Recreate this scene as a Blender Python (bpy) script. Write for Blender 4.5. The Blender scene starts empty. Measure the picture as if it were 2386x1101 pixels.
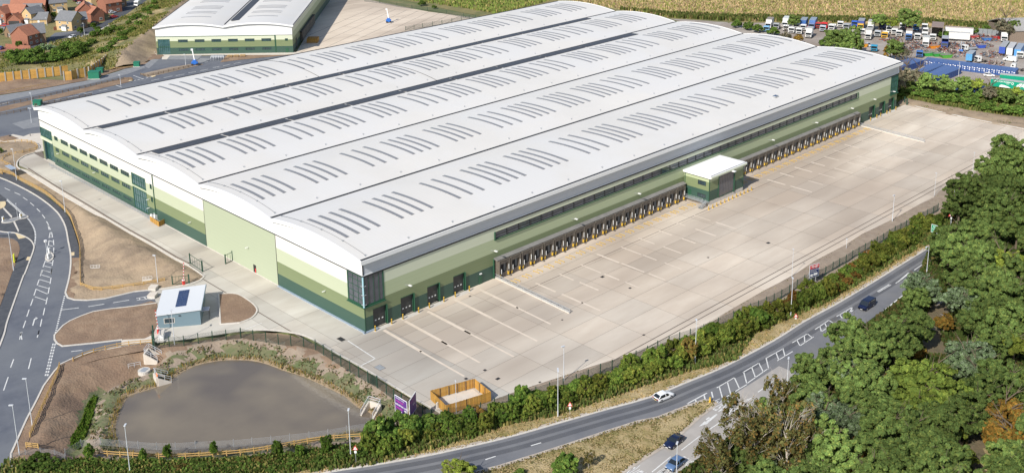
import bpy, bmesh, math, random
import numpy as np
from math import sin, cos, tan, pi, radians, atan2, hypot, sqrt
from mathutils import Vector, Matrix, noise, geometry

random.seed(7)
rng = np.random.default_rng(7)
sc = bpy.context.scene
COL = sc.collection

# ------------------------------------------------------------------ camera
W_, H_ = 2386.0, 1101.0
F_, CX, CY = 2618.6576, 1213.331, 218.3148
YAW, PITCH, ROLL = 0.789879, 0.2714025, -0.00828188
CAM = Vector((-133.02678, -183.27163, 116.37439))
_d = Vector((cos(PITCH)*cos(YAW), cos(PITCH)*sin(YAW), -sin(PITCH)))
_r = _d.cross(Vector((0, 0, 1))).normalized()
_u = _r.cross(_d)
RR = _r*cos(ROLL) + _u*sin(ROLL)
UU = -_r*sin(ROLL) + _u*cos(ROLL)
cd = bpy.data.cameras.new('camera')
cam = bpy.data.objects.new('camera', cd)
COL.objects.link(cam)
m3 = Matrix((RR, UU, -_d)).transposed()
cam.matrix_world = Matrix.Translation(CAM) @ m3.to_4x4()
cd.sensor_fit = 'HORIZONTAL'
cd.sensor_width = 36.0
cd.lens = 36.0*F_/W_
cd.shift_x = (W_/2-CX)/W_
cd.shift_y = (CY-H_/2)/W_
cd.clip_start = 1.0
cd.clip_end = 9000.0
sc.camera = cam

# ------------------------------------------------------------------ light
SUN_AZ, SUN_EL = radians(193.0), radians(38.0)      # direction towards the sun
wd = bpy.data.worlds.new('World')
sc.world = wd
wd.use_nodes = True
nt = wd.node_tree
bg = nt.nodes['Background']
sky = nt.nodes.new('ShaderNodeTexSky')
sky.sky_type = 'NISHITA'
sky.sun_disc = False
sky.sun_elevation = SUN_EL
sky.sun_rotation = (pi/2 - SUN_AZ) % (2*pi)
sky.air_density = 1.0
sky.dust_density = 1.0
nt.links.new(sky.outputs[0], bg.inputs[0])
bg.inputs[1].default_value = 0.105
sl = bpy.data.lights.new('sun', 'SUN')
sl.energy = 4.2
sl.angle = radians(0.53)
sl.color = (1.0, 0.955, 0.88)
so = bpy.data.objects.new('sun', sl)
COL.objects.link(so)
so.rotation_euler = Vector((-cos(SUN_EL)*cos(SUN_AZ), -cos(SUN_EL)*sin(SUN_AZ), -sin(SUN_EL))).to_track_quat('-Z', 'Y').to_euler()
so.location = (0, 0, 200)
sc.view_settings.view_transform = 'Standard'
sc.view_settings.look = 'None'
sc.view_settings.gamma = 1.0
sc.view_settings.use_curve_mapping = False
sc.view_settings.exposure = 0.34

# ------------------------------------------------------------------ site survey: photo pixel -> point on a level
def G(px, py, z=0.0):
    v = _dv(px, py)
    t = (z-CAM.z)/v.z
    p = CAM + v*t
    return Vector((p.x, p.y, z))
def _dv(px, py):
    return _d + RR*((px-CX)/F_) - UU*((py-CY)/F_)
def proj(p):
    v = Vector(p)-CAM
    z = v.dot(_d)
    return CX+F_*v.dot(RR)/z, CY-F_*v.dot(UU)/z
def GP(pts, z=0.0):
    return [G(a, b, z).xy for a, b in pts]
def ZM(f, ox, oy):
    return lambda a, b: (a/f+ox, b/f+oy)

# ------------------------------------------------------------------ materials
MATS = {}
def mat(name, col, rough=0.7, col2=None, scale=1.0, amt=1.0, bump=0.0, bscale=None, metal=0.0,
        col3=None, scale3=0.05, amt3=0.8, obj_tint=False, face_tint=False, spec=0.5, coord='Object', stretch=None,
        trans=0.0, alpha=1.0, lo=0.35, hi=0.65, extra=None):
    if name in MATS:
        return MATS[name]
    m = bpy.data.materials.new(name)
    m.use_nodes = True
    t = m.node_tree
    N, L = t.nodes, t.links
    b = N['Principled BSDF']
    b.inputs['Roughness'].default_value = rough
    b.inputs['Metallic'].default_value = metal
    b.inputs['Specular IOR Level'].default_value = spec
    b.inputs['Alpha'].default_value = alpha
    tc = N.new('ShaderNodeTexCoord')
    vec = tc.outputs[coord]
    if stretch:
        mp = N.new('ShaderNodeMapping')
        mp.inputs['Scale'].default_value = stretch
        if len(stretch) > 3:
            pass
        L.new(vec, mp.inputs[0])
        vec = mp.outputs[0]
    def rgb(c):
        n = N.new('ShaderNodeRGB')
        n.outputs[0].default_value = (*c, 1)
        return n.outputs[0]
    cur = rgb(col)
    def nz(s, l, h, det=6):
        n = N.new('ShaderNodeTexNoise')
        n.inputs['Scale'].default_value = s
        n.inputs['Detail'].default_value = det
        n.inputs['Roughness'].default_value = 0.62
        L.new(vec, n.inputs['Vector'])
        mr = N.new('ShaderNodeMapRange')
        mr.inputs['From Min'].default_value = l
        mr.inputs['From Max'].default_value = h
        L.new(n.outputs['Fac'], mr.inputs['Value'])
        return n, mr
    def mix(fac, a, bb, k=1.0, mode='MIX'):
        x = N.new('ShaderNodeMix')
        x.data_type = 'RGBA'
        x.blend_type = mode
        if fac is None:
            x.inputs[0].default_value = k
        else:
            mu = N.new('ShaderNodeMath')
            mu.operation = 'MULTIPLY'
            mu.inputs[1].default_value = k
            L.new(fac, mu.inputs[0])
            L.new(mu.outputs[0], x.inputs[0])
        L.new(a, x.inputs[6])
        L.new(bb, x.inputs[7])
        return x.outputs[2]
    if col2 is not None:
        n, mr = nz(scale, lo, hi)
        cur = mix(mr.outputs[0], cur, rgb(col2), amt)
    if col3 is not None:
        n, mr = nz(scale3, 0.42, 0.62, 3)
        cur = mix(mr.outputs[0], cur, rgb(col3), amt3)
    if extra:
        cur = extra(t, vec, cur, mix, nz, rgb)
    if face_tint:
        a = N.new('ShaderNodeAttribute')
        a.attribute_name = 'tint'
        cur = mix(None, cur, a.outputs['Color'], 1.0, 'MULTIPLY')
    if obj_tint:
        oi = N.new('ShaderNodeObjectInfo')
        cur = mix(None, cur, oi.outputs['Color'], 1.0, 'MULTIPLY')
    L.new(cur, b.inputs['Base Color'])
    if bump:
        n = N.new('ShaderNodeTexNoise')
        n.inputs['Scale'].default_value = bscale or scale*2
        n.inputs['Detail'].default_value = 5
        L.new(vec, n.inputs['Vector'])
        bp = N.new('ShaderNodeBump')
        bp.inputs['Strength'].default_value = 0.9
        bp.inputs['Distance'].default_value = bump
        L.new(n.outputs['Fac'], bp.inputs['Height'])
        L.new(bp.outputs[0], b.inputs['Normal'])
    if trans:
        tr = N.new('ShaderNodeBsdfTranslucent')
        L.new(cur, tr.inputs[0])
        ms = N.new('ShaderNodeMixShader')
        ms.inputs[0].default_value = trans
        out = N['Material Output']
        L.new(b.outputs[0], ms.inputs[1])
        L.new(tr.outputs[0], ms.inputs[2])
        L.new(ms.outputs[0], out.inputs[0])
    MATS[name] = m
    return m

def seams(period, axis, dark, w=0.04):
    """fine standing seams / sheet joints every `period` metres"""
    def ex(t, vec, cur, mix, nz, rgb):
        N, L = t.nodes, t.links
        tc = N.new('ShaderNodeTexCoord')
        s = N.new('ShaderNodeSeparateXYZ')
        L.new(tc.outputs['Object'], s.inputs[0])
        d = N.new('ShaderNodeMath'); d.operation = 'DIVIDE'; d.inputs[1].default_value = period
        L.new(s.outputs[axis], d.inputs[0])
        f = N.new('ShaderNodeMath'); f.operation = 'FRACT'
        L.new(d.outputs[0], f.inputs[0])
        c = N.new('ShaderNodeMath'); c.operation = 'LESS_THAN'; c.inputs[1].default_value = w/period
        L.new(f.outputs[0], c.inputs[0])
        return mix(c.outputs[0], cur, rgb(dark), 0.7)
    return ex

# ------------------------------------------------------------------ mesh collector
class MB:
    def __init__(s):
        s.v = []; s.f = []; s.m = []; s.cur = 0
    def mat(s, i):
        s.cur = i
        return s
    def face(s, pts):
        n = len(s.v)
        s.v += [tuple(p) for p in pts]
        s.f.append(tuple(range(n, n+len(pts)))); s.m.append(s.cur)
        return s
    def box(s, x0, x1, y0, y1, z0, z1):
        return s.hexa([(x0, y0, z0), (x1, y0, z0), (x1, y1, z0), (x0, y1, z0), (x0, y0, z1), (x1, y0, z1), (x1, y1, z1), (x0, y1, z1)])
    def hexa(s, c):
        n = len(s.v)
        s.v += [tuple(p) for p in c]
        for f in ((0, 3, 2, 1), (4, 5, 6, 7), (0, 1, 5, 4), (1, 2, 6, 5), (2, 3, 7, 6), (3, 0, 4, 7)):
            s.f.append(tuple(n+i for i in f)); s.m.append(s.cur)
        return s
    def bar(s, p, q, w=0.1, h=None, up=(0, 0, 1)):
        p = Vector(p); q = Vector(q); h = h or w
        d = (q-p).normalized(); u = Vector(up)
        if abs(d.dot(u)) > 0.98: u = Vector((1, 0, 0))
        a = d.cross(u).normalized()*(w/2); b = a.cross(d).normalized()*(h/2)
        return s.hexa([p-a-b, q-a-b, q+a-b, p+a-b, p-a+b, q-a+b, q+a+b, p+a+b])
    def tube(s, p, q, r=0.05, n=6, r2=None, caps=True):
        p = Vector(p); q = Vector(q); d = (q-p).normalized(); r2 = r if r2 is None else r2
        u = Vector((0, 0, 1)) if abs(d.z) < 0.95 else Vector((1, 0, 0))
        a = d.cross(u).normalized(); b = a.cross(d)
        k = len(s.v)
        for P, R in ((p, r), (q, r2)):
            for i in range(n):
                t = 2*pi*i/n
                s.v.append(tuple(P+a*R*cos(t)+b*R*sin(t)))
        for i in range(n):
            j = (i+1) % n
            s.f.append((k+i, k+j, k+n+j, k+n+i)); s.m.append(s.cur)
        if caps:
            s.f.append(tuple(k+i for i in reversed(range(n)))); s.m.append(s.cur)
            s.f.append(tuple(k+n+i for i in range(n))); s.m.append(s.cur)
        return s
    def prism(s, poly, z0, z1):
        n = len(poly); k = len(s.v)
        s.v += [(p[0], p[1], z0) for p in poly] + [(p[0], p[1], z1) for p in poly]
        s.f.append(tuple(k+i for i in reversed(range(n)))); s.m.append(s.cur)
        s.f.append(tuple(k+n+i for i in range(n))); s.m.append(s.cur)
        for i in range(n):
            j = (i+1) % n
            s.f.append((k+i, k+j, k+n+j, k+n+i)); s.m.append(s.cur)
        return s
    def prismx(s, poly, x0, x1):
        """poly in (y,z), extruded along x"""
        n = len(poly); k = len(s.v)
        s.v += [(x0, p[0], p[1]) for p in poly] + [(x1, p[0], p[1]) for p in poly]
        s.f.append(tuple(k+i for i in reversed(range(n)))); s.m.append(s.cur)
        s.f.append(tuple(k+n+i for i in range(n))); s.m.append(s.cur)
        for i in range(n):
            j = (i+1) % n
            s.f.append((k+i, k+j, k+n+j, k+n+i)); s.m.append(s.cur)
        return s
    def prismy(s, poly, y0, y1):
        """poly in (x,z), extruded along y"""
        n = len(poly); k = len(s.v)
        s.v += [(p[0], y0, p[1]) for p in poly] + [(p[0], y1, p[1]) for p in poly]
        s.f.append(tuple(k+i for i in range(n))); s.m.append(s.cur)
        s.f.append(tuple(k+n+i for i in reversed(range(n)))); s.m.append(s.cur)
        for i in range(n):
            j = (i+1) % n
            s.f.append((k+j, k+i, k+n+i, k+n+j)); s.m.append(s.cur)
        return s
    def mesh(s, name, mats, smooth=False):
        me = bpy.data.meshes.new(name)
        me.from_pydata(s.v, [], s.f)
        if not isinstance(mats, (list, tuple)): mats = [mats]
        for m in mats: me.materials.append(m)
        if len(mats) > 1: me.polygons.foreach_set('material_index', s.m)
        if smooth: me.polygons.foreach_set('use_smooth', [True]*len(s.f))
        me.update()
        return me
    def build(s, name, mats, parent=None, smooth=False, loc=None, **kw):
        o = bpy.data.objects.new(name, s.mesh(name, mats, smooth))
        COL.objects.link(o)
        if parent: o.parent = parent
        if loc is not None: o.location = loc
        for k, v in kw.items(): o[k] = v
        return o

def inst(name, me, parent=None, loc=(0, 0, 0), rz=0.0, scale=None, **kw):
    o = bpy.data.objects.new(name, me)
    COL.objects.link(o)
    if parent: o.parent = parent
    o.location = loc
    o.rotation_euler = (0, 0, rz)
    if scale: o.scale = scale
    for k, v in kw.items(): o[k] = v
    return o
def thing(name, label, cat, loc=(0, 0, 0), rz=0.0, group=None):
    o = bpy.data.objects.new(name, None)
    o.empty_display_size = 0.5
    COL.objects.link(o)
    o.location = loc
    o.rotation_euler = (0, 0, rz)
    o['label'] = label; o['category'] = cat
    if group: o['group'] = group
    return o
def tag(o, label, cat, group=None):
    o['label'] = label; o['category'] = cat
    if group: o['group'] = group
    return o
def copy_tree(o, parent=None):
    c = o.copy()
    COL.objects.link(c)
    c.parent = parent
    for ch in list(o.children): copy_tree(ch, c)
    return c
def place(proto, used, loc, rz, label, group=None, scale=None):
    """first call moves the prototype itself, later calls copy it with all its parts"""
    o = proto if not used else copy_tree(proto)
    o.location = loc
    o.rotation_euler = (0, 0, rz)
    if scale: o.scale = (scale, scale, scale)
    o['label'] = label
    if group: o['group'] = group
    return o

# ------------------------------------------------------------------ polygons and terrain
def inpoly(poly, X, Y):
    X = np.asarray(X, float); Y = np.asarray(Y, float)
    r = np.zeros(X.shape, bool)
    n = len(poly)
    for i in range(n):
        x0, y0 = poly[i][0], poly[i][1]
        x1, y1 = poly[(i+1) % n][0], poly[(i+1) % n][1]
        c = ((y0 > Y) != (y1 > Y))
        with np.errstate(divide='ignore', invalid='ignore'):
            xi = (x1-x0)*(Y-y0)/((y1-y0) if y1 != y0 else 1e-9)+x0
        r ^= c & (X < xi)
    return r
def dline(line, X, Y, closed=False):
    """unsigned distance to a polyline, and sign of the side of the nearest piece"""
    X = np.asarray(X, float); Y = np.asarray(Y, float)
    D = np.full(X.shape, 1e9); S = np.zeros(X.shape)
    n = len(line)
    for i in range(n if closed else n-1):
        ax, ay = line[i][0], line[i][1]
        bx, by = line[(i+1) % n][0], line[(i+1) % n][1]
        dx, dy = bx-ax, by-ay
        t = np.clip(((X-ax)*dx+(Y-ay)*dy)/(dx*dx+dy*dy+1e-9), 0, 1)
        d = np.hypot(X-ax-t*dx, Y-ay-t*dy)
        s = dx*(Y-ay)-dy*(X-ax)
        k = d < D
        D = np.where(k, d, D); S = np.where(k, s, S)
    return D, S
def smooth_line(pts, n=6, closed=False):
    """Catmull-Rom through the points"""
    P = [Vector((p[0], p[1])) for p in pts]
    out = []
    N = len(P)
    for i in range(N if closed else N-1):
        if closed: a, b, c, d = P[i-1], P[i], P[(i+1) % N], P[(i+2) % N]
        else: a, b, c, d = P[max(i-1, 0)], P[i], P[i+1], P[min(i+2, N-1)]
        for k in range(n):
            t = k/n
            out.append(0.5*((2*b)+(c-a)*t+(2*a-5*b+4*c-d)*t*t+(3*b-a-3*c+d)*t**3))
    if not closed: out.append(P[-1])
    return out
def along(line, step, start=0.0):
    """points (p, direction) every `step` metres along a polyline"""
    L = [Vector((p[0], p[1])) for p in line]
    out = []; pos = start; acc = 0.0
    for i in range(len(L)-1):
        d = L[i+1]-L[i]; l = d.length
        if l < 1e-6: continue
        while pos <= acc+l+1e-6:
            out.append((L[i]+d*((pos-acc)/l), d/l)); pos += step
        acc += l
    return out
def offset(line, w):
    L = [Vector((p[0], p[1])) for p in line]
    out = []
    for i in range(len(L)):
        a = L[max(i-1, 0)]; b = L[min(i+1, len(L)-1)]
        d = (b-a).normalized()
        out.append(L[i]+Vector((-d.y, d.x))*w)
    return out
def fbm(x, y, s, o=0.0):
    return noise.fractal(Vector((x*s+o, y*s-o, o)), 0.9, 2.1, 4)
def sheet(name, poly, m, z=0.0, res=None, hfun=None, relief=0.0, rscale=0.35, fade=2.0, holes=(), kind='structure', skirt=0.0):
    """one sheet with a crisp outline, gridded inside when it has relief"""
    poly = [Vector((p[0], p[1])) for p in poly]
    verts = list(poly); nb = len(poly)
    edges = [(i, (i+1) % nb) for i in range(nb)]
    if res:
        # densify the outline
        dv = []
        for i in range(nb):
            a, b = poly[i], poly[(i+1) % nb]
            k = max(1, int((b-a).length/res))
            dv += [a+(b-a)*(j/k) for j in range(k)]
        verts = list(dv); nb = len(dv)
        edges = [(i, (i+1) % nb) for i in range(nb)]
        xs = [p.x for p in poly]; ys = [p.y for p in poly]
        gx = np.arange(min(xs), max(xs), res); gy = np.arange(min(ys), max(ys), res)
        X, Y = np.meshgrid(gx, gy)
        X = X.ravel()+rng.uniform(-.2, .2, X.size)*res; Y = Y.ravel()+rng.uniform(-.2, .2, Y.size)*res
        k = inpoly(poly, X, Y)
        X, Y = X[k], Y[k]
        D, _ = dline(dv, X, Y, True)
        k = D > res*0.45
        verts += [Vector((a, b)) for a, b in zip(X[k], Y[k])]
    r = geometry.delaunay_2d_cdt(verts, edges, [], 0, 1e-4)
    V, Fc = r[0], r[2]
    VX = np.array([v.x for v in V]); VY = np.array([v.y for v in V])
    tri = [f for f in Fc]
    cx = np.array([sum(VX[i] for i in f)/len(f) for f in tri]); cy = np.array([sum(VY[i] for i in f)/len(f) for f in tri])
    keep = inpoly(poly, cx, cy)
    for h in holes: keep &= ~inpoly(h, cx, cy)
    Z = np.full(VX.shape, float(z))
    if hfun is not None: Z = Z + hfun(VX, VY)
    if relief:
        D, _ = dline(poly, VX, VY, True)
        for h in holes:
            D2, _ = dline(h, VX, VY, True); D = np.minimum(D, D2)
        fd = np.clip(D/fade, 0, 1)
        Z = Z + fd*relief*np.array([0.6+1.0*fbm(a, b, rscale) for a, b in zip(VX, VY)])
    me = bpy.data.meshes.new(name)
    faces = []
    for f, kk in zip(tri, keep):
        if not kk: continue
        a, b, c = f[0], f[1], f[2]
        if (VX[b]-VX[a])*(VY[c]-VY[a])-(VY[b]-VY[a])*(VX[c]-VX[a]) < 0: f = f[::-1]
        faces.append(tuple(f))
    vv = list(zip(VX.tolist(), VY.tolist(), Z.tolist()))
    if skirt:
        k = len(vv)
        area = sum(poly[i].x*poly[(i+1) % len(poly)].y-poly[(i+1) % len(poly)].x*poly[i].y for i in range(len(poly)))
        bz = z
        n2 = len(poly)
        vv += [(p.x, p.y, z) for p in poly]+[(p.x, p.y, z-skirt) for p in poly]
        for i in range(n2):
            j = (i+1) % n2
            q = (k+i, k+n2+i, k+n2+j, k+j)
            faces.append(q if area > 0 else q[::-1])
    me.from_pydata(vv, [], faces)
    me.materials.append(m)
    if res: me.polygons.foreach_set('use_smooth', [True]*len(me.polygons))
    me.update()
    o = bpy.data.objects.new(name, me)
    COL.objects.link(o)
    if kind: o['kind'] = kind
    return o
def ribbon(name, line, w, m, z0, z1=None, closed=False, kind='structure', parent=None):
    """strip of width w along a line; with z1 a solid kerb from z0 up to z1"""
    L = [Vector((p[0], p[1])) for p in line]
    n = len(L); mb = MB(); A = []; B = []
    for i in range(n):
        if closed: a, b = L[i-1], L[(i+1) % n]
        else: a, b = L[max(i-1, 0)], L[min(i+1, n-1)]
        d = (b-a).normalized(); q = Vector((-d.y, d.x))*(w/2)
        A.append(L[i]+q); B.append(L[i]-q)
    top = z1 if z1 is not None else z0
    for i in range(n if closed else n-1):
        j = (i+1) % n
        mb.face([(B[i].x, B[i].y, top), (B[j].x, B[j].y, top), (A[j].x, A[j].y, top), (A[i].x, A[i].y, top)])
        if z1 is not None:
            mb.face([(B[i].x, B[i].y, z0), (B[j].x, B[j].y, z0), (B[j].x, B[j].y, z1), (B[i].x, B[i].y, z1)])
            mb.face([(A[j].x, A[j].y, z0), (A[i].x, A[i].y, z0), (A[i].x, A[i].y, z1), (A[j].x, A[j].y, z1)])
    kw = {'kind': kind} if kind else {}
    return mb.build(name, m, parent, **kw)
def clip_convex(subject, clip):
    """Sutherland-Hodgman; clip is convex, counter-clockwise"""
    out = [Vector((p[0], p[1])) for p in subject]
    n = len(clip)
    for i in range(n):
        a = Vector((clip[i][0], clip[i][1])); b = Vector((clip[(i+1) % n][0], clip[(i+1) % n][1]))
        e = b-a
        inp, out = out, []
        if not inp: return []
        for k in range(len(inp)):
            p, q = inp[k-1], inp[k]
            sp = e.x*(p.y-a.y)-e.y*(p.x-a.x); sq = e.x*(q.y-a.y)-e.y*(q.x-a.x)
            if (sp >= 0) != (sq >= 0):
                t = sp/(sp-sq); out.append(p+(q-p)*t)
            if sq >= 0: out.append(q)
    return out
# ------------------------------------------------------------------ surfaces
M = dict(
 ground=mat('ground_mix', (.13, .14, .055), .95, (.22, .19, .09), .25, 1, bump=.25, bscale=1.2, col3=(.09, .13, .04)),
 soil=mat('brown_soil', (.235, .155, .10), .95, (.30, .21, .14), .35, 1, bump=.22, bscale=2.2, col3=(.19, .125, .085), scale3=.09),
 soil_light=mat('pale_soil', (.345, .26, .175), .95, (.22, .165, .115), .3, 1, bump=.25, bscale=1.8, col3=(.41, .31, .205), scale3=.06),
 soil_grey=mat('grey_soil', (.26, .20, .15), .95, (.33, .265, .20), .4, 1, bump=.2, bscale=2.5),
 asphalt=mat('road_asphalt', (.095, .105, .13), .88, (.13, .14, .165), .3, 1, bump=.01, bscale=30, col3=(.16, .17, .185), scale3=.035, amt3=.7),
 asphalt_dark=mat('new_asphalt', (.055, .06, .072), .85, (.085, .09, .10), .6, 1, bump=.01, bscale=30),
 asphalt_grey=mat('grey_block_paving', (.20, .21, .225), .9, (.25, .255, .265), .5, 1, extra=seams(2.4, 0, (.16, .165, .175), .08)),
 asphalt_old=mat('worn_road', (.135, .14, .155), .85, (.175, .178, .19), .16, 1, col3=(.22, .215, .21), scale3=.05, amt3=.5),
 concrete_road=mat('worn_pale_road', (.36, .335, .31), .9, (.42, .39, .36), .2, 1, col3=(.31, .295, .28), scale3=.08),
 kerb=mat('kerb_concrete', (.62, .58, .52), .85, (.50, .47, .43), 1.5, 1),
 paint=mat('road_paint', (.73, .73, .71), .7, (.45, .45, .44), 2.0, .7),
 paint_worn=mat('worn_bay_paint', (.66, .57, .475), .85, (.60, .515, .42), .6, 1, lo=.4, hi=.6),
 yellow=mat('yellow_paint', (.66, .42, .05), .55),
 footway=mat('footway_concrete', (.56, .50, .43), .9, (.62, .57, .50), .5, 1, bump=.01, bscale=8),
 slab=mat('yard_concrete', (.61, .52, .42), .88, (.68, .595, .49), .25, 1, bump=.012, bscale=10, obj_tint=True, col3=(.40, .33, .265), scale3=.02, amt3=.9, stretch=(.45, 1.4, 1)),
 joint=mat('slab_joint', (.17, .14, .115), .95),
 grass_dry=mat('dry_verge_grass', (.40, .29, .14), .95, (.20, .175, .06), .5, 1, bump=.3, bscale=2.5, col3=(.46, .36, .20), scale3=.15),
 grass=mat('rough_grass_base', (.12, .13, .045), .95, (.19, .17, .065), .3, 1, bump=.35, bscale=1.5, col3=(.26, .21, .09), scale3=.07),
 field=mat('maize_field_ground', (.55, .43, .26), .95, (.30, .29, .09), .6, 1, bump=.5, bscale=1.2, col3=(.27, .29, .08), scale3=.02, amt3=.6),
 scrap=mat('scrapyard_hardcore', (.42, .38, .34), .95, (.30, .26, .225), .12, 1, bump=.08, bscale=2, col3=(.25, .20, .16), scale3=.05),
 water=mat('pond_water', (.165, .135, .10), .06, (.25, .205, .14), .02, 1, bump=.012, bscale=1.3, spec=.9, col3=(.10,.082,.07), scale3=.035, amt3=.7),
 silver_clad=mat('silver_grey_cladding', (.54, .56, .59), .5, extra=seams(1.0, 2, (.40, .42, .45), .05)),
 white_clad=mat('white_cladding', (.80, .80, .79), .5, extra=seams(1.0, 2, (.70, .70, .69), .05)),
 panel_clad=mat('centre_panel_cladding', (.385, .43, .305), .5, extra=seams(1.0, 2, (.34, .38, .265), .05)),
 pale_clad=mat('gable_pale_green_cladding', (.45, .49, .35), .5, extra=seams(1.0, 2, (.43, .47, .31), .05)),
 off_clad=mat('offwhite_cladding', (.71, .685, .64), .5, extra=seams(1.0, 2, (.64, .63, .59), .05)),
 cream_clad=mat('pale_green_cladding', (.585, .615, .47), .5, extra=seams(1.0, 2, (.54, .60, .42), .05)),
 light_clad=mat('light_green_cladding', (.41, .465, .29), .5, extra=seams(1.0, 2, (.34, .39, .235), .05)),
 mid_clad=mat('mid_green_cladding', (.185, .225, .115), .5, extra=seams(1.0, 2, (.14, .20, .07), .05)),
 dark_clad=mat('dark_green_cladding', (.04, .088, .066), .5, extra=seams(1.0, 2, (.032, .075, .05), .05)),
 green_trim=mat('dark_green_trim', (.02, .075, .04), .45),
 roof=mat('roof_sheet', (.69, .66, .615), .6, (.635, .61, .57), .03, 1, extra=seams(1.0, 0, (.60, .585, .56), .07), col3=(.665, .65, .63), scale3=.04),
 roof_edge=mat('white_flashing', (.84, .84, .84), .5),
 track=mat('tyre_polish', (.055, .06, .075), .7, (.09, .095, .11), .3, 1, alpha=.28),
 edge=mat('gritty_road_edge', (.50, .44, .37), .95, (.36, .31, .26), .7, 1),
 post_grey=mat('concrete_fence_post', (.38, .36, .32), .9),
 gutter=mat('gutter_black', (.02, .021, .025), .6),
 skylight=mat('grp_rooflight', (.19, .19, .20), .4, (.25, .25, .26), 2.5, 1),
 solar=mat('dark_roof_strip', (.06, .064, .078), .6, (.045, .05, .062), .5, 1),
 glass=mat('dark_glass', (.03, .045, .055), .08, (.05, .09, .10), .8, .8, spec=.9),
 glass_teal=mat('teal_glass', (.03, .085, .095), .1, (.08, .16, .17), .5, .8, spec=.9),
 glass_grey=mat('grey_glass', (.055, .065, .08), .15, (.09, .10, .12), .6, .9, spec=.8),
 frame_green=mat('green_frame', (.025, .09, .05), .45),
 door_dark=mat('charcoal_door', (.045, .047, .047), .5, extra=seams(.6, 2, (.025, .025, .025), .05)),
 dock_pad=mat('taupe_dock_shelter', (.10, .083, .066), .8, (.14, .118, .096), 1.2, 1),
 dock_trim=mat('pale_dock_trim', (.14, .122, .10), .7),
 black=mat('black_rubber', (.018, .018, .02), .7),
 steel=mat('galvanised_steel', (.50, .52, .54), .4, (.42, .44, .46), 3, 1, metal=.4),
 steel_pale=mat('pale_lamp_grey', (.56, .58, .61), .45),
 white=mat('white_paint', (.80, .80, .79), .4),
 red=mat('red_paint', (.62, .04, .035), .4),
 orange=mat('orange_plastic', (.8, .2, .04), .45),
 blue=mat('blue_paint', (.03, .16, .55), .4),
 wood=mat('new_timber', (.50, .285, .055), .75, (.40, .21, .04), 1.2, 1, obj_tint=True),
 wood_rail=mat('yellow_timber_rail', (.52, .34, .13), .8, (.44, .28, .10), 2, 1),
 wood_dark=mat('weathered_timber', (.20, .135, .075), .85, (.15, .10, .06), 2, 1),
 fence_green=mat('fence_green', (.02, .07, .045), .5),
 wire=mat('green_wire_mesh', (.035, .06, .045), .6),
 wire_grey=mat('galvanised_wire', (.36, .37, .38), .5),
 cabinet=mat('green_cabinet', (.015, .17, .10), .5),
 block_blue=mat('blue_container_paint', (.035, .085, .25), .5, (.05, .11, .30), .4, 1, extra=seams(.3, 0, (.025, .075, .27), .1)),
 brick=mat('red_brick', (.33, .14, .09), .85, (.26, .11, .07), 1.5, 1, extra=seams(.5, 2, (.31, .11, .06), .06)),
 brick_brown=mat('brown_brick', (.25, .165, .10), .85, (.20, .125, .075), 1.5, 1, extra=seams(.5, 2, (.18, .115, .07), .06)),
 brick_buff=mat('buff_brick', (.58, .42, .22), .85, (.52, .36, .18), 1.5, 1, extra=seams(.5, 2, (.46, .33, .17), .06)),
 tile_red=mat('orange_roof_tiles', (.40, .175, .105), .8, (.31, .135, .085), .8, 1, extra=seams(.4, 2, (.33, .10, .05), .1)),
 tile_grey=mat('grey_roof_tiles', (.16, .165, .175), .75, (.20, .205, .215), .8, 1, extra=seams(.4, 2, (.10, .10, .11), .1)),
 render_white=mat('white_upvc', (.78, .78, .76), .5),
 hut_blue=mat('blue_grey_panel', (.155, .225, .265), .5),
 hut_roof=mat('hut_roof_white', (.62, .64, .66), .4),
 pv=mat('blue_solar_panel', (.018, .042, .12), .3, extra=seams(1.0, 1, (.2, .25, .33), .05)),
 tactile=mat('buff_tactile_paving', (.62, .50, .31), .9),
 bark=mat('bark', (.16, .12, .085), .95, (.10, .075, .05), 3, 1),
 bark_pale=mat('birch_bark', (.52, .47, .40), .9, (.35, .3, .25), 2, 1),
 leaf=mat('foliage', (1, 1, 1), .95, face_tint=True, obj_tint=True, trans=.42, spec=.04),
 car_paint=mat('car_paint', (1, 1, 1), .28, obj_tint=True, spec=.6),
 car_glass=mat('car_glass', (.015, .02, .025), .06, spec=.9),
 tyre=mat('tyre', (.02, .02, .022), .8),
 rim=mat('alloy_rim', (.45, .46, .48), .3, metal=.6),
 lamp_clear=mat('clear_lamp', (.75, .77, .80), .15),
 lamp_red=mat('red_lamp', (.45, .02, .02), .3),
 panel_tint=mat('painted_panel', (1, 1, 1), .55, (.82, .82, .80), .9, 1, obj_tint=True),
 purple=mat('purple_board', (.055, .03, .19), .5, (.16, .04, .26), .25, .8),
 magenta=mat('magenta_ink', (.55, .07, .34), .5),
 navy=mat('navy_board', (.02, .035, .12), .5),
 sign_green=mat('sign_green', (.01, .26, .13), .45),
 trailer_green=mat('trailer_green', (.0, .30, .18), .5),
 scrap_mix=mat('scrap_metal', (.30, .27, .25), .7, (.10, .09, .085), .8, 1, obj_tint=True),
)
# ------------------------------------------------------------------ survey lines
Z0 = ZM(3.9317, 0, 0); ZB = ZM(3.9317, 0, 220); ZC = ZM(3.67, 0, 480); ZD = ZM(3.2283, 0, 760)
ZE = ZM(3.2283, 560, 760); ZF = ZM(3.2286, 1100, 760); ZG_ = ZM(3.2376, 1700, 460); ZH = ZM(3.44, 1700, 160)
ZI = ZM(5.507, 0, 240); ZJ = ZM(6.475, 200, 90); ZK = ZM(5.506, 0, 440)

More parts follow.
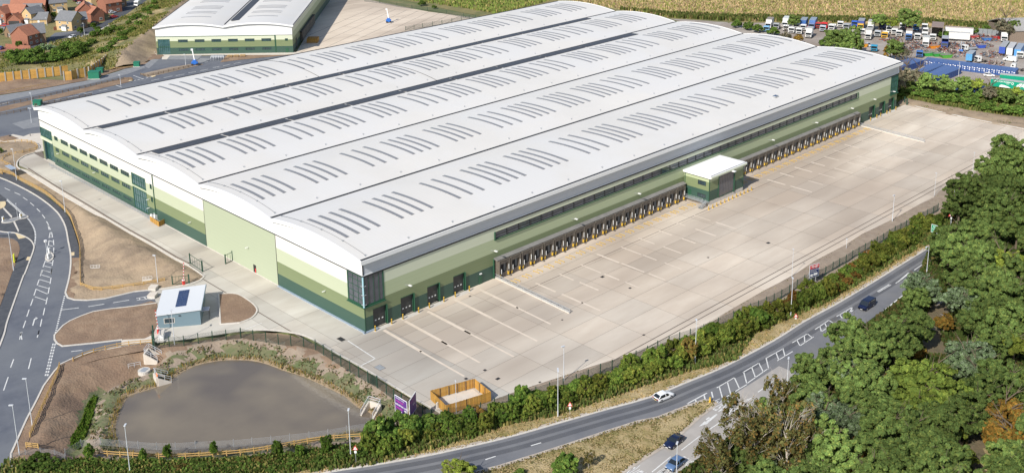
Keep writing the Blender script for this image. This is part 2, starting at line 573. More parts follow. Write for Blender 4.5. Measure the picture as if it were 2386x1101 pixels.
WL = -1.6     # pond water level
POND = GP([(269.5,989),(278.8,958),(297.4,924),(328,911.8),(362.5,901),(393.4,887),(418,868.4),(458.5,849.8),(511,839),(573,838),(615.8,845),(662,862),(711.8,877.7),(758,899),(801.6,921),(832.6,946),(863.6,961),(876,977),(857,994),(807.8,1007),(714.9,1026),(637.4,1040),(560,1049),(450,1056),(356,1058),(300,1049),(274,1023)], WL)
POND = smooth_line(POND, 4, True)
PONDZONE = smooth_line(GP([(145,858),(235,832),(352,806),(440,797),(560,778),(650,776),(720,795),(800,837),(900,896),(985,950),(1000,985),(950,1003),(880,1040),(700,1062),(560,1078),(330,1085),(190,1088),(75,1070),(62,1040),(85,975),(110,915)]), 3, True)
DITCH = smooth_line(GP([(340,848),(318,862),(279,876),(223,908),(204,946),(190,1000),(172,1045)], -1.2), 4)
BUND_CREST = smooth_line(GP([(262,143),(300,108),(345,72),(375,45),(420,8),(470,-30)], 4.5), 4)
BUNDZONE = None
def pond_h(X, Y):
    D, _ = dline(POND, X, Y, True)
    ins = inpoly(POND, X, Y)
    h = np.where(ins, WL-np.clip(D*.25, 0, .9), np.clip(WL+D*0.27, WL, 0.0))
    E, _ = dline(PONDZONE, X, Y, True)
    h = h*np.clip(E/2.5, 0, 1)
    Dd, _ = dline(DITCH, X, Y)
    ditch = -2.6*np.clip(1-Dd/6.0, 0, 1)
    h = np.minimum(h, ditch*np.clip(E/3, 0, 1))
    n = np.array([fbm(a, b, .33) for a, b in zip(np.ravel(X), np.ravel(Y))]).reshape(np.shape(X))
    n2 = np.array([fbm(a, b, 1.3, 9) for a, b in zip(np.ravel(X), np.ravel(Y))]).reshape(np.shape(X))
    return h + np.clip(E/3, 0, 1)*np.where(ins, 0, (n*.5+n2*.16)*np.clip(D/3, 0, 1))
def bund_h(X, Y):
    D, S = dline(BUND_CREST, X, Y)
    n = np.array([fbm(a, b, .12) for a, b in zip(np.ravel(X), np.ravel(Y))]).reshape(np.shape(X))
    h = np.where(S < 0, 4.5*np.clip(1-D/8.5, 0, 1), 4.5*np.clip(1-D/30.0, 0, 1)**1.3)
    a, b = BUND_CREST[0], BUND_CREST[4]; e = (b-a).normalized()
    k = np.clip(((X-a.x)*e.x+(Y-a.y)*e.y)/16.0, 0, 1)
    return h*(1+.18*n)*k*k*(3-2*k)

# ------------------------------------------------------------------ base ground out to the horizon
def base_ground():
    xs = np.concatenate([np.array([-3000, -1200, -500]), np.arange(-240, 620, 3.0), np.array([1000, 2000, 4000, 7000])])
    ys = np.concatenate([np.array([-3000, -1200, -500]), np.arange(-240, 620, 3.0), np.array([1000, 2000, 4000, 7000])])
    X, Y = np.meshgrid(xs, ys)
    Z = np.full(X.shape, -.12)
    ins = inpoly(PONDZONE, X.ravel(), Y.ravel())
    Z[ins.reshape(X.shape)] = -5.0
    nx, ny = len(xs), len(ys)
    v = np.stack([X.ravel(), Y.ravel(), Z.ravel()], 1)
    i = np.arange(nx*ny).reshape(ny, nx)
    f = np.stack([i[:-1, :-1].ravel(), i[:-1, 1:].ravel(), i[1:, 1:].ravel(), i[1:, :-1].ravel()], 1)
    me = bpy.data.meshes.new('ground')
    me.from_pydata(v.tolist(), [], f.tolist())
    me.materials.append(M['ground'])
    o = bpy.data.objects.new('ground', me); COL.objects.link(o); o['kind'] = 'structure'
base_ground()

# ------------------------------------------------------------------ warehouse footprint and yard
L_ = 241.4; B_ = 170.0
YARD_L = GP([(474,645),(463,654.4),(436,662.6),(403,668),(352,676)])
yard_outline = ([Vector((0, 0)), Vector((L_+6, 0))] + GP([(2111,242.8),(2165,256),(2281,280.6),(2386,301),(2500,322),(2440,352),(2386,366),(2330,378),(2290,386.7),(2266.9,407),(2237.8,415.8),(2188,446),(2175.7,460),(2132.4,481.6),(2080,511),(2008.9,545),(1968.7,571),(1897.7,608),(1845,643.8),(1786.5,673),(1700,722.5),(1642,761.5),(1601.8,783),(1564.6,791),(1518,809.6),(1440.7,834),(1378.8,853),(1310.6,876),(1248.7,896),(1193,915),(1145,933),
   (1037,967),(1009,952),(962.7,927),(900.7,890),(838.8,853),(776.8,818.9),(724,788),(684,775.5),(622,768.7),(560,771),(526.6,775.5),(433.7,789),(361,797),(283,807),(283,791),(356,779),(365,707),(352,676)])
   + YARD_L[::-1][1:] + GP([(474,638),(441.4,616),(408.7,600),(354,567),(299.7,537),(245,504.5),(203,480),(188,470),(142.4,443),(102,418),(61,393),(45,386),(43.6,374),(60,363.5),(78,358),(97,352)]) + [Vector((0, B_-3))])
TEAR = smooth_line(GP([(509.5,686.5),(534,684.4),(555.9,687),(583,703.4),(596.7,717),(598,728),(585.8,741.6),(558.6,752.5),(513.6,755.7),(511,720)]), 4, True)
TEAR = GP([(509.5,686.5)]) + smooth_line(GP([(534,684.4),(555.9,687),(583,703.4),(596.7,717),(598,728),(585.8,741.6),(558.6,752.5)]), 4) + GP([(513.6,755.7)])

base_yard = sheet('yard', yard_outline, M['joint'], .0)
def slabs():
    """cast slabs: one part each, 2.5 cm joints"""
    xs = list(np.arange(-70, 330, 12.4)); rows = [-84, -77.4, -70.8, -64.2, -57.6, -51, -44.4, -37.8, -31.2, -24.6, -18, -11.4, -7.2, -3.4, 0]
    cells = []
    for j in range(len(rows)-1):
        step = 12.4
        for i, x in enumerate(xs):
            cells.append((x, x+step, rows[j], rows[j+1]))
    for y0 in np.arange(0, 180, 16.5):
        for x0, x1 in ((-64, -46), (-46, -30), (-30, -14), (-14, -7), (-7, 0)):
            cells.append((x0, x1, y0, y0+16.5))
    n = 0
    rg = random.Random(3)
    for x0, x1, y0, y1 in cells:
        g = .03
        c = [(x0+g, y0+g), (x1-g, y0+g), (x1-g, y1-g), (x0+g, y1-g)]
        p = clip_convex(yard_outline, c)
        q = []
        for a in p:
            if not q or (a-q[-1]).length > .02: q.append(a)
        if len(q) > 2 and (q[0]-q[-1]).length < .02: q.pop()
        if len(q) < 3: continue
        area = abs(sum(q[i].x*q[(i+1) % len(q)].y-q[(i+1) % len(q)].x*q[i].y for i in range(len(q))))/2
        if area < 1.0: continue
        r = geometry.delaunay_2d_cdt(q, [(i, (i+1) % len(q)) for i in range(len(q))], [], 1, 1e-3)
        mb = MB()
        mb.v = [(a.x, a.y, .05) for a in r[0]]
        for f in r[2]:
            a, b, d = [r[0][k] for k in f[:3]]
            if (b-a).cross(d-a) < 0: f = list(f)[::-1]
            mb.f.append(tuple(f)); mb.m.append(0)
        o = mb.build('concrete_slab', M['slab'], base_yard)
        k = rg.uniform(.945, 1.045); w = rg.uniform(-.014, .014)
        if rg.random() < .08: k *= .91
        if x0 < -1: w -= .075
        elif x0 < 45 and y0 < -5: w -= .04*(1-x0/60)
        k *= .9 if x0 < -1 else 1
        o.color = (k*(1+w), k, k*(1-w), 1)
        n += 1
    print('slabs', n)
slabs()
def marks(name, quads, m, z):
    mb = MB()
    for q in quads: mb.face([(a[0], a[1], z) for a in q])
    return mb.build(name, m, kind='structure')
def stroke(p, q, w):
    p = Vector((p[0], p[1])); q = Vector((q[0], q[1]))
    d = (q-p).normalized(); n = Vector((-d.y, d.x))*(w/2)
    return [p-n, q-n, q+n, p+n]
def strokes_px(pairs, w):
    return [stroke(G(*a).xy, G(*b).xy, w) for a, b in pairs]
# worn trailer-bay lines across the yard
bay = []
rg = random.Random(5)
for x in np.arange(44, 236, 7.72):
    if 108 < x < 138: continue
    for k in range(3):
        y0 = -8-rg.uniform(0, 2)-k*8.0; ln = rg.uniform(4.5, 7.5)
        if k == 2 and rg.random() < .5: continue
        bay.append(stroke((x+.0, y0), (x-.15, y0-ln), rg.uniform(.35,.7)))
for x in (3.5, 9.5, 16.2, 24.5, 32.2):
    bay.append(stroke((x, -2), (x-.5, -15-rg.uniform(0, 3)), .8)); bay.append(stroke((x-.5, -15), (x-1.0, -26-rg.uniform(0, 8)), .5))
marks('worn_bay_lines', bay, M['paint_worn'], .062)
marks('drain_channel', [stroke((-6, -47.0), (236, -47.0), .28), stroke((-6, -48.6), (236, -48.6), .28), stroke((40, -10.4), (212, -10.4), .2)] + strokes_px([((446,634), (725,800))], .3), M['joint'], .06)
marks('white_box_line', strokes_px([((810,793), (874,835)), ((874,835), (842,851))], .25)+strokes_px([((566,769),(610,752)), ((447,645),(478,638))], .2), M['paint'], .066)
for (a, b, w, l) in ((795,790,1.6,2.6), (809,862,.8,.8), (885,856,2.2,2.8), (1130,862,.9,.9), (1160,882,1.3,1.0), (1086,882,1.0,1.0), (1468,671,1.0,.8), (1740,720,.9,.7), (1650,600,.8,.7), (1258,890,.8,.6), (1310,745,.7,.6), (1790,566,1.5,1.1), (1500,780,.9,.7), (1404,645,1.4,1.0), (1095,690,.8,.6)):
    g = G(a, b); w *= .75; l *= .75
    mb = MB(); mb.box(-w/2, w/2, -l/2, l/2, .055, .075); mb.mat(1).box(-w/2+.08, w/2-.08, -l/2+.08, l/2-.08, .07, .085)
    o = mb.build('manhole_cover', [M['joint'], M['steel' if w > 1.5 else 'gutter']], None, loc=(g.x, g.y, 0), kind='structure')

# ------------------------------------------------------------------ soil around the roads
far_left = GP([(-60,700),(-60,520)])
SOILN = (smooth_line(GP([(152,681),(160,648),(165,610),(165,601),(187,602),(186,575),(175,538),(162,505),(142,482),(104,452),(42,418)]), 3) +
   GP([(36,409),(-20,398),(-20,330),(45,332),(88,355),(60,361),(42,374),(38,384),(45,392),(102,428.5),(142.4,454),(188,480.7),(221,500),(245,510),(299.7,543),(354,573),(408.7,606),(441.4,622),(470,641),(474,647),(463,655.4),(436,663.6),(403,669),(349,677),(313,681),(245,697),(204,701),(174,700),(158,694)]))
def soil_h(X, Y):
    D, S = dline(GP([(200,560),(215,600),(250,625),(330,640),(440,652)]), X, Y)
    E, _ = dline(SOILN, X, Y, True)
    return np.where(S > 0, 1.9*np.clip(D/5, 0, 1), 0)*np.clip(E/5, 0, 1)
soil_n = sheet('soil_triangle', SOILN, M['soil_light'], .04, 1.4, soil_h, .6, .3, 3.0)
soil_island = sheet('soil_island', smooth_line(GP([(365,705),(313,712.5),(259,718.5),(218,725),(191,734.5),(163.5,746.5),(147,758),(133.5,773),(127.6,781),(127,791),(133,799),(145.6,806),(217,799.5),(285,791.5),(356,779.5)]), 3, True), M['soil'], .14, 1.2, None, .25, .35, 2.0, skirt=.2)
sheet('soil_teardrop', TEAR, M['soil'], .2, 1.0, None, .15, .4, 1.5, skirt=.2)
ribbon('kerb_teardrop', TEAR, .35, M['kerb'], 0, .26, True)
# brown verge along the south side of the yard
VERGE = GP([(1037,967),(1145,933),(1193,915),(1248.7,896),(1310.6,876),(1378.8,853),(1440.7,834),(1518,809.6),(1564.6,791),(1601.8,783),(1642,761.5),(1700,722.5),(1786.5,673),(1845,643.8),(1897.7,608),(1968.7,571),(2008.9,545),(2080,511),(2132.4,481.6),(2175.7,460),(2188,446),(2237.8,415.8),(2266.9,407),(2290,386.7),(2386,366)]) + \
   GP([(2400,420),(2250,470),(2181,505),(2086,553),(1922,655),(1839,700),(1700,757),(1595,795),(1533,838),(1409.7,872),(1316.8,909),(1208,943),(1100,985),(1000,1000),(985,955),(1000,950)])
sheet('yard_verge', VERGE, M['soil_grey'], .02, 1.8, None, .35, .3, 3.0)
HEDGEBASE = GP([(1000,1000),(1100,985),(1208,943),(1316.8,909),(1409.7,872),(1533,838),(1595,795),(1700,757),(1839,700),(1922,655),(2086,553),(2181,505),(2250,470),(2300,500),(2200,570),(2169.5,566),(2101.5,602),(2008.9,658),(1922,710),(1854.4,738),(1761.8,775),(1719,840),(1626.5,862),(1533.6,890),(1409.7,933),(1298,970),(1193,989),(1100,1023),(860,1088),(700,1102),(500,1130),(-20,1180),(-20,1101),(20,1070),(75,1072),(190,1092),(330,1088),(560,1081),(700,1065),(880,1043)])
sheet('rough_grass', HEDGEBASE, M['grass'], .02, 2.0, None, .3, .4, 2.0)
ROADC_TOP = GP([(620,1135),(761,1101),(869.8,1083.7),(993.7,1062),(1100,1038.8),(1160,1024.8),(1224,1008),(1316.8,981.5),(1409.7,955),(1515,925.7),(1595.6,893),(1688.5,854.5),(1800,796),(1873,750),(1947,710),(2039.8,654.6),(2101.5,616),(2172.6,572.7),(2290,500),(2420,425)])
VERGE_D = ROADC_TOP + GP([(2400,420),(2300,490),(2169.5,562),(2101.5,598),(2008.9,654),(1922,706),(1854.4,734),(1761.8,771),(1719,836),(1626.5,858),(1533.6,886),(1409.7,929),(1298,966),(1193,985),(1100,1019),(860,1078),(700,1092),(560,1120)])
sheet('dry_verge', VERGE_D, M['grass_dry'], .05, 1.6, None, .25, .6, 1.2)

# ------------------------------------------------------------------ the main road in the foreground
ROADC_BOT = GP([(2420,470),(2290,560),(2120,676),(2101.5,688.6),(2055,725.6),(2010,757),(1925,818),(1840,896),(1790,940),(1667,1041.9),(1626.5,1066.6),(1583,1099),(1500,1160),(1380,1160),(1450,1101),(1502.7,1066.6),(1564.6,1029.5),(1626.5,973.7),(1660,948),(1668,939.6),(1660,934),(1642,933.5),(1601.8,947.4),(1533.6,973.7),(1487,983),(1409.7,1007.8),(1316.8,1038.8),(1254.9,1058.9),(1162,1088),(1110,1101),(950,1140)])
ROADC = smooth_line(ROADC_TOP, 3)+ROADC_BOT
sheet('main_road', ROADC, M['asphalt_old'], .12, skirt=.15)
sheet('slip_road', GP([(1815,853),(1700,925),(1668,945),(1626.5,974.5),(1564.6,1030),(1502.7,1067),(1450,1102),(1380,1162),(1500,1162),(1583,1100),(1626.5,1067.5),(1667,1042.5),(1790,940.5),(1852,880),(1850,868)]), M['concrete_road'], .128)
rl = smooth_line(ROADC_TOP, 3)
ribbon('road_edge_kerb', rl, .45, M['kerb'], .05, .2)
ribbon('gritty_edge', offset(rl, .55), .9, M['edge'], .11)
for k, w in ((-1.8, 1.3), (-3.9, 1.3)): ribbon('tyre_track', offset(rl, k), w, M['track'], .129)
ribbon('gritty_edge', GP([(1110,1101),(1162,1088),(1254.9,1058.9),(1316.8,1038.8),(1409.7,1007.8),(1487,983),(1533.6,973.7),(1601.8,947.4),(1642,933.5),(1660,934),(1668,940),(1658,950),(1626.5,973.7),(1564.6,1029.5),(1502.7,1066.6),(1450,1101)]), .9, M['edge'], .2)
island = GP([(1668,939.6),(1660,934),(1642,933.5),(1601.8,947.4),(1533.6,973.7),(1487,983),(1409.7,1007.8),(1316.8,1038.8),(1254.9,1058.9),(1162,1088),(1110,1101),(950,1142),(1380,1162),(1450,1101),(1502.7,1066.6),(1564.6,1029.5),(1626.5,973.7),(1660,950)])
sheet('grass_island', island, M['grass_dry'], .16, 1.4, None, .25, .5, 1.5, skirt=.2)
# road paint
cl = [((1131,1071),(1155,1063)), ((1237,1038.7),(1261,1031.5)), ((2130,630),(2156,612)), ((2087,661),(2117,636)), ((2044,680),(2072,663)), ((2020,700),(2030,692))]
marks('lane_dashes', strokes_px(cl, .25)+strokes_px([((2047,681),(2076,664)), ((2091,659),(2119,637))], .2), M['paint'], .136)
edge = [((1526,976.5),(1577,953)), ((1210,1076),(1277,1053)), ((2058,725),(2103,689)), ((1601,941),(1647,916)), ((1605,948),(1602.5,940)), ((1623,938.5),(1620,931)), ((1643,931),(1640.5,921)), ((1661,926.5),(1658,913))]
marks('edge_lines', strokes_px(edge, .28), M['paint'], .137)
hz = []
def hatch(a, b, c, d, ribs):
    hz.extend(strokes_px([(a, b), (c, d)], .22))
    for t0, t1 in ribs: hz.extend(strokes_px([((a[0]+(b[0]-a[0])*t0, a[1]+(b[1]-a[1])*t0), (c[0]+(d[0]-c[0])*t1, c[1]+(d[1]-c[1])*t1))], .24))
hatch((1670,904),(1711,880),(1684,930),(1740,896),((.14,0),(.6,.33),(1,.7)))
hatch((1731,868),(1768,846),(1740,894),(1788,860),((.05,.0),(.55,.42),(1,.8)))
hatch((1785,835),(1790,832),(1790,860),(1792,858),((0,.5),))
hatch((1790,832),(1826,812),(1811,841),(1847,819),((.5,.1),(.95,.5),))
hatch((1846,799),(1881,778),(1864,806),(1896,785),((.3,0),(.8,.35),(1,.9)))
hatch((1899,768),(1931,746.5),(1914,773),(1943,754),((.35,0),(.7,.45),(1,1)))
hatch((1949,738),(1986,716),(1962,742),(1988,723),((.2,0),(.6,.4),(1,.7)))
marks('hatched_reserve', hz, M['paint'], .138)
marks('slip_lane_lines', strokes_px([((1649,1003),(1692,975)), ((1587.5,1049),(1631,1016)), ((1519,1100),(1563,1064)), ((1710,958),(1751,927)), ((1766,914),(1802,888))], .22), M['paint'], .139)
arr = [[G(*p).xy for p in q] for q in ([(1628,994),(1642,981.5),(1650,985),(1648,988)], [(1645,982),(1669,964),(1672,966.5),(1650,985.5)], [(1644,977),(1651,971.5),(1656,974),(1646,979)])]
marks('lane_arrow', arr, M['paint'], .14)

def text_mesh(name, s, m, mw, size, parent=None, ext=0.0, align='CENTER', bold=0.0, **kw):
    """lettering as a mesh; mw is its world matrix"""
    c = bpy.data.curves.new(name, 'FONT')
    c.body = s; c.size = size; c.extrude = ext; c.align_x = align; c.align_y = 'CENTER'; c.offset = bold
    c.resolution_u = 2
    o = bpy.data.objects.new(name+'_tmp', c)
    COL.objects.link(o)
    bpy.context.view_layer.update()
    me = bpy.data.meshes.new_from_object(o.evaluated_get(bpy.context.evaluated_depsgraph_get()))
    bpy.data.objects.remove(o); bpy.data.curves.remove(c)
    me.materials.clear(); me.materials.append(m)
    q = bpy.data.objects.new(name, me)
    COL.objects.link(q)
    q.matrix_world = mw
    if parent:
        q.parent = parent
        q.matrix_parent_inverse = Matrix()
        q.matrix_world = mw
        q.matrix_local = mw
    for k, v in kw.items(): q[k] = v
    return q
def road_text(s, centre_px, along_px0, along_px1, size, stretch, z=.141):
    c = G(*centre_px); d = (G(*along_px1)-G(*along_px0)).normalized()      # d = travel direction; text reads for the driver
    ux = Vector((d.y, -d.x, 0)); uy = d
    mw = Matrix(((ux.x*.8, uy.x*stretch, 0, c.x), (ux.y*.8, uy.y*stretch, 0, c.y), (0, 0, 1, z), (0, 0, 0, 1)))
    return text_mesh('road_lettering', s, M['paint'], mw, size, bold=.03, kind='structure')
A0, A1 = (1692,975), (1649,1003)
road_text('A57(S)', (1673,946), A0, A1, 1.5, 2.9)
road_text('A1(M)', (1742,945), A0, A1, 1.5, 2.9)
road_text('A57(N)', (1712,962), A0, A1, 1.3, 2.3)
road_text('A57(S)', (1478,1101), A0, A1, 1.5, 2.9)
road_text('WORKS', (1604,1078), A0, A1, 1.3, 2.6)
road_text('A1(M)', (1550,1104), A0, A1, 1.3, 2.6)

# ------------------------------------------------------------------ estate road on the left
MR_R = GP([(-60,395),(0,414.6),(38,431),(76,451),(102,468),(122,484),(139,502),(152.6,529),(159,562),(164,589),(165,616),(161,649),(152.6,681.6)])
SIDE_N = GP([(152.6,683),(158,694),(174,699),(204,700),(245,696),(313,680),(349,676)])
SIDE_S = GP([(365,706.5),(313,714),(259,720),(218,726.6),(191,736),(163.5,748),(147,759),(133.5,774),(127,781)])
EX_N = GP([(127,791),(133,800),(145.6,807),(217,800),(285,792)])
EX_S = GP([(283,807.5),(215,820),(164,838),(139,850)])
MR_R2 = GP([(138,853),(127,865),(102,899),(83.6,936.6),(62,977),(40,1026),(26,1057),(26,1082),(40,1101),(60,1125),(150,1150)])
MR_L = GP([(-60,430),(-20,445),(0,452.7),(12.7,462),(16,470)])
MR_L2 = GP([(80.8,572),(78,583.5),(71,603.5),(58,638),(54.5,643.5),(35,698),(16,752.5),(9.5,780),(-10,830),(-80,960),(-120,1180)])
road_poly = smooth_line(MR_R, 3)+SIDE_N+SIDE_S+EX_N+EX_S+MR_R2+GP([(-120,1180),(-160,900),(-120,640),(-120,430)])
sheet('estate_road', road_poly, M['asphalt'], .07)
sheet('minor_road', GP([(-60,440),(0,452.7),(12.7,462),(16,464.5),(60,503.6),(80,534),(82.6,549),(80.8,570),(79,574),(72.6,561.7),(61.8,553.5),(47,547),(32,542),(18,541.7),(0,539),(-60,530)]), M['asphalt_dark'], .078)
sheet('dark_footway', smooth_line(GP([(-20,546),(0,547),(18,547.5),(32.7,545),(47,548),(61.8,555.5),(72,563),(77,573),(76,583),(70,601),(56,638),(33,698),(14,752),(0,790),(-20,835)]), 3)+GP([(-20,760),(0,717),(15,680),(29,640),(36,622),(46,590),(48,581),(46,571),(42,563),(32,556),(18,553),(0,552),(-20,552)]), M['asphalt_dark'], .17, skirt=.15)
sheet('left_soil', GP([(-80,556),(-20,554),(18,555),(32,558),(41,564),(45,572),(46.5,582),(44,592),(34,622),(27,640),(13,680),(0,714),(-20,752),(-80,860)]), M['soil'], .15, 1.5, None, .3, .3, 1.5)
ribbon('kerb_left', smooth_line(GP([(-60,528),(0,539.5),(18,541.7),(32,542.6),(47,547),(61.8,553.5),(72.6,561.7),(79,572.6),(78,583.5),(71,603.5),(58,638),(54,645),(35,698),(16,752.5),(9.5,780),(-10,830)]), 3), .35, M['kerb'], .05, .21)
FW = GP([(-60,392),(0,411),(38,428),(77,448),(104,465),(124,481),(141,500),(154.5,528),(161,562),(166,589),(167,601)])+GP([(185,601),(184,575),(173,538),(160,506),(140,483),(102,453),(40,419),(33,411),(0,401),(-60,384)])
sheet('footway', FW, M['asphalt_dark'], .17, skirt=.15)
sheet('footway_tail', GP([(167,601),(186,601),(183,640),(176,672),(172,699),(160,692),(154,682),(163,649),(167,616)]), M['soil'], .15, 1.2, None, .1, .5, 1)
ribbon('kerb_road', smooth_line(MR_R, 3)+SIDE_N, .38, M['kerb'], .05, .22)
ribbon('kerb_island', SIDE_S+EX_N, .35, M['kerb'], .05, .24)
ribbon('kerb_exit', EX_S+MR_R2, .35, M['kerb'], .05, .22)
sheet('bare_bank', GP([(139,850),(164,838),(215,820),(283,807.5),(352,799),(361,799),(362,812),(235,836),(145,862),(110,920),(85,980),(60,1045),(75,1074),(30,1078),(28,1057),(42,1026),(64,977),(86,936.6),(104,899),(129,865)]), M['soil'], .1, 1.2, None, .15, .4, 1)
sheet('hut_apron', GP([(283,791.5),(356,779),(361,797),(283,807)]), M['footway'], .1)
ribbon('service_kerb', smooth_line(GP([(97,352),(78,357),(60,362.5),(43.6,373),(39,383.5),(43,392),(61,402),(102,428),(142.4,453),(188,480),(221,499),(245,509),(299.7,542),(354,572),(408.7,605),(441.4,621),(470,640),(475,645),(470,650),(463,655),(436,663),(403,669),(352,677)]), 3), .4, M['kerb'], .0, .22)
sheet('service_path_strip', GP([(63,397),(102,419),(142.4,444),(188,471),(203,481),(245,505),(299.7,537.5),(354,567.5),(408.7,600.5),(441.4,616.5),(441,621),(408.7,604.5),(354,571.5),(299.7,541.5),(245,508.5),(221,498.5),(188,479),(142.4,452),(102,427),(61,401),(48,393)]), M['footway'], .16, skirt=.15)
ribbon('service_edge_rail', smooth_line(GP([(66,393.5),(102,416.5),(142.4,442),(188,468.5),(245,503),(299.7,535.5),(354,565.5),(408.7,598.5),(440,614.5)]), 3), .3, M['joint'], .0, .3)
ribbon('yard_kerb', smooth_line(GP([(366,797),(433.7,789),(526.6,775.5),(560,771),(622,768.7),(684,775.5),(724,788),(776.8,818.9),(838.8,853),(900.7,890),(962.7,927),(1009,952),(1037,967)]), 3), .4, M['kerb'], .0, .22)
ribbon('yard_kerb_east', GP([(2111,242.8),(2165,256),(2281,280.6),(2386,301),(2480,318)]), .7, M['kerb'], .0, .22)
# estate road paint
def dashes(line, on, off, w, m, z, name):
    qs = []
    for p, d in along(line, on+off):
        qs.append(stroke(p, p+d*on, w))
    return marks(name, qs, m, z)
cen = smooth_line(GP([ZK(60,-10),ZK(125,20),ZK(210,58),ZK(315,123),ZK(405,193),ZK(487,268),ZK(555,350),ZK(607,435)]), 4)
dashes(cen, 3.4, 2.6, .22, M['paint'], .085, 'road_dashes')
gh = []
for a, b in [((615,460),(630,525)),((615,460),(648,525)),((630,630),(645,560)),((645,560),(662,558)),((662,558),(676,625)),((632,620),(676,622)),((622,725),(630,660)),((685,655),(690,722)),((630,665),(680,680)),((622,725),(676,735)),((600,835),(612,735)),((690,755),(688,822)),((682,912),(670,985)),((582,922),(552,1005)),((585,935),(672,955)),((570,990),(655,1010)),((668,1022),(655,1100)),((542,1040),(520,1100)),((552,1045),(645,1072))]:
    gh.append((ZK(*a), ZK(*b)))
for a, b in [((365,550),(345,598)),((445,535),(435,587)),((365,548),(432,565)),((358,590),(428,610)),((335,630),(318,678)),((437,612),(428,665)),((338,628),(422,652)),((328,680),(415,705)),((310,708),(290,765)),((422,695),(412,748)),((312,712),(405,752)),((298,775),(395,808)),((282,795),(262,852)),((405,782),(393,840)),((250,885),(230,945)),((383,872),(370,932)),((220,980),(198,1042)),((358,967),(345,1030)),((188,1075),(175,1110)),((335,1062),(325,1101))]:
    gh.append((ZC(*a), ZC(*b)))
for a, b in [((155,45),(165,100)),((160,45),(148,100)),((295,30),(280,85)),((235,240),(215,320)),((103,248),(80,310)),((62,382),(27,483))]:
    gh.append((ZD(*a), ZD(*b)))
marks('ghost_island_paint', strokes_px(gh, .22), M['paint'], .084)
marks('side_road_paint', strokes_px([(ZC(525,888), ZC(675,870)), (ZC(755,860), ZC(893,838)), (ZC(967,827), ZC(1105,804)), (ZD(535,190), ZD(620,180))], .25)+strokes_px([(ZC(1165,790), ZC(1330,760)), (ZC(1170,805), ZC(1335,792)), (ZC(1190,785), ZC(1200,805)), (ZC(1230,780),ZC(1260,800)), (ZC(1290,768),ZC(1275,800))], .22), M['paint'], .086)
dashes(GP([ZC(553,768), ZC(478,1075)]), .6, .5, .35, M['paint'], .087, 'give_way_dashes')
for k in (0, 16): dashes(GP([ZD(400+k,130), ZD(343+k,368)]), .8, .55, .3, M['paint'], .087, 'give_way_dashes')
dashes(smooth_line(GP([ZK(90,135),ZK(200,230),ZK(330,350),ZK(400,440),ZK(440,520),ZK(455,600),ZK(445,715)]), 4), .8, .35, .35, M['paint'], .09, 'give_way_dashes')
dashes(GP([ZK(88,150),ZK(195,245),ZK(315,355)]), .8, .35, .3, M['paint'], .09, 'give_way_dashes')
g = [[G(*p).xy for p in q] for q in ([ZC(275,1022),ZC(285,1022),ZC(300,972),ZC(290,968)], [ZC(290,968),ZC(300,972),ZC(312,962),ZC(302,958)], [ZC(305,972),ZC(325,958),ZC(305,950)])]
marks('turn_arrow', g, M['paint'], .087)
for pts in ([ZC(130,235),ZC(200,255),ZC(225,272),ZC(160,285)], [ZC(235,437),ZC(263,437),ZC(248,467),ZC(222,465)], [ZC(607,400),ZC(637,397),ZC(636,425),ZC(605,430)], [ZK(0,170),ZK(70,165),ZK(78,200),ZK(55,240),ZK(0,265)]):
    sheet('tactile_paving', GP(pts), M['tactile'], .19, skirt=.05)
for pts in ([ZK(20,235),ZK(40,228),ZK(158,352),ZK(150,378)], [ZK(155,400),ZK(180,392),ZK(245,535),ZK(235,558)]):
    sheet('crossing_band', GP(pts), M['kerb'], .095)
isl = smooth_line(GP([ZK(25,430),ZK(45,408),ZK(100,398),ZK(200,380),ZK(280,355),ZK(340,350),ZK(355,372),ZK(250,395),ZK(150,430),ZK(60,440)]), 3, True)
sheet('refuge_island', isl, M['asphalt_grey'], .22, skirt=.15)
ribbon('kerb_refuge', isl, .3, M['kerb'], .08, .25, True)
isl = smooth_line(GP([ZC(395,460),ZC(398,425),ZC(415,400),ZC(440,405),ZC(455,430),ZC(445,458),ZC(425,470)]), 3, True)
sheet('refuge_island', isl, M['asphalt_grey'], .22, skirt=.15)
ribbon('kerb_refuge', isl, .4, M['kerb'], .08, .25, True)

# ------------------------------------------------------------------ pond
pz = sheet('pond_bank', PONDZONE, M['soil'], 0.0, 1.1, pond_h)
# colour the bank by what it is made of: bare soil above, weedy light clay near the water
me = pz.data
me.materials.append(M['soil_grey']); me.materials.append(mat('green_weeds_base', (.10, .13, .05), .95, (.18, .16, .09), .5, 1, bump=.2, bscale=2))
me.materials.append(mat('pond_margin', (.33, .25, .16), .95, (.26, .19, .12), .6, 1, bump=.1, bscale=3))
cxs = np.array([p.center[:] for p in me.polygons])
D, _ = dline(POND, cxs[:, 0], cxs[:, 1], True)
Dd, _ = dline(DITCH[-14:], cxs[:, 0], cxs[:, 1])
nz_ = np.array([fbm(a, b, .25, 3) for a, b in zip(cxs[:, 0], cxs[:, 1])])
mi = np.zeros(len(D), int)
mi[D+nz_*2.2 < 6.0] = 1
mi[(D+nz_*3 < 3.6) & (D > 1.0)] = 2
mi[D < 1.1] = 3
mi[(Dd+nz_ < 1.4)] = 2
me.polygons.foreach_set('material_index', mi.tolist())
sheet('pond_water', [Vector(p)+(Vector(p)-Vector((POND[0][0], POND[0][1])))*0 for p in POND], M['water'], WL-.02)
_c = sum((Vector(p) for p in POND), Vector((0, 0)))/len(POND)
bpy.data.objects['pond_water'].data.transform(Matrix.Translation((_c.x*(1-1.02), _c.y*(1-1.02), 0)) @ Matrix.Diagonal((1.02, 1.02, 1, 1)))

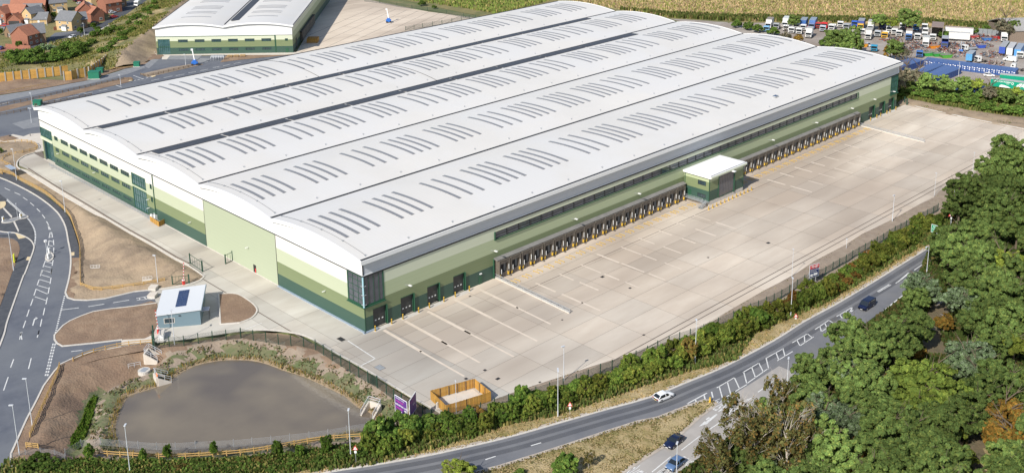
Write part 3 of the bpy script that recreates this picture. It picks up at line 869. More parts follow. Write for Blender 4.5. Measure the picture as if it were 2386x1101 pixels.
# ------------------------------------------------------------------ land behind: estate roads, verges, housing, field, scrapyard
UPA = GP([(-40,232),(0,222.5),(100,207),(203.5,188),(280,165),(320,158),(352,140),(362,134),(500,130),(700,128),(760,125),(790,122),(700,160),(520,205),(300,240),(140,285),(100,300),(96,352),(84,352),(60,345),(0,345),(-40,345)])
sheet('upper_road', UPA, M['asphalt'], .03)
sheet('block_footway', GP([(-40,229),(0,222.5),(100,207),(203.5,188),(280,165),(290,161),(335,153),(338,158),(300,172),(205,196),(100,217),(0,238),(-40,246)]), M['asphalt_grey'], .05)
sheet('verge_strip', GP([(-10,252),(60,237),(190,207),(283,184),(305,180),(311,185),(300,192),(230,208),(100,237),(-10,263)]), M['soil'], .14, 1.5, None, .1, .3, 1, skirt=.12)
sheet('verge_strip', GP([(327,173),(400,157),(460,148),(474,151),(400,168),(345,180)]), M['soil_grey'], .14, 1.5, None, .1, .3, 1, skirt=.12)
sheet('parking_bays', GP([(28,288),(90,273),(92,295),(55,301)]), M['asphalt_grey'], .05)
sheet('parking_bays', GP([(324,154),(346,138),(370,139),(347,160),(334,153)]), M['asphalt_grey'], .05)
sheet('parking_bays', GP([(387,139),(395,130),(471,129),(460,139)]), M['asphalt_grey'], .05)
sheet('parking_bays', GP([(455,146),(467,136),(492,136),(483,146)]), M['asphalt_grey'], .05)
sheet('pavement_left', GP([(-10,330),(0,325),(30,313),(55,318),(70,312),(96,310),(103,352),(85,356),(60,345),(0,346),(-10,346)]), M['footway'], .06)
sheet('soil_patch', GP([(0,320),(22,315),(44,323),(12,329),(0,328)]), M['soil'], .16, 1.2, None, .1, .5, 1, skirt=.1)
sheet('oval_bed', smooth_line(GP([(-6,337),(20,333),(50,331),(78,334),(88,342),(84,350),(62,356),(30,360),(8,368),(-6,380)]), 3, True), M['soil_light'], .1, 1.0, None, .2, .4, 1, skirt=.1)
marks('upper_road_paint', strokes_px([(Z0(0,960), Z0(130,925)), (Z0(905,835), Z0(985,820)), (Z0(770,862), Z0(850,845)), (Z0(1385,740), Z0(1460,725)), (Z0(1500,715), Z0(1580,697)), (Z0(1610,695), Z0(1690,680)), (Z0(1725,670), Z0(1795,657)), (Z0(1835,650), Z0(1905,635)), (Z0(1950,622), Z0(2010,610)), (Z0(2045,605), Z0(2110,590)), (Z0(2140,585), Z0(2210,572)), (Z0(620,895), Z0(730,872)), (Z0(380,940), Z0(470,930)), (Z0(510,915), Z0(600,905)), (Z0(1220,692), Z0(1305,723)), (Z0(1040,775), Z0(1115,800)), (Z0(320,940), Z0(790,845))], .3), M['paint'], .04)
dashes(GP([Z0(1225,740), Z0(1420,700)]), .9, .9, .5, M['paint'], .041, 'give_way_dashes')
sheet('tactile_paving', GP([Z0(1380,700), Z0(1420,692), Z0(1428,700), Z0(1395,712)]), M['tactile'], .17)
sheet('tactile_paving', GP([Z0(1175,738), Z0(1220,730), Z0(1215,742), Z0(1185,748)]), M['tactile'], .17)
sheet('soil_bank_upper', GP([(-10,187),(0,186),(60,183),(152,187),(196,182),(205,170),(260,160),(320,152),(344,139),(352,122),(362,118),(366,128),(392,128),(376,134),(352,140),(338,150),(290,160),(205,187),(100,206),(0,221),(-10,224)]), M['soil'], .05, 1.8, None, .5, .2, 3)
sheet('entrance_paving', GP([(345,131),(360,120),(366,128),(690,122),(760,124),(690,128),(396,130),(389,139),(377,139),(378,133)]), M['footway'], .07)
sheet('soil_patch', GP([(340,137),(350,131),(378,131),(373,138),(352,138)]), M['soil'], .1, 1.5, None, .1, .5, 1)
sheet('soil_patch', GP([(513,146),(528,129),(660,128.5),(700,126),(640,132),(560,140)]), M['soil'], .1, 1.5, None, .1, .5, 1)
# bund between the houses and the second unit
BZ = GP([(-20,128),(60,117),(125,97),(170,88),(230,70),(290,38),(330,10),(352,-5),(390,-40),(560,-60),(480,10),(420,50),(372,88),(366,128),(345,142),(318,152),(262,163),(212,172),(204,160),(150,168),(60,168),(-20,172)])
bund = sheet('grass_bund', BZ, M['grass'], .0, 2.2, bund_h, .25, .3, 3)
me = bund.data
me.materials.append(M['soil_light']); me.materials.append(M['grass_dry'])
cxs = np.array([p.center[:] for p in me.polygons])
D, S = dline(BUND_CREST, cxs[:, 0], cxs[:, 1])
nz_ = np.array([fbm(a, b, .06, 5) for a, b in zip(cxs[:, 0], cxs[:, 1])])
mi = np.zeros(len(D), int)
mi[(S < 0) & (D < 14)] = 1
mi[(S < 0) & (D >= 14)] = 1
mi[(S > 0) & (D < 1.5)] = 1
mi[(S > 0) & (D > 7+nz_*5) & (D < 13+nz_*5)] = 2
mi[(S > 0) & (nz_ > .35)] = 2
me.polygons.foreach_set('material_index', mi.tolist())
# housing estate ground
sheet('housing_ground', GP([(-60,-60),(460,-60),(400,0),(372,8),(330,20),(285,44),(235,66),(180,80),(125,96),(60,112),(0,125),(-60,135)]), M['grass'], .01)
HR = GP([(-60,140),(0,128),(60,119),(125,100),(176,90),(232,71),(280,45),(318,27),(350,10),(380,-12),(420,-50)])
HRu = GP([(370,-50),(330,-10),(300,2),(275,10),(268,20),(262,40),(240,53),(218,62),(180,70),(160,74),(128,77),(128,86),(100,100),(60,110),(0,120),(-60,130)])
sheet('housing_road', HR+HRu, M['asphalt_dark'], .06)
ribbon('kerb_housing', smooth_line(HR, 3), .8, M['kerb'], .03, .2)
sheet('housing_road', GP([(128,77),(160,74),(180,70),(183,74),(128,88),(104,97)]), M['asphalt'], .07)
sheet('block_drive', GP([(2,62),(60,58),(64,66),(40,72),(0,68)]), M['asphalt_grey'], .07)
sheet('brick_drive', GP([(-10,113),(30,106),(62,110),(50,116),(-10,122)]), M['brick'], .075)
# yard of the second unit
sheet('second_yard', GP([(620,131),(690,122.5),(705,98),(772,-40),(800,-60),(830,-30),(860,0),(1000,28),(1110,42),(1260,5),(1500,60),(1200,160),(900,200),(640,170)]), M['slab'], .02).color = (1.02, 1.0, .98, 1)
q = []
for k in range(9):
    t = k/8
    q.append(((760+k*16, 0), (700+k*26-30, 110)))
marks('slab_joints', strokes_px([((1000+i*28-i*2, 28+i*2), (790+i*36, 130)) for i in range(-5, 4)], .22)+strokes_px([((800,18*i+8),(1080,40+18*i)) for i in range(0, 5)], .14), M['joint'], .035)
marks('second_bay_lines', strokes_px([((740,8+i*9.5),(780,11+i*9.5)) for i in range(8)]+[((880+i*9,30+i*1.5),(915+i*9,32+i*1.5)) for i in range(0,9)], .25), M['paint_worn'], .037)
# crop field, hedge strip, scrapyard
sheet('field_margin', GP([(820,-20),(950,3),(1080,30),(1160,46),(1300,5),(1500,40),(1750,70),(2386,70),(2600,70),(2600,-200),(820,-200)]), M['grass'], .0, 12, None, .1, .05, 3)
sheet('maize_field', GP([(1180,-120),(1270,-8),(1330,2),(1440,22),(1560,42),(1700,49),(1950,55),(2140,60),(2386,77),(2700,100),(2900,-150)]), M['field'], .05, 9, None, .2, .05, 3)
sheet('scrapyard', GP([(1560,44),(1700,52),(1950,58),(2140,64),(2386,82),(2600,100),(2700,240),(2386,205),(2160,190),(2060,150),(1800,110)]), M['scrap'], .06, 4, None, .12, .2, 3)
sheet('soil_bank_east', GP([(2098,248),(2090,236),(2110,228),(2200,246),(2300,262),(2386,274),(2600,320),(2500,330),(2386,303),(2281,282.6),(2165,258),(2111,244.8)]), M['soil_light'], .04, 2, None, .5, .2, 2)
sheet('east_scrub', GP([(2088,240),(2096,150),(2160,185),(2386,200),(2700,245),(2600,322),(2386,276),(2300,264),(2200,248),(2110,230)]), M['grass'], .0, 4, None, .2, .2, 2)
# woodland floor on the right
sheet('wood_floor', GP([(2420,350),(2386,368),(2290,400),(2180,505),(2169,560),(2290,505),(2420,440),(2900,200),(2900,1300),(1400,1300),(1500,1162),(1583,1100.5),(1626.5,1068),(1667,1043.5),(1790,941),(1853,880),(1925,819),(2010,758),(2055,726.6),(2120,677),(2290,561),(2420,471),(2700,300)]), mat('wood_floor_mix', (.10, .09, .05), .95, (.16, .12, .07), .3, 1, bump=.2, bscale=1.5), .03, 4, None, .2, .2, 2)
pths = []
pth = smooth_line(GP([(2192,686),(2200,705),(2178,745),(2166,775),(2172,800),(2186,830)]), 4)
ribbon('woodland_path', pth, 2.6, mat('path_tarmac', (.30, .27, .25), .9, (.24, .22, .2), .6, 1), .12)
ribbon('woodland_path', smooth_line(GP([(2296,960),(2290,985),(2283,1010),(2288,1040),(2296,1070),(2300,1110)]), 4), 3.0, M['soil_grey'], .12)
sheet('clearing', GP([(2300,1020),(2340,1060),(2350,1110),(2280,1110),(2270,1050)]), M['grass_dry'], .1, 2, None, .1, .4, 1)
ribbon('woodland_path', smooth_line(GP([(2345,845),(2365,852),(2400,850)]), 4), 3.0, M['concrete_road'], .12)
# ------------------------------------------------------------------ the warehouse
HF = 13.4; HE = 17.3; HV = 17.45; OV = 0.85
YE = [-OV, 34.45, 67.94, 101.6, 135.2, 170.9]
def arc(i, y):
    y0, y1 = YE[i], YE[i+1]
    t = (y-y0)/(y1-y0)
    a = HE if i == 0 else HV; b = HE if i == 4 else HV
    return a+(b-a)*t + 1.55*4*t*(1-t)
wh = thing('warehouse', 'huge green and white distribution warehouse with five curved white roof bays', 'warehouse')
def prof(i, n=20, ya=None, yb=None):
    ya = YE[i] if ya is None else ya; yb = YE[i+1] if yb is None else yb
    return [(ya+(yb-ya)*k/n, arc(i, ya+(yb-ya)*k/n)) for k in range(n+1)]
for i in range(5):
    P = prof(i)
    mb = MB(); x0, x1 = -.75, L_+.9
    for k in range(20):
        (ya, za), (yb, zb) = P[k], P[k+1]
        mb.face([(x0, ya, za), (x1, ya, za), (x1, yb, zb), (x0, yb, zb)])
        mb.face([(x0, yb, zb-.5), (x1, yb, zb-.5), (x1, ya, za-.5), (x0, ya, za-.5)])
    o = mb.build('roof_vault', M['roof'], wh, smooth=False)
    o.data.polygons.foreach_set('use_smooth', [True]*len(o.data.polygons))
# rounded white verge at both gables
for i in range(5):
    for x0, x1 in ((-.95, -.7), (L_+.75, L_+1.0)):
        P = prof(i); mb = MB()
        for k in range(20):
            (ya, za), (yb, zb) = P[k], P[k+1]
            mb.hexa([(x0, ya, za-.75), (x1, ya, za-.75), (x1, yb, zb-.75), (x0, yb, zb-.75), (x0, ya, za+.08), (x1, ya, za+.08), (x1, yb, zb+.08), (x0, yb, zb+.08)])
        mb.build('verge_flashing', M['roof_edge'], wh)
# gutters
for y in YE[1:5]:
    MB().box(-.7, L_+.8, y-.34, y+.34, HV-.15, HV+.16).build('valley_gutter', M['gutter'], wh)
for y, s in ((YE[0], 1), (YE[5], -1)):
    MB().box(-.7, L_+.95, min(y+s*.1, y+s*.62), max(y+s*.1, y+s*.62), HE-.05, HE+.24).build('eaves_gutter', M['gutter'], wh)
    MB().box(-.95, L_+1.0, min(y-s*.12, y+s*.1), max(y-s*.12, y+s*.1), HE-.85, HE+.1).build('eaves_fascia', M['white_clad'], wh)
    MB().box(-.9, L_+.95, min(y+s*.1, y+s*.85), max(y+s*.1, y+s*.85), HE-.85, HE-.75).build('soffit', M['off_clad'], wh)
# rooflights
SK = [3.4,6.4,9.4,12.3,19.2,22.2,25.2,28.2,37.05,40.95,44.95,50.8,53.75,56.7,59.6,66.5,69.5,72.4,75.5,84.3,88.25,92.2,97.95,100.9,103.8,106.8,113.8,116.75,119.7,122.65,129.6,132.55,135.55,138.6,144.4,148.35,152.1,161.1,164.1,167,169.95,177,179.95,182.9,186,191.95,195.95,199.75,208.6,211.6,214.55,217.5,224.4,227.4,230.45,233.6]
for i in range(5):
    y0, y1 = YE[i], YE[i+1]; w = y1-y0
    ya, yb = (9.6, 24.8) if i == 0 else (y0+w*.275, y0+w*.72)
    mb = MB(); P = prof(i, 10, ya, yb)
    for k in range(10):
        (a, za), (b, zb) = P[k], P[k+1]
        mb.hexa([(-.5, a, za-.1), (.5, a, za-.1), (.5, b, zb-.1), (-.5, b, zb-.1), (-.42, a, za+.13), (.42, a, za+.13), (.42, b, zb+.13), (-.42, b, zb+.13)])
    me = mb.mesh('rooflight', M['skylight'])
    for x in SK:
        if i >= 3 and x < 12: continue
        inst('rooflight', me, wh, (x, 0, 0))
    if i in (0, 1, 2): inst('rooflight', me, wh, (239.3, 0, 0))
# dark strips beside the two far valleys
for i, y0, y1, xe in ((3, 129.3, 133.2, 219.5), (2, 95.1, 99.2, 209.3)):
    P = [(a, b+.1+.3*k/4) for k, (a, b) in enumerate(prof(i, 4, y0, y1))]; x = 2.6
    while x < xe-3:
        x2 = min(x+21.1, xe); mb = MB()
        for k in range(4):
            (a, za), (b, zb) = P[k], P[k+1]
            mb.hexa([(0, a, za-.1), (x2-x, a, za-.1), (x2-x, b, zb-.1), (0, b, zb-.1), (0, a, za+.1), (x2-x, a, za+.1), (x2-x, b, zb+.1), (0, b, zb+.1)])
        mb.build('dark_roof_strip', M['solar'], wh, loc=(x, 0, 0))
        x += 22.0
# fall-arrest anchors and lines
am = MB(); am.box(-.18, .18, -.18, .18, 0, .08); am.tube((0, 0, .05), (0, 0, .32), .05); am.box(-.3, .3, -.04, .04, .26, .32)
ame = am.mesh('roof_anchor', M['steel'])
for i in range(5):
    for y in (np.linspace(YE[i]+1.5, YE[i+1]-1.5, 5)): inst('roof_anchor', ame, wh, (1.4, y, arc(i, y)))
    for x in np.arange(14, 238, 13.2): inst('roof_anchor', ame, wh, (x, YE[i]+2.2, arc(i, YE[i]+2.2)))
for i in range(5):
    P = prof(i, 12, YE[i]+1.5, YE[i+1]-1.5); mb = MB()
    for k in range(12): mb.bar((1.4, P[k][0], P[k][1]+.22), (1.4, P[k+1][0], P[k+1][1]+.22), .04)
    mb.build('safety_line', M['gutter'], wh)
for x, i in ((84, 4), (109, 3)):
    P = prof(i, 12); mb = MB()
    for k in range(12): mb.bar((x, P[k][0], P[k][1]+.1), (x, P[k+1][0], P[k+1][1]+.1), .09)
    mb.build('roof_cable', M['gutter'], wh)
mb = MB(); mb.box(-.9, .9, -.6, .6, .1, .5); mb.mat(1).box(-.8, .8, -.5, .5, .5, .55)
mb.build('roof_unit', [M['steel'], M['pv']], wh, loc=(168.5, 5.2, arc(0, 5.2)))

# ---- gable wall facing the service road (x = 0)
BANDS = [(0, 3.3, 'dark_clad'), (3.3, 6.45, 'mid_clad'), (6.45, 9.9, 'pale_clad'), (9.9, 13.3, 'off_clad')]
def upper_gable(x0, x1):
    for i in range(5):
        P = prof(i, 16, max(YE[i], 0) if i == 0 else YE[i], min(YE[i+1], B_) if i == 4 else YE[i+1])
        poly = [(P[0][0], HF)]+[(P[-1][0], HF)]+[(a, b-.2) for a, b in P[::-1]]
        MB().prismx(poly, x0, x1).build('gable_panel', M['white_clad'], wh)
upper_gable(-.02, .25)
MB().box(-.13, .2, -.02, B_, HF-.2, HF).build('drip_line', M['gutter'], wh)
def pieces(cells, mk):
    """group touching cells so that each separate piece of wall is its own part"""
    left = list(cells)
    while left:
        grp = [left.pop()]; i = 0
        while i < len(grp):
            a = grp[i]; i += 1
            for b in left[:]:
                ox = min(a[1], b[1])-max(a[0], b[0]); oz = min(a[3], b[3])-max(a[2], b[2])
                if ox >= -1e-6 and oz >= -1e-6 and (ox > 1e-6 or oz > 1e-6): grp.append(b); left.remove(b)
        mb = MB()
        for c in grp: mk(mb, c)
        yield mb
def clad(y0, y1, z0, z1, m, x=0.0, holes=(), name='cladding_band', th=.22):
    """wall band on the plane x, pierced by (ya,yb,za,zb) openings"""
    ys = sorted({y0, y1, *[min(max(h[0], y0), y1) for h in holes], *[min(max(h[1], y0), y1) for h in holes]})
    zs = sorted({z0, z1, *[min(max(h[2], z0), z1) for h in holes], *[min(max(h[3], z0), z1) for h in holes]})
    cells = []
    for a, b in zip(ys[:-1], ys[1:]):
        for c, d in zip(zs[:-1], zs[1:]):
            ym, zm = (a+b)/2, (c+d)/2
            if any(h[0] < ym < h[1] and h[2] < zm < h[3] for h in holes): continue
            cells.append((a, b, c, d))
    for mb in pieces(cells, lambda q, c: q.box(x, x+th, *c)): mb.build(name, M[m], wh)
wins = []
wy = [(154.65-6.74*k, 149.55-6.74*k) for k in range(7)]
for zb, zt in ((8.8, 10.15), (5.05, 6.3), (1.4, 2.38)):
    wins.append((156.95, 159.5, zb, zt))
    for a, b in wy: wins.append((b, a, zb, zt))
wins += [(95.75, 96.9, 8.65, 10.1), (95.75, 96.9, 4.8, 6.28)]
big = [(99.3, 107.7, 7.3, 10.85), (99.3, 107.6, .15, 6.75), (161.3, 170.1, 7.9, 10.95), (161.3, 170.1, .0, 6.85)]
door_s = [(95.6, 96.8, 0, 2.2)]
allh = wins+big+door_s
for z0, z1, m in [(0, 2.9, 'dark_clad'), (2.9, 6.5, 'mid_clad'), (6.5, 9.8, 'pale_clad'), (9.8, 13.26, 'off_clad')]:
    clad(95.0, B_, z0, z1, m, 0, [h for h in allh if h[3] > z0 and h[2] < z1])
for z0, z1, m in [(0, 3.4, 'dark_clad'), (3.4, 6.5, 'mid_clad'), (6.5, 9.95, 'pale_clad'), (9.95, 13.26, 'off_clad')]:
    clad(67.7, 94.75, z0, z1, m)
rd = (43.9, 45.2, 0, 2.2)
clad(34.3, 67.55, 0, 13.26, 'panel_clad', 0, [rd])
for z0, z1, m in [(0, 3.24, 'dark_clad'), (3.24, 6.4, 'mid_clad'), (6.4, 9.9, 'pale_clad'), (9.9, 13.26, 'off_clad')]:
    clad(.0, 34.1, z0, z1, m, 0, [(0, 5.8, 6.0, 13.3)])
MB().box(-.15, .2, 94.6, 95.0, 0, HF-.2).build('corner_trim', M['green_trim'], wh)
MB().box(-.03, .2, 67.55, 67.7, 0, HF-.15).build('corner_trim', M['gutter'], wh)
MB().box(-.03, .2, 34.1, 34.3, 0, HF-.15).build('corner_trim', M['gutter'], wh)
# white cill strip between upper and lower entrance glazing
MB().box(-.25, .3, 161.3, 170.2, 7.0, 7.6).build('canopy_strip', M['cream_clad'], wh)
def window_x(x, y0, y1, z0, z1, nv, nh=1, glass='glass', deep=.16, fr=.1):
    """window recessed into the plane x; frame, panes"""
    mb = MB()
    for a, b in ((y0, y0+fr), (y1-fr, y1)): mb.box(x-.03, x+deep, a, b, z0, z1)
    for a, b in ((z0, z0+fr), (z1-fr, z1)): mb.box(x-.03, x+deep, y0+fr, y1-fr, a, b)
    for k in range(1, nv):
        yy = y0+(y1-y0)*k/nv; mb.box(x+.02, x+deep, yy-.04, yy+.04, z0+fr, z1-fr)
    for k in range(1, nh):
        zz = z0+(z1-z0)*k/nh; mb.box(x+.025, x+deep, y0+fr, y1-fr, zz-.04, zz+.04)
    w = mb.build('window', M['frame_green'], wh)
    MB().box(x+.1, x+.13, y0+.05, y1-.05, z0+.05, z1-.05).build('pane', M[glass], w)
    return w
for h in wins: window_x(0, h[0], h[1], h[2], h[3], 4 if h[1]-h[0] > 3 else 2)
window_x(0, *big[0], 6, 2, 'glass_teal', fr=.3); window_x(0, *big[1], 6, 3, 'glass_teal', fr=.3); window_x(0, *big[2], 7, 2, 'glass_teal', fr=.2)
# ground-floor corner entrance is set back
window_x(.9, 161.3, 168.6, 0.0, 6.85, 7, 4, 'glass_teal')
MB().box(.3, .9, 161.1, 161.3, 0, 6.85).build('entrance_reveal', M['frame_green'], wh)
MB().box(.3, 9, 168.8, B_, 6.85, 7.0).build('entrance_soffit', M['frame_green'], wh)
MB().box(.25, 9, 168.7, 168.9, 0, 6.85).build('entrance_return', M['glass_teal'], wh)
MB().box(.02, .2, rd[0], rd[1], 0, 2.2).build('fire_door', M['black'], wh)
MB().box(-.02, .02, rd[0]+.15, rd[0]+.55, .1, 1.3).build('door_sign', M['red'], wh)
MB().box(.05, .2, 95.6, 96.8, 0, 2.2).build('side_door', M['frame_green'], wh)
# wall lamps on the gable
lm = MB(); lm.box(-.9, -.2, -.12, .12, -.05, .08).bar((-.25, 0, 0), (0, 0, .15), .05)
lme = lm.mesh('wall_lamp', M['white'])
for y, z in ((14.5, 5.2), (46.8, 6.2), (75, 4.9), (98, 5.2), (98.2, 2.6), (131.5, 4.9), (157, 4.9)): inst('wall_lamp', lme, wh, (0, y, z))
# plinth kerb with pale blue film at the foot of the near walls
MB().box(-.5, -.02, -.5, 34, 0, .2).build('plinth_film', mat('pale_blue_film', (.36, .43, .50), .4, (.26, .32, .40), 2, 1), wh)
MB().box(-.7, 3.2, -.6, -.02, 0, .2).build('plinth_film', MATS['pale_blue_film'], wh)
MB().box(-.12, -.02, 34, 170, 0, .18).build('plinth', M['kerb'], wh)

# ---- long wall facing the dock yard (y = 0), built as bands with openings
def cladx(x0, x1, z0, z1, m, holes=(), y=0.0, th=.22, name='cladding_band', y0=None):
    xs = sorted({x0, x1, *[min(max(h[0], x0), x1) for h in holes], *[min(max(h[1], x0), x1) for h in holes]})
    zs = sorted({z0, z1, *[min(max(h[2], z0), z1) for h in holes], *[min(max(h[3], z0), z1) for h in holes]})
    cells = []
    for a, b in zip(xs[:-1], xs[1:]):
        for c, d in zip(zs[:-1], zs[1:]):
            xm, zm = (a+b)/2, (c+d)/2
            if any(h[0] < xm < h[1] and h[2] < zm < h[3] for h in holes): continue
            cells.append((a, b, c, d))
    for mb in pieces(cells, lambda q, c: q.box(c[0], c[1], y, y+th, c[2], c[3])): mb.build(name, M[m], wh)
ddoors = [(2.3, 6.0), (10.1, 13.8), (17.9, 21.4), (25.85, 29.4), (221.3, 224.9), (228.6, 232.2), (235.4, 238.9)]
op = [(a, b, 0, 4.65) for a, b in ddoors]+[(38.9, 114.0, 0, 5.0), (131.0, 212.8, 0, 4.8), (39.4, 212.4, 9.98, 11.85), (0, 5.6, 6.1, 13.35), (236.0, 241.4, 6.2, 13.35)]
for z0, z1, m in [(0, 3.45, 'dark_clad'), (3.45, 6.75, 'mid_clad'), (6.75, 10.15, 'light_clad'), (10.15, 13.26, 'cream_clad')]:
    cladx(.22, L_, z0, z1, m, [h for h in op if h[3] > z0 and h[2] < z1])
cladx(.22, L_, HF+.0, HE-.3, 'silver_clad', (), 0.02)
MB().box(-.03, L_, -.2, .2, HF-.36, HF+.0).build('drip_line', M['gutter'], wh)
MB().box(.0, L_, -.10, .0, HF+.0, HF+.16).build('drip_flashing', M['white_clad'], wh)
MB().box(-.08, .24, -.08, .0, HF, HE-.85).build('corner_trim', M['gutter'], wh)
MB().box(-.04, .2, -.04, .0, 0, 6.0).build('corner_trim', M['frame_green'], wh)
# far gable and rear walls
MB().box(L_-.22, L_, 0.22, B_, 0, HF).build('rear_gable', M['light_clad'], wh)
upper_gable(L_-.25, L_+.02)
MB().box(.22, L_-.22, B_-.22, B_, 0, HE-.3).build('rear_wall', M['light_clad'], wh)
MB().box(.3, L_-.3, .3, B_-.3, .0, .04).build('floor_slab', M['footway'], wh)
def window_y(y, x0, x1, z0, z1, nv, nh=1, glass='glass', fr=.1, parent=None, deep=.2, m='frame_green'):
    mb = MB()
    for a, b in ((x0, x0+fr), (x1-fr, x1)): mb.box(a, b, y-.04, y+deep, z0, z1)
    for a, b in ((z0, z0+fr), (z1-fr, z1)): mb.box(x0+fr, x1-fr, y-.04, y+deep, a, b)
    for k in range(1, nv):
        xx = x0+(x1-x0)*k/nv; mb.box(xx-.04, xx+.04, y+.02, y+deep, z0+fr, z1-fr)
    for k in range(1, nh):
        zz = z0+(z1-z0)*k/nh; mb.box(x0+fr, x1-fr, y+.025, y+deep, zz-.04, zz+.04)
    w = mb.build('window', M[m], parent or wh)
    MB().box(x0+.05, x1-.05, y+.1, y+.13, z0+.05, z1-.05).build('pane', M[glass], w)
    return w
# near corner glazing on both faces
window_y(-.05, .05, 5.6, 6.1, 13.25, 4, 1, 'glass_grey', fr=.28)
window_x(-.05, .05, 5.75, 6.1, 13.25, 3, 5, 'glass_grey', fr=.28)
for z in (6.6, 8.9, 11.0): MB().box(-.35, .5, -.35, .5, z, z+.12).build('glazing_tie', M['steel'], wh)
MB().tube((-.14, -.14, 6.1), (-.14, -.14, 13.2), .2, 10).build('corner_post', mat('pale_blue_post', (.34, .55, .62), .35), wh)
MB().box(-.4, 5.8, -.4, .1, 5.85, 6.08).build('glazing_cill', M['frame_green'], wh)
MB().box(-.4, .1, .1, 5.9, 5.85, 6.08).build('glazing_cill', M['frame_green'], wh)
window_y(-.05, 236.0, 241.3, 6.2, 13.25, 4, 3, 'glass_teal', fr=.25)
MB().box(235.8, 241.8, -.4, .1, 5.95, 6.18).build('glazing_cill', M['frame_green'], wh)
# the long clerestory strip: one window per pair of panes
nwin = 43
for k in range(nwin):
    a = 39.6+k*(212.2-39.6)/nwin; b = 39.6+(k+1)*(212.2-39.6)/nwin
    window_y(.1, a, b-.003, 10.0, 11.8, 1, 2, 'glass_grey' if k % 7 not in (2, 3) else 'glass', fr=.07, m='black')
MB().box(39.2, 39.5, -.25, .0, 9.8, 11.95).build('strip_reveal', M['frame_green'], wh)
MB().box(212.3, 212.6, -.25, .0, 9.8, 11.95).build('strip_reveal', M['frame_green'], wh)
MB().box(39.5, 212.3, -.28, .0, 9.82, 9.97).build('strip_cill', M['frame_green'], wh)
# level-access doors: recessed leaf, green reveal, bollards
for a, b in ddoors:
    d = MB().box(a, b, .45, .5, 0, 4.65).build('roller_door', M['door_dark'], wh)
    mb = MB()
    for k, fx in enumerate((.2, .45, .72)): mb.box(a+(b-a)*fx, a+(b-a)*fx+.4, .43, .45, 1.55, 1.85)
    mb.build('vision_panel', M['render_white'], d)
    MB().box(b, b+.16, -.32, .5, 0, 4.75).box(a-.02, b, -.05, .5, 4.65, 4.78).build('door_reveal', M['frame_green'], wh)
    sheet('door_ramp', [(a-.8, -.1), (a-.8, -1.5), (b+1.0, -1.5), (b+1.0, -.1)], M['kerb'], .06)
bol = thing('bollard', '', 'bollard')
mb = MB(); mb.tube((0, 0, 0), (0, 0, 1.25), .16, 8)
mb.build('post', M['yellow'], bol)
mb = MB()
for k in range(3): mb.tube((0, 0, .2+.36*k), (0, 0, .34+.36*k), .168, 8)
mb.build('black_band', M['black'], bol)
used = False
names = ['first', 'second', 'third', 'fourth', 'fifth', 'sixth', 'seventh', 'eighth', 'ninth', 'tenth', 'eleventh', 'twelfth', 'thirteenth', 'fourteenth', 'fifteenth', 'sixteenth', 'seventeenth', 'eighteenth', 'nineteenth', 'twentieth', '21st', '22nd', '23rd', '24th', '25th', '26th', '27th', '28th', '29th', '30th', '31st', '32nd', '33rd', '34th', '35th', '36th', '37th', '38th', '39th', '40th', '41st', '42nd', '43rd', '44th', '45th', '46th', '47th', '48th', '49th', '50th']
for k, (a, b) in enumerate(ddoors):
    for s, x in (('left', a-.35), ('right', b+.55)):
        near = k < 4
        place(bol, used, (x, -1.0, .05), 0, 'yellow bollard %s of the %s roller door from the %s corner' % (s, names[k if near else 6-k], 'near glazed' if near else 'far glazed'), 'yellow bollards beside the roller doors'); used = True
# lamps on arms along the dock wall
lm = MB(); lm.bar((0, 0, 0), (0, -1.5, .35), .08); lm.mat(1).box(-.22, .22, -2.3, -1.4, .28, .46)
lme = lm.mesh('flood_lamp', [M['steel'], M['white']])
for x in (11.5, 38.0, 66.5, 92.0, 115.0, 157.5, 183.0, 206.0, 221.5, 235.5):
    if 110 < x < 130: continue
    inst('flood_lamp', lme, wh, (x, 0, 7.6))
MB().box(34.0, 35.0, -.12, 0, 0, 2.1).build('fire_door', M['frame_green'], wh)
MB().box(34.2, 34.8, -.3, 0, 2.6, 2.8).build('door_lamp', M['white'], wh)
MB().box(216.0, 217.0, -.12, 0, 0, 2.1).build('fire_door', M['frame_green'], wh)

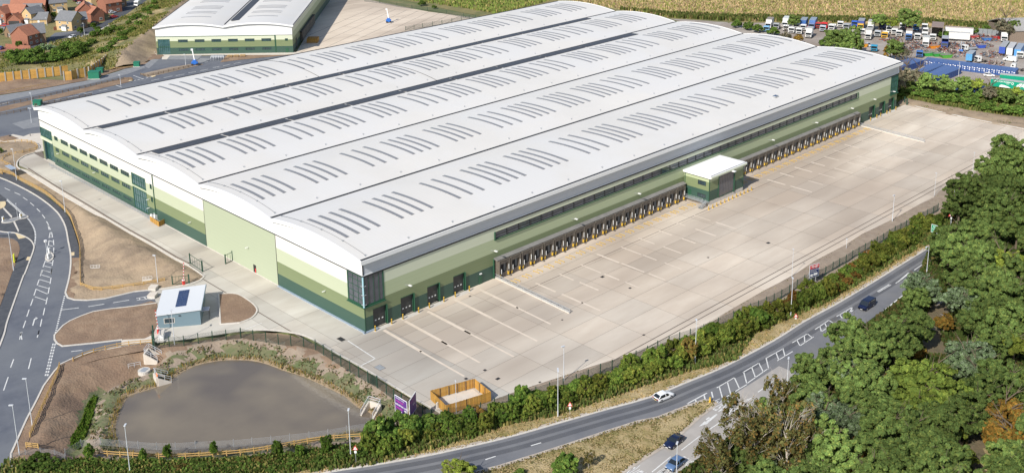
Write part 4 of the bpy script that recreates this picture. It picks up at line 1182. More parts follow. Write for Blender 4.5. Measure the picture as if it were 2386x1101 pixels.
# ---- dock recesses
for a, b, h in ((38.9, 114.0, 5.0), (131.0, 212.8, 4.8)):
    MB().box(a, b, 1.4, 1.6, 0, h).build('dock_wall', M['dock_pad'], wh)
    MB().box(a, b, .22, 1.6, h, h+.15).build('dock_soffit', M['dark_clad'], wh)
    MB().hexa([(a, -1.25, h-.15), (b, -1.25, h-.15), (b, -.001, h+.02), (a, -.001, h+.02), (a, -1.25, h-.02), (b, -1.25, h-.02), (b, -.001, h+.3), (a, -.001, h+.3)]).build('dock_canopy', mat('grey_canopy', (.19, .18, .172), .6, (.24, .23, .22), .5, 1), wh)
    MB().box(a-.15, a, -.3, 1.5, 0, h+.1).box(b, b+.15, -.3, 1.5, 0, h+.1).build('dock_reveal', M['frame_green'], wh)
def dock_proto():
    r = bpy.data.objects.new('loading_dock', None); COL.objects.link(r); r.parent = wh
    # taupe shelter frame, dark curtain opening, door, leveller, buffers, guides
    mb = MB(); mb.box(.15, 3.55, -1.55, .0, 3.75, 4.75); mb.box(.15, .6, -1.55, 1.4, .9, 3.75); mb.box(3.1, 3.55, -1.55, 1.4, .9, 3.75)
    mb.build('dock_shelter', M['dock_pad'], r)
    mb = MB(); mb.box(.1, 3.6, -1.62, -1.5, 4.66, 4.82); mb.box(.1, .22, -1.64, -1.52, .9, 4.66); mb.box(3.48, 3.6, -1.64, -1.52, .9, 4.66)
    mb.box(1.6, 2.1, -1.68, -1.6, 4.5, 4.64)
    mb.build('shelter_trim', M['dock_trim'], r)
    MB().box(.6, 3.1, -.6, -.45, 1.3, 3.75).build('dock_curtain', M['black'], r)
    MB().box(2.35, 3.05, -.75, -.6, 1.3, 3.3).build('dock_door', mat('grey_dock_door', (.2, .205, .205), .6), r)
    MB().box(.4, 3.3, -1.3, 1.4, .0, 1.25).build('dock_base', M['joint'], r)
    MB().box(.28, .58, -1.62, -1.3, .45, 1.2).build('dock_buffer', M['yellow'], r); MB().box(3.08, 3.4, -1.62, -1.3, .45, 1.3).build('dock_buffer', M['yellow'], r)
    MB().box(.72, .86, -1.66, -1.56, 1.3, 2.5).build('marker_board', M['render_white'], r); MB().box(3.2, 3.34, -1.68, -1.58, 1.9, 3.2).build('marker_board', M['render_white'], r)
    MB().box(3.45, 3.85, -2.0, -1.55, .0, .3).build('guard_block', M['dock_trim'], r)
    return r
dp = dock_proto(); first = True
gl = thing('wheel_guide', '', 'wheel guide')
for s in (0, 1.3):
    MB().tube((s, 0, .28), (s+.2, -1.7, .28), .065, 6).tube((s, 0, .0), (s, 0, .3), .065, 6).tube((s+.2, -1.7, 0), (s+.2, -1.7, .3), .065, 6).build('rail', M['yellow'], gl)
gused = False
for k in range(19+21):
    if k < 19: x = 39.2+3.9*k; lab = names[k]+' pair of yellow wheel guide rails from the near end of the front dock row'
    else: x = 131.2+3.88*(k-19); lab = names[k-19]+' pair of yellow wheel guide rails past the dock office'
    o = dp if first else copy_tree(dp, wh)
    o.location = (x, 0, 0); first = False
    place(gl, gused, (x+1.2, -4.3, .05), 0, lab, 'yellow wheel guides in front of the docks'); gused = True

# ---- dock office
hb = thing('dock_office', 'small two storey green dock office with white flat roof in the dock row', 'building', (114.5, -8.8, 0))
W2, D2 = 16.7, 8.8
def hubclad(z0, z1, m):
    hs = [(x0, x1, c, d) for x0, x1, c, d in ((2.8, 5.6, 1.9, 3.0), (2.8, 5.6, 5.6, 6.9)) if d > z0 and c < z1]
    # end wall on x=0 with windows (local y measured from the front)
    ys = sorted({0, D2, *[h[0]-1.6 for h in hs], *[h[1]-1.6 for h in hs]})
    zs = sorted({z0, z1, *[min(max(h[2], z0), z1) for h in hs], *[min(max(h[3], z0), z1) for h in hs]})
    mb = MB()
    for a, b in zip(ys[:-1], ys[1:]):
        for c, d in zip(zs[:-1], zs[1:]):
            if any(h[0]-1.6 < (a+b)/2 < h[1]-1.6 and h[2] < (c+d)/2 < h[3] for h in hs): continue
            mb.box(0, .2, a, b, c, d)
    mb.box(.2, 4.3, 0, .2, z0, z1); mb.build('cladding_band', M[m], hb)
    MB().box(12.2, W2, 0, .2, z0, z1).box(W2-.2, W2, .2, D2, z0, z1).build('cladding_band', M[m], hb)
hubclad(1.25, 4.3, 'dark_clad'); hubclad(4.3, 7.0, 'mid_clad'); hubclad(7.0, 8.3, 'light_clad')
MB().box(-.03, W2+.03, -.03, D2, 0, 1.25).build('concrete_plinth', M['kerb'], hb)
MB().box(-.7, W2+.5, -.8, D2+1.2, 8.3, 8.95).build('flat_roof', M['roof_edge'], hb)
MB().box(-.3, W2+.2, -.95, -.78, 8.3, 8.75).build('fascia', M['cream_clad'], hb)
MB().box(-.3, W2+.2, -.55, -.4, 8.93, 9.0).build('gutter', M['gutter'], hb)
for c, d in ((1.9, 3.0), (5.6, 6.9)):
    w = MB().box(-.03, .1, 1.2, 4.0, c, c+.1).box(-.03, .1, 1.2, 4.0, d-.1, d).box(-.03, .1, 1.2, 1.3, c+.1, d-.1).box(-.03, .1, 3.9, 4.0, c+.1, d-.1).box(-.02, .1, 2.1, 2.16, c+.1, d-.1).box(-.02, .1, 3.0, 3.06, c+.1, d-.1).build('window', M['black'], hb)
    MB().box(.05, .08, 1.2, 4.0, c, d).build('pane', M['glass'], w)
w = MB().box(4.3, 4.6, -.12, .2, 1.3, 8.25).box(11.9, 12.2, -.25, .3, 1.0, 8.25).box(4.6, 11.9, -.1, .1, 1.25, 1.4).build('window', M['frame_green'], hb)
for k in range(9): MB().box(4.6+7.3*k/9+.04, 4.6+7.3*(k+1)/9-.04, .0, .05, 1.4, 8.25).build('pane', mat('smoked_glass', (.085, .09, .11), .2, (.13, .125, .13), .4, 1, spec=.8), w)
MB().box(4.6, 11.9, .06, .12, 1.3, 8.25).build('mullion_backing', M['black'], w)
MB().box(-.05, .0, 6.2, 7.3, 1.3, 3.3).build('door', M['frame_green'], hb)
for x, y in ((-.06, -.06), (W2-.1, -.06)): MB().box(x, x+.18, y, y+.18, 1.25, 8.3).build('corner_trim', M['green_trim'], hb)
MB().box(-.08, .0, D2-.4, D2-.2, 1.25, 8.3).build('corner_trim', M['green_trim'], hb)
mb = MB().box(9.3, 10.2, -1.9, -.9, 8.1, 8.3).build('wall_lamp', M['white'], hb)
# steel stair beside the office
st = thing('steel_staircase', 'galvanised steel staircase with handrails at the end of the dock office', 'stairs', (110.2, -6.4, .05))
mb = MB()
for k in range(7): mb.box(2.6-.3*k-.3, 2.6-.3*k, -2.6+.0, -1.5, 1.2-.17*k, 1.23-.17*k)
mb.box(2.6, 4.3, -2.6, 5.5, 1.2, 1.26)
mb.build('tread', M['steel'], st)
mb = MB()
for y in (-2.6, -1.5):
    mb.bar((.4, y, 1.0), (2.6, y, 2.3), .06).bar((.4, y, .55), (2.6, y, 1.8), .05).bar((.4, y, 0), (.4, y, 1.0), .06).bar((2.6, y, 0), (2.6, y, 2.3), .06).bar((.5, y, .05), (2.6, y, 1.2), .1, .2)
for y in np.arange(-2.6, 5.6, 1.35): mb.bar((2.6, y, 1.2), (2.6, y, 2.3), .05)
mb.bar((2.6, -1.5, 2.3), (2.6, 5.5, 2.3), .06).bar((2.6, -1.5, 1.8), (2.6, 5.5, 1.8), .05)
mb.build('handrail', M['steel'], st)
used = False
bol2 = thing('guard_bollard', '', 'bollard')
MB().tube((0, 0, 0), (0, 0, 1.0), .14, 8).tube((0, 0, 0), (0, 0, .1), .3, 8).build('post', M['yellow'], bol2)
mb = MB()
for k in range(2): mb.tube((0, 0, .3+.35*k), (0, 0, .45+.35*k), .148, 8)
mb.build('black_band', M['black'], bol2)
for k in range(12):
    place(bol2, used, (112.0+1.95*k, -10.6+.02*k, .05), 0, names[k]+' yellow bollard from the left in the line before the dock office', 'yellow bollards in front of the dock office'); used = True
# crash rails dividing the dock yard from the level areas
def crash_rail(a, b, label):
    a = Vector((a[0], a[1], 0)); b = Vector((b[0], b[1], 0)); d = b-a
    t = thing('crash_barrier', label, 'barrier', a, atan2(d.y, d.x), 'steel barriers in the dock yard'); n = int(d.length/2.2)
    L = d.length
    for z in (.55, 1.05): MB().bar((0, 0, z), (L, 0, z), .1, .16).build('rail', M['steel'], t)
    pm = MB().bar((0, 0, 0), (0, 0, 1.15), .12).mesh('post', M['steel'])
    for k in range(n+1): inst('post', pm, t, (L*k/n, 0, 0))
    MB().box(0, L, -.2, .2, 0, .3).build('kerb', M['kerb'], t)
crash_rail(G(1150,645).xy, G(1327,730).xy, 'long galvanised crash barrier at the near end of the docks')
crash_rail(G(1996,291).xy, G(2154,332).xy, 'long galvanised crash barrier at the far end of the docks')
# ------------------------------------------------------------------ lamp columns
def lamp_proto(h, kind):
    t = thing('street_lamp', '', 'street lamp')
    mb = MB(); mb.tube((0, 0, 0), (0, 0, 1.3), .12, 8); mb.tube((0, 0, 1.3), (0, 0, h), .085, 8, .055)
    if kind == 'arm': mb.tube((0, 0, h), (1.3, 0, h+.25), .045, 6)
    mb.build('pole', M['steel_pale'], t)
    if kind == 'arm': MB().box(1.2, 2.0, -.16, .16, h+.2, h+.34).build('lamp_head', M['steel_pale'], t)
    elif kind == 'twin':
        MB().box(-.1, .7, -.15, .15, h, h+.14).build('lamp_head', M['steel_pale'], t); MB().box(-.7, -.15, -.15, .15, h, h+.14).build('lamp_head', M['steel_pale'], t)
    else: MB().box(-.15, .65, -.16, .16, h, h+.15).build('lamp_head', M['steel_pale'], t)
    return t
TOG = radians(135)      # towards the upper left of the site
LAMPS = [
 ((30,944), (45.8,1060), 'post', 2.4, 'tall grey lamp column at the bottom left corner between the estate road and brown bank'),
 ((55,882), (75.8,993), 'post', 2.4, 'grey lamp column on the brown bank beside the dotted junction line, left of the pond'),
 ((290.6,992), None, 'post', .8, 'tall grey lamp column before the pond, cut by the lower edge'),
 ((811.5,956), None, 'post', .8, 'tall grey lamp column at the right end of the pond beside a small road sign'),
 ((1300,862), None, 'twin', .8, 'grey lamp column in the hedge right of the timber enclosure with a round head'),
 ((1623,747), None, 'post', .8, 'tall grey lamp column at the hedge opposite the white hatchback'),
 ((1851,649), (1842,738), 'post', .8, 'grey lamp column in the hedge left of the red and blue letting board'),
 ((1836,833), (1834,895), 'post', 3.6, 'grey lamp column in the wood edge beside the hatched road markings'),
 ((1578.5,1030), None, 'post', 3.6, 'grey lamp column in front of the dark and light blue cars'),
 ((2163,573), (2158.7,639), 'arm', 3.2, 'grey lamp column with long arm where the trees meet the main road'),
 ((2223,450), (2215.8,525), 'arm', .3, 'grey lamp column with arm behind the warning triangle among the trees'),
 ((1312,806.5), (1313.7,887), 'post', 3.0, 'thin lamp column on the brown verge behind the hedge, right of the timber enclosure'),
 ((1848.6,581), (1845,645), 'thin', 1.2, 'thin bare mast at the yard edge beside the letting board'),
 ((2085,455), (2079,515.5), 'post', 3.0, 'thin lamp column at the yard edge next to a bright white stain on the concrete'),
 ((2182.6,403.6), (2176.7,456.5), 'thin', 1.2, 'thin mast at the yard edge where the big trees begin'),
 ((2271,356), (2265,410), 'thin', 1.2, 'thin mast at the far end of the yard before the trees'),
 ((2348,315.5), (2349,328.6), 'thin', 1.2, 'small thin mast on the far right corner of the yard'),
 ((1971,557), (1971.8,579), 'thin', 1.2, 'short post with concrete base on the verge between the mast and letting board'),
 ((143,423), (152,495), 'post', 2.0, 'lamp column on the kerb of the service path outside the office windows'),
 ((29,348), (39,420), 'post', 2.0, 'tall lamp column beside the bus shelter at the left edge'),
 ((70,252.7), (73.5,286), 'twin', 2.0, 'lamp column in the grey parking bays at the upper left warehouse corner'),
 ((72.5,217.5), (76.3,252), 'post', 2.0, 'lamp column at the green cabinet on the upper road'),
 ((279,175.5), (281.8,199.7), 'post', 2.0, 'lamp column on the upper road at the pedestrian crossing behind the warehouse roof'),
 ((432,127), (433,152.6), 'post', 2.0, 'lamp column in the car park of the second green unit'),
 ((361,595.8), (367.8,659.8), 'post', 2.0, 'lamp column on the brown triangle above the gatehouse'),
 ((21.8,542.7), (32,630), 'post', .2, 'lamp column on the dark footway at the left edge'),
 ((402.5,724), (407,803), 'post', 1.0, 'lamp column standing in front of the gatehouse window'),
 ((1062,888), (1063.4,971), 'thin', 1.0, 'pole standing right in front of the timber enclosure'),
 ((36.3,474.5), (41.8,510), 'thin', 1.0, 'post on the refuge island at the left junction'),
 ((194.5,54.9), (197,82.6), 'post', 2.0, 'lamp column on the housing road by the buff corner house'),
 ((108,42.7), (110,60), 'post', 2.0, 'lamp column behind the grey roofed garage in the housing estate'),
]
protos = {}
for top, base, kind, rz, lab in LAMPS:
    if base is None: h = 9.8; b = G(top[0], top[1], h); b = Vector((b.x, b.y, 0))
    else:
        b = G(*base); h = min(np.arange(1.5, 16, .1), key=lambda q: abs(proj((b.x, b.y, q))[1]-top[1]))
    t = lamp_proto(float(h), 'post' if kind == 'thin' else kind) if kind != 'thin' else None
    if t is None:
        t = thing('lamp_mast', '', 'mast')
        MB().tube((0, 0, 0), (0, 0, h), .06, 6, .04).build('pole', M['steel_pale'], t)
        MB().box(-.3, .3, -.1, .1, h, h+.1).build('mast_head', M['steel_pale'], t)
    t.location = (b.x, b.y, .03); t.rotation_euler = (0, 0, rz)
    t['label'] = lab; t['group'] = 'lamp columns and masts round the site'

# ------------------------------------------------------------------ fences
rail_cache = {}
def rail_fence(line, label, m='wood_rail', step=2.4, h=1.15, rails=(.45, .95), post=.16, group='timber post and rail fences', pm=None, w=.07, hh=.16):
    """post and rail fence: each post and each rail length is a part"""
    pts = along(line, step)
    o = thing('rail_fence', label, 'fence', (pts[0][0].x, pts[0][0].y, 0), 0, group)
    key = (m, h, post)
    if key not in rail_cache:
        rail_cache[key] = (MB().box(-post/2, post/2, -post/2, post/2, 0, h).mesh('post', M[pm or m]), MB().box(0, 1, -w/2, w/2, -hh/2, hh/2).mesh('rail', M[m]))
    P, R = rail_cache[key]
    p0 = pts[0][0]
    for i, (p, d) in enumerate(pts):
        inst('post', P, o, (p.x-p0.x, p.y-p0.y, 0), atan2(d.y, d.x))
        if i+1 < len(pts):
            q = pts[i+1][0]; e = q-p
            for z in rails: inst('rail', R, o, (p.x-p0.x, p.y-p0.y, z), atan2(e.y, e.x), (e.length, 1, 1))
    return o
rail_fence(smooth_line(GP([(-12,397),(0,400),(33,409.5),(41,417),(102,449),(132,474),(161,502),(174,534.5),(185,570),(187,602),(188,668)]), 3)+GP([(226,680),(313,669),(400,654)]), 'yellow timber rail fence curving along the footway round the brown triangle', rails=(.35, .7, 1.05))
rail_fence(GP([ZD(1145,130),ZD(1025,140),ZD(915,152),ZD(830,170),ZD(765,185),ZD(705,203),ZD(643,222),ZD(590,245),ZD(545,272)]), 'brown timber rail fence beside the exit road above the pond', 'wood_rail')
rail_fence(smooth_line(GP([ZD(450,305),ZD(430,370),ZD(395,450),ZD(330,600),ZD(265,745),ZD(215,860)]), 3), 'long yellow timber rail fence down the bank left of the pond', rails=(.35, .7, 1.05))
rail_fence(GP([ZD(200,910),ZD(348,925)]), 'short yellow timber fence length at the lower left end of the bank', rails=(.35, .7, 1.05))
rail_fence(smooth_line(GP([(221.5,1059),(297,1064),(390,1068),(500,1063),(601,1053),(715,1032),(780,1024),(857,1019)]), 3), 'yellow timber rail fence along the front of the pond behind the shrubs', rails=(.5, .95))
rail_fence(GP([Z0(10,970),Z0(120,950),Z0(250,926),Z0(480,875),Z0(700,825),Z0(900,780),Z0(1040,750),Z0(1140,730),Z0(1215,742)]), 'long dark timber rail fence on the strip of the upper road', 'wood_dark', rails=(.5, .95), pm='wood_dark')
rail_fence(GP([Z0(1290,692),Z0(1340,706),Z0(1400,694),Z0(1500,672),Z0(1620,646),Z0(1700,628),Z0(1790,606)]), 'dark timber rail fence before the car park of the second unit', 'wood_dark', rails=(.5, .95), pm='wood_dark')
rail_fence(GP([Z0(0,1060),Z0(150,1035),Z0(300,1003)]), 'short dark timber rail fence at the left edge above the parking', 'wood_dark', rails=(.5, .95), pm='wood_dark')
rail_fence(GP([Z0(320,975),Z0(450,955),Z0(700,905),Z0(860,872)]), 'dark timber rail fence hidden partly behind the warehouse roof edge', 'wood_dark', rails=(.5, .95), pm='wood_dark')
rail_fence(GP([Z0(0,862),Z0(150,835),Z0(300,805),Z0(440,780)]), 'low thin fence on the soil below the yellow acoustic fence', 'wood_rail', 3.0, .9, (.8,), .1)
rail_fence(GP([Z0(1000,645),Z0(1110,635),Z0(1225,620)]), 'low thin fence on the soil at the foot of the bund', 'wood_rail', 3.0, .9, (.8,), .1)
rail_fence(smooth_line(GP([ZI(15,530),ZI(108,515),ZI(180,507),ZI(245,503),ZI(312,505),ZI(368,512),ZI(412,522),ZI(450,535),ZI(487,572),ZI(468,605),ZI(400,622),ZI(355,634),ZI(290,648),ZI(215,663),ZI(145,670),ZI(75,698),ZI(30,738)]), 2), 'timber rail fence around the oval brown bed at the warehouse corner', 'wood_rail', 2.2)
rail_fence(GP([ZI(0,752),ZI(80,795),ZI(165,828)]), 'short timber rail fence by the bus shelter', 'wood_rail', 2.0)
rail_fence(GP([ZI(-20,905),ZI(60,925)]), 'short end of yellow rail fence left of the bus shelter', 'wood_rail', 2.0, rails=(.35, .7, 1.05))
hr = rail_fence([G(*ZB(455,655)).xy, G(*ZB(870,870)).xy, G(*ZB(1270,1085)).xy, G(*ZC(1285,118)).xy], 'thin steel handrail along the foot of the office wall', 'steel', 1.6, 1.05, (.3, .62, .98), .11, 'steel handrails', None, .09, .09)
def mesh_fence(bases, label, h=2.4, m='wire', pm='fence_green', group='green mesh security fences', zf=None, pr=.07, gap=.075, wt=.012):
    """mesh panels between posts; every post and every panel a part"""
    P = [Vector((p[0], p[1])) for p in bases]
    o = thing('mesh_fence', label, 'fence', (P[0].x, P[0].y, 0), 0, group)
    key = ('mf', h, m, gap)
    if key not in rail_cache:
        mb = MB(); n = int(2.8/gap)
        for k in range(n): mb.box(k/n, k/n+wt/2.8, -.006, .006, .05, h-.1)
        for z in np.arange(.1, h, .24): mb.box(0, 1, -.012, .012, z, z+.02)
        rail_cache[key] = (MB().box(-pr, pr, -pr, pr, 0, h+.1).mesh('post', M[pm]), mb.mesh('mesh_panel', M[m]))
    A, R = rail_cache[key]
    for i, p in enumerate(P):
        z = zf(p) if zf else 0.0
        inst('post', A, o, (p.x-P[0].x, p.y-P[0].y, z))
        if i+1 < len(P):
            e = P[i+1]-p; z2 = zf(P[i+1]) if zf else 0.0
            inst('mesh_panel', R, o, (p.x-P[0].x, p.y-P[0].y, (z+z2)/2), atan2(e.y, e.x), (e.length, 1, 1))
    return o
ZL = ZM(5.965, 560, 760)
posts = GP([ZD(1165,172), ZD(1275,152), ZD(1385,147), ZD(1493,128), ZD(1600,112), ZD(1703,101), ZD(1812,91)]+[ZL(*p) for p in [(10,160),(182,193),(358,222),(530,250),(705,270),(883,290),(1047,325),(1160,400),(1280,475),(1400,553),(1525,632),(1648,705),(1775,780),(1905,835)]]+[ZE(960,422),ZE(1030,462),ZE(1100,510),ZE(1157,555),ZE(1215,590)]+[(962,952),(985,968),(1006,980)])
mesh_fence(posts, 'dark green mesh fence curving between the pond and the concrete yard')
posts = GP([(1006,980),(1046,975),(1090,969)]+[ZF(*p) for p in [(65,657),(170,622),(275,592),(380,562),(480,537),(583,503),(685,472),(783,440),(873,405),(965,362),(1053,335),(1143,297),(1232,262),(1318,225),(1395,185),(1480,150),(1560,120),(1640,95),(1740,60),(1850,10)]]+[ZG_(*p) for p in [(28,930),(92,895),(155,872),(215,850),(275,822),(333,795),(390,765),(450,730),(507,690),(563,655),(620,630),(672,610),(722,590),(777,555),(827,525),(877,500),(925,465),(972,440),(1020,412),(1065,387),(1110,362),(1157,335),(1200,305),(1245,280),(1288,258),(1330,235),(1370,212),(1413,190),(1453,170),(1490,150),(1535,128),(1570,105)]])
mesh_fence(posts, 'dark green mesh fence running along the brown verge behind the roadside hedge')
posts = GP([(153,1062),(190,1040),(235,1036),(279,1040),(323,1044),(366,1047),(410,1047),(456,1044),(500,1042),(545,1040),(588,1036),(632,1032),(676,1027),(721,1022),(765,1016),(808,1008),(855,1000),(878,992)])
mesh_fence(posts, 'thin grey galvanised mesh fence at the water edge in front of the pond', 1.5, 'wire_grey', 'wire_grey', 'galvanised mesh fences', None, .04, .15, .012)
mesh_fence(GP([(28,1068),(60,1060),(95,1056),(128,1060),(152,1070)]), 'bent grey mesh fence at the bottom left corner', 1.2, 'wire_grey', 'wire_grey', 'galvanised mesh fences', None, .04, .15, .012)
mesh_fence(GP([Z0(980,8),Z0(1115,25),Z0(1260,55),Z0(1440,70),Z0(1560,85),Z0(1800,110),Z0(1900,140),Z0(2000,165)]) if False else GP([(850,4),(885,8),(925,16),(960,21),(996,26),(1040,33),(1080,41),(1108,45)]), 'thin dark mesh fence along the far side of the second yard', 2.2)
mesh_fence(GP([(945,72),(965,68),(985,65),(1008,61),(1030,57),(1053,53),(1075,49),(1095,46)]), 'thin dark mesh fence behind the far roof edge of the warehouse', 2.2)

def board_fence(p0, p1, h, n, parent, bw, m='wood', inward=1):
    p0 = Vector(p0); p1 = Vector(p1); d = p1-p0; L = d.length; a = atan2(d.y, d.x)
    rg = random.Random(int(L*100))
    key = ('bd', h, bw)
    if key not in rail_cache: rail_cache[key] = MB().box(0, bw*.93, -.02, .02, .05, h).mesh('board', M[m])
    me = rail_cache[key]
    n = int(L/bw)
    for k in range(n):
        q = p0+d*(k/n)
        o = inst('board', me, parent, (q.x, q.y, rg.uniform(-.03, .03)), a+rg.uniform(-.01, .01))
        v = rg.uniform(.75, 1.15); o.color = (v, v*rg.uniform(.92, 1.03), v, 1)
# timber enclosure on the yard
c = [G(1003.5,931), G(1040,966), G(1144.3,934), G(1105.9,903)]
t = thing('timber_enclosure', 'roofless rectangular enclosure of upright orange timber boards on the yard edge', 'enclosure', (c[0].x, c[0].y, .05))
cc = [(p-c[0]).xy for p in c]
for i in range(4): board_fence(cc[i], cc[(i+1) % 4], 2.05, 0, t, .28)
mb = MB()
for i in range(4):
    a, b = cc[i], cc[(i+1) % 4]
    inn = (cc[0]+cc[1]+cc[2]+cc[3])/4
    n = int((b-a).length/1.9)
    for k in range(n):
        q = a+(b-a)*(k/n); q = q+(inn-q).normalized()*.12
        mb = MB().box(-.06, .06, -.06, .06, 0, 2.0); mb.build('post', M['wood_dark'], t, loc=(q.x, q.y, 0))
mb = MB(); mb.prism([(q+((cc[0]+cc[1]+cc[2]+cc[3])/4-q)*.12) for q in cc], .0, .03); mb.build('sand_floor', M['footway'], t)
tag(MB().box(-.25, .25, -.05, .05, 0, 1.3).build('loose_board', M['white'], None, loc=(*G(1019,951).xy, .05)), 'white board leaning against the left side of the timber enclosure', 'board')
# small bin enclosure at the office wall
c = [G(*ZC(1285,128)), G(*ZC(1360,178)), G(*ZC(1412,152)), G(*ZC(1345,105))]
t = thing('bin_enclosure', 'small orange timber enclosure against the office wall beside the stair glazing', 'enclosure', (c[0].x, c[0].y, .05))
cc = [(p-c[0]).xy for p in c]
for i in range(3): board_fence(cc[i], cc[i+1], 1.5, 0, t, .28)
for a, b in ((1310, 112), (1340, 118)):
    g = G(*ZC(a, b))
    k = thing('air_unit', 'white boxed unit inside the small timber enclosure, %s' % ('left one' if a == 1310 else 'right one'), 'air unit', (g.x, g.y, .05), 0, 'white units in the bin enclosure')
    MB().box(-.6, .6, -.4, .4, .1, 1.55).build('casing', M['white'], k); MB().tube((0, 0, 1.55), (0, 0, 1.6), .3, 10).build('fan_grille', M['black'], k)
# acoustic fence on the upper left
def acoustic(pts, label):
    P = [G(*Z0(*p)).xy for p in pts]
    o = thing('acoustic_fence', label, 'fence', (P[0].x, P[0].y, 0), 0, 'tall timber acoustic fences')
    pst = MB().box(-.24, .24, -.24, .24, 0, 4.1).mesh('post', M['post_grey'])
    bd = MB().box(0, 1, -.04, .04, .03, .45).mesh('board', M['wood'])
    rg = random.Random(4)
    for p, d in along(P, 3.0):
        q = p+d*3.0
        inst('post', pst, o, (p.x-P[0].x, p.y-P[0].y, 0), atan2(d.y, d.x))
        for k in range(8):
            b = inst('board', bd, o, (p.x-P[0].x, p.y-P[0].y, .48*k+.05), atan2(d.y, d.x), (3.0, 1, 1))
            v = rg.uniform(1.1, 1.45); b.color = (v, v, v*1.2, 1)
acoustic([(-20,757),(70,748),(248,727),(420,708),(537,695),(585,688)], 'tall yellow timber acoustic fence with grey posts at the left edge')
acoustic([(590,742),(640,738),(700,722),(755,712),(820,700)], 'tall timber acoustic fence behind the green cabinet')
acoustic([(820,700),(865,672),(900,645),(940,620),(985,580)], 'tall shaded timber fence climbing to the bund, edge on')

# ------------------------------------------------------------------ gatehouse
FL = G(368.3,765); FR = G(468.6,756); u = (FR-FL).xy.normalized(); v = Vector((-u.y, u.x)); WG = (FR-FL).length
back = G(369,678,3.2); DG = (back.xy-FL.xy).dot(v)
gt = thing('gatehouse', 'small blue grey gatehouse with white monopitch roof and blue solar panels', 'building', (FL.x, FL.y, .05), atan2(u.y, u.x))
H1, H2 = 3.1, 3.6
def wallpoly(mb, pts, th, nrm):
    a = [Vector(p) for p in pts]; o = Vector(nrm)*th
    n = len(a); k = len(mb.v); mb.v += [tuple(p) for p in a]+[tuple(p+o) for p in a]
    mb.f.append(tuple(range(k, k+n))); mb.f.append(tuple(reversed(range(k+n, k+2*n)))); mb.m += [0, 0]
    for i in range(n):
        j = (i+1) % n; mb.f.append((k+j, k+i, k+n+i, k+n+j)); mb.m.append(0)
mb = MB(); wallpoly(mb, [(0, 0, 0), (WG, 0, 0), (WG, 0, H2), (0, 0, H1)], .15, (0, 1, 0))
wallpoly(mb, [(WG, DG, 0), (0, DG, 0), (0, DG, H1), (WG, DG, H2)], .15, (0, -1, 0))
mb.box(WG-.15, WG, .15, DG-.15, 0, H2-.05).box(0, .15, .15, DG-.15, 0, H1-.05)
mb.build('wall', M['hut_blue'], gt)
rf = MB().hexa([(-.25, -.25, H1-.03), (WG+.3, -.25, H2+.03), (WG+.3, DG+.2, H2+.03), (-.25, DG+.2, H1-.03), (-.25, -.25, H1+.15), (WG+.3, -.25, H2+.2), (WG+.3, DG+.2, H2+.2), (-.25, DG+.2, H1+.15)]).build('roof', M['hut_roof'], gt)
MB().box(WG+.3, WG+.42, -.3, DG+.3, H2-.2, H2+.25).build('roof_gutter', M['hut_blue'], gt)
sl_ = (H2-H1)/(WG+.55)
for i in range(2):
    for j in range(7):
        x0 = WG*.40+i*WG*.13; x1 = x0+WG*.125; y0 = DG*.22+j*DG*.095; y1 = y0+DG*.09
        z0 = H1+.18+sl_*(x0+.25); z1 = H1+.18+sl_*(x1+.25)
        MB().hexa([(x0, y0, z0), (x1, y0, z1), (x1, y1, z1), (x0, y1, z0), (x0, y0, z0+.06), (x1, y0, z1+.06), (x1, y1, z1+.06), (x0, y1, z0+.06)]).build('solar_panel', M['pv'], rf)
w = MB().box(WG*.15, WG*.40, -.04, .0, 1.0, 1.1).box(WG*.15, WG*.40, -.04, .0, 2.2, 2.3).box(WG*.15, WG*.165, -.04, .0, 1.1, 2.2).box(WG*.27, WG*.28, -.04, .0, 1.1, 2.2).box(WG*.385, WG*.40, -.04, .0, 1.1, 2.2).build('window', M['kerb'], gt)
MB().box(WG*.165, WG*.27, -.02, -.002, 1.1, 2.2).box(WG*.28, WG*.385, -.02, -.002, 1.1, 2.2).build('pane', M['glass'], w)
MB().box(WG*.5, WG*.55, -.15, .0, 2.6, 2.75).build('wall_lamp', M['black'], gt)
MB().box(WG+.0, WG+.03, DG*.5, DG*.75, .9, 2.2).build('side_window', M['glass'], gt)
k = thing('smoking_shelter', 'small grey framed shelter with sheet roof right of the gatehouse', 'shelter', (*G(476,741).xy, .05), atan2(u.y, u.x))
MB().box(-1.3, 1.3, -.9, .9, 2.2, 2.35).build('shelter_roof', mat('pale_lilac_sheet', (.50, .51, .60), .4), k)
for x in (-1.2, 1.2):
    for y in (-.8, .8): MB().tube((x, y, 0), (x, y, 2.2), .05, 6).build('post', M['gutter'], k)
for (a, b, lab) in ((358, 674, 'upper white box cabinet on the kerb left of the gatehouse'), (356, 692, 'lower white slab cabinet on the kerb left of the gatehouse')):
    g = G(a, b)
    k = thing('white_cabinet', lab, 'cabinet', (g.x, g.y, .1), .7, 'white cabinets beside the gatehouse')
    MB().box(-1.0, 1.0, -.9, .9, 0, .7).build('body', M['kerb'], k); MB().box(-1.05, 1.05, -.95, .95, .7, .78).build('lid', M['footway'], k)
k = thing('barrier_housing', 'white and grey barrier control cabinet at the lower corner of the gatehouse', 'cabinet', (*G(377,785).xy, .05), atan2(u.y, u.x))
MB().box(-.5, .6, -1.5, 1.1, 0, 1.3).build('body', M['white'], k); MB().box(-.52, .62, -1.52, 1.12, 1.3, 1.36).build('lid', M['kerb'], k)
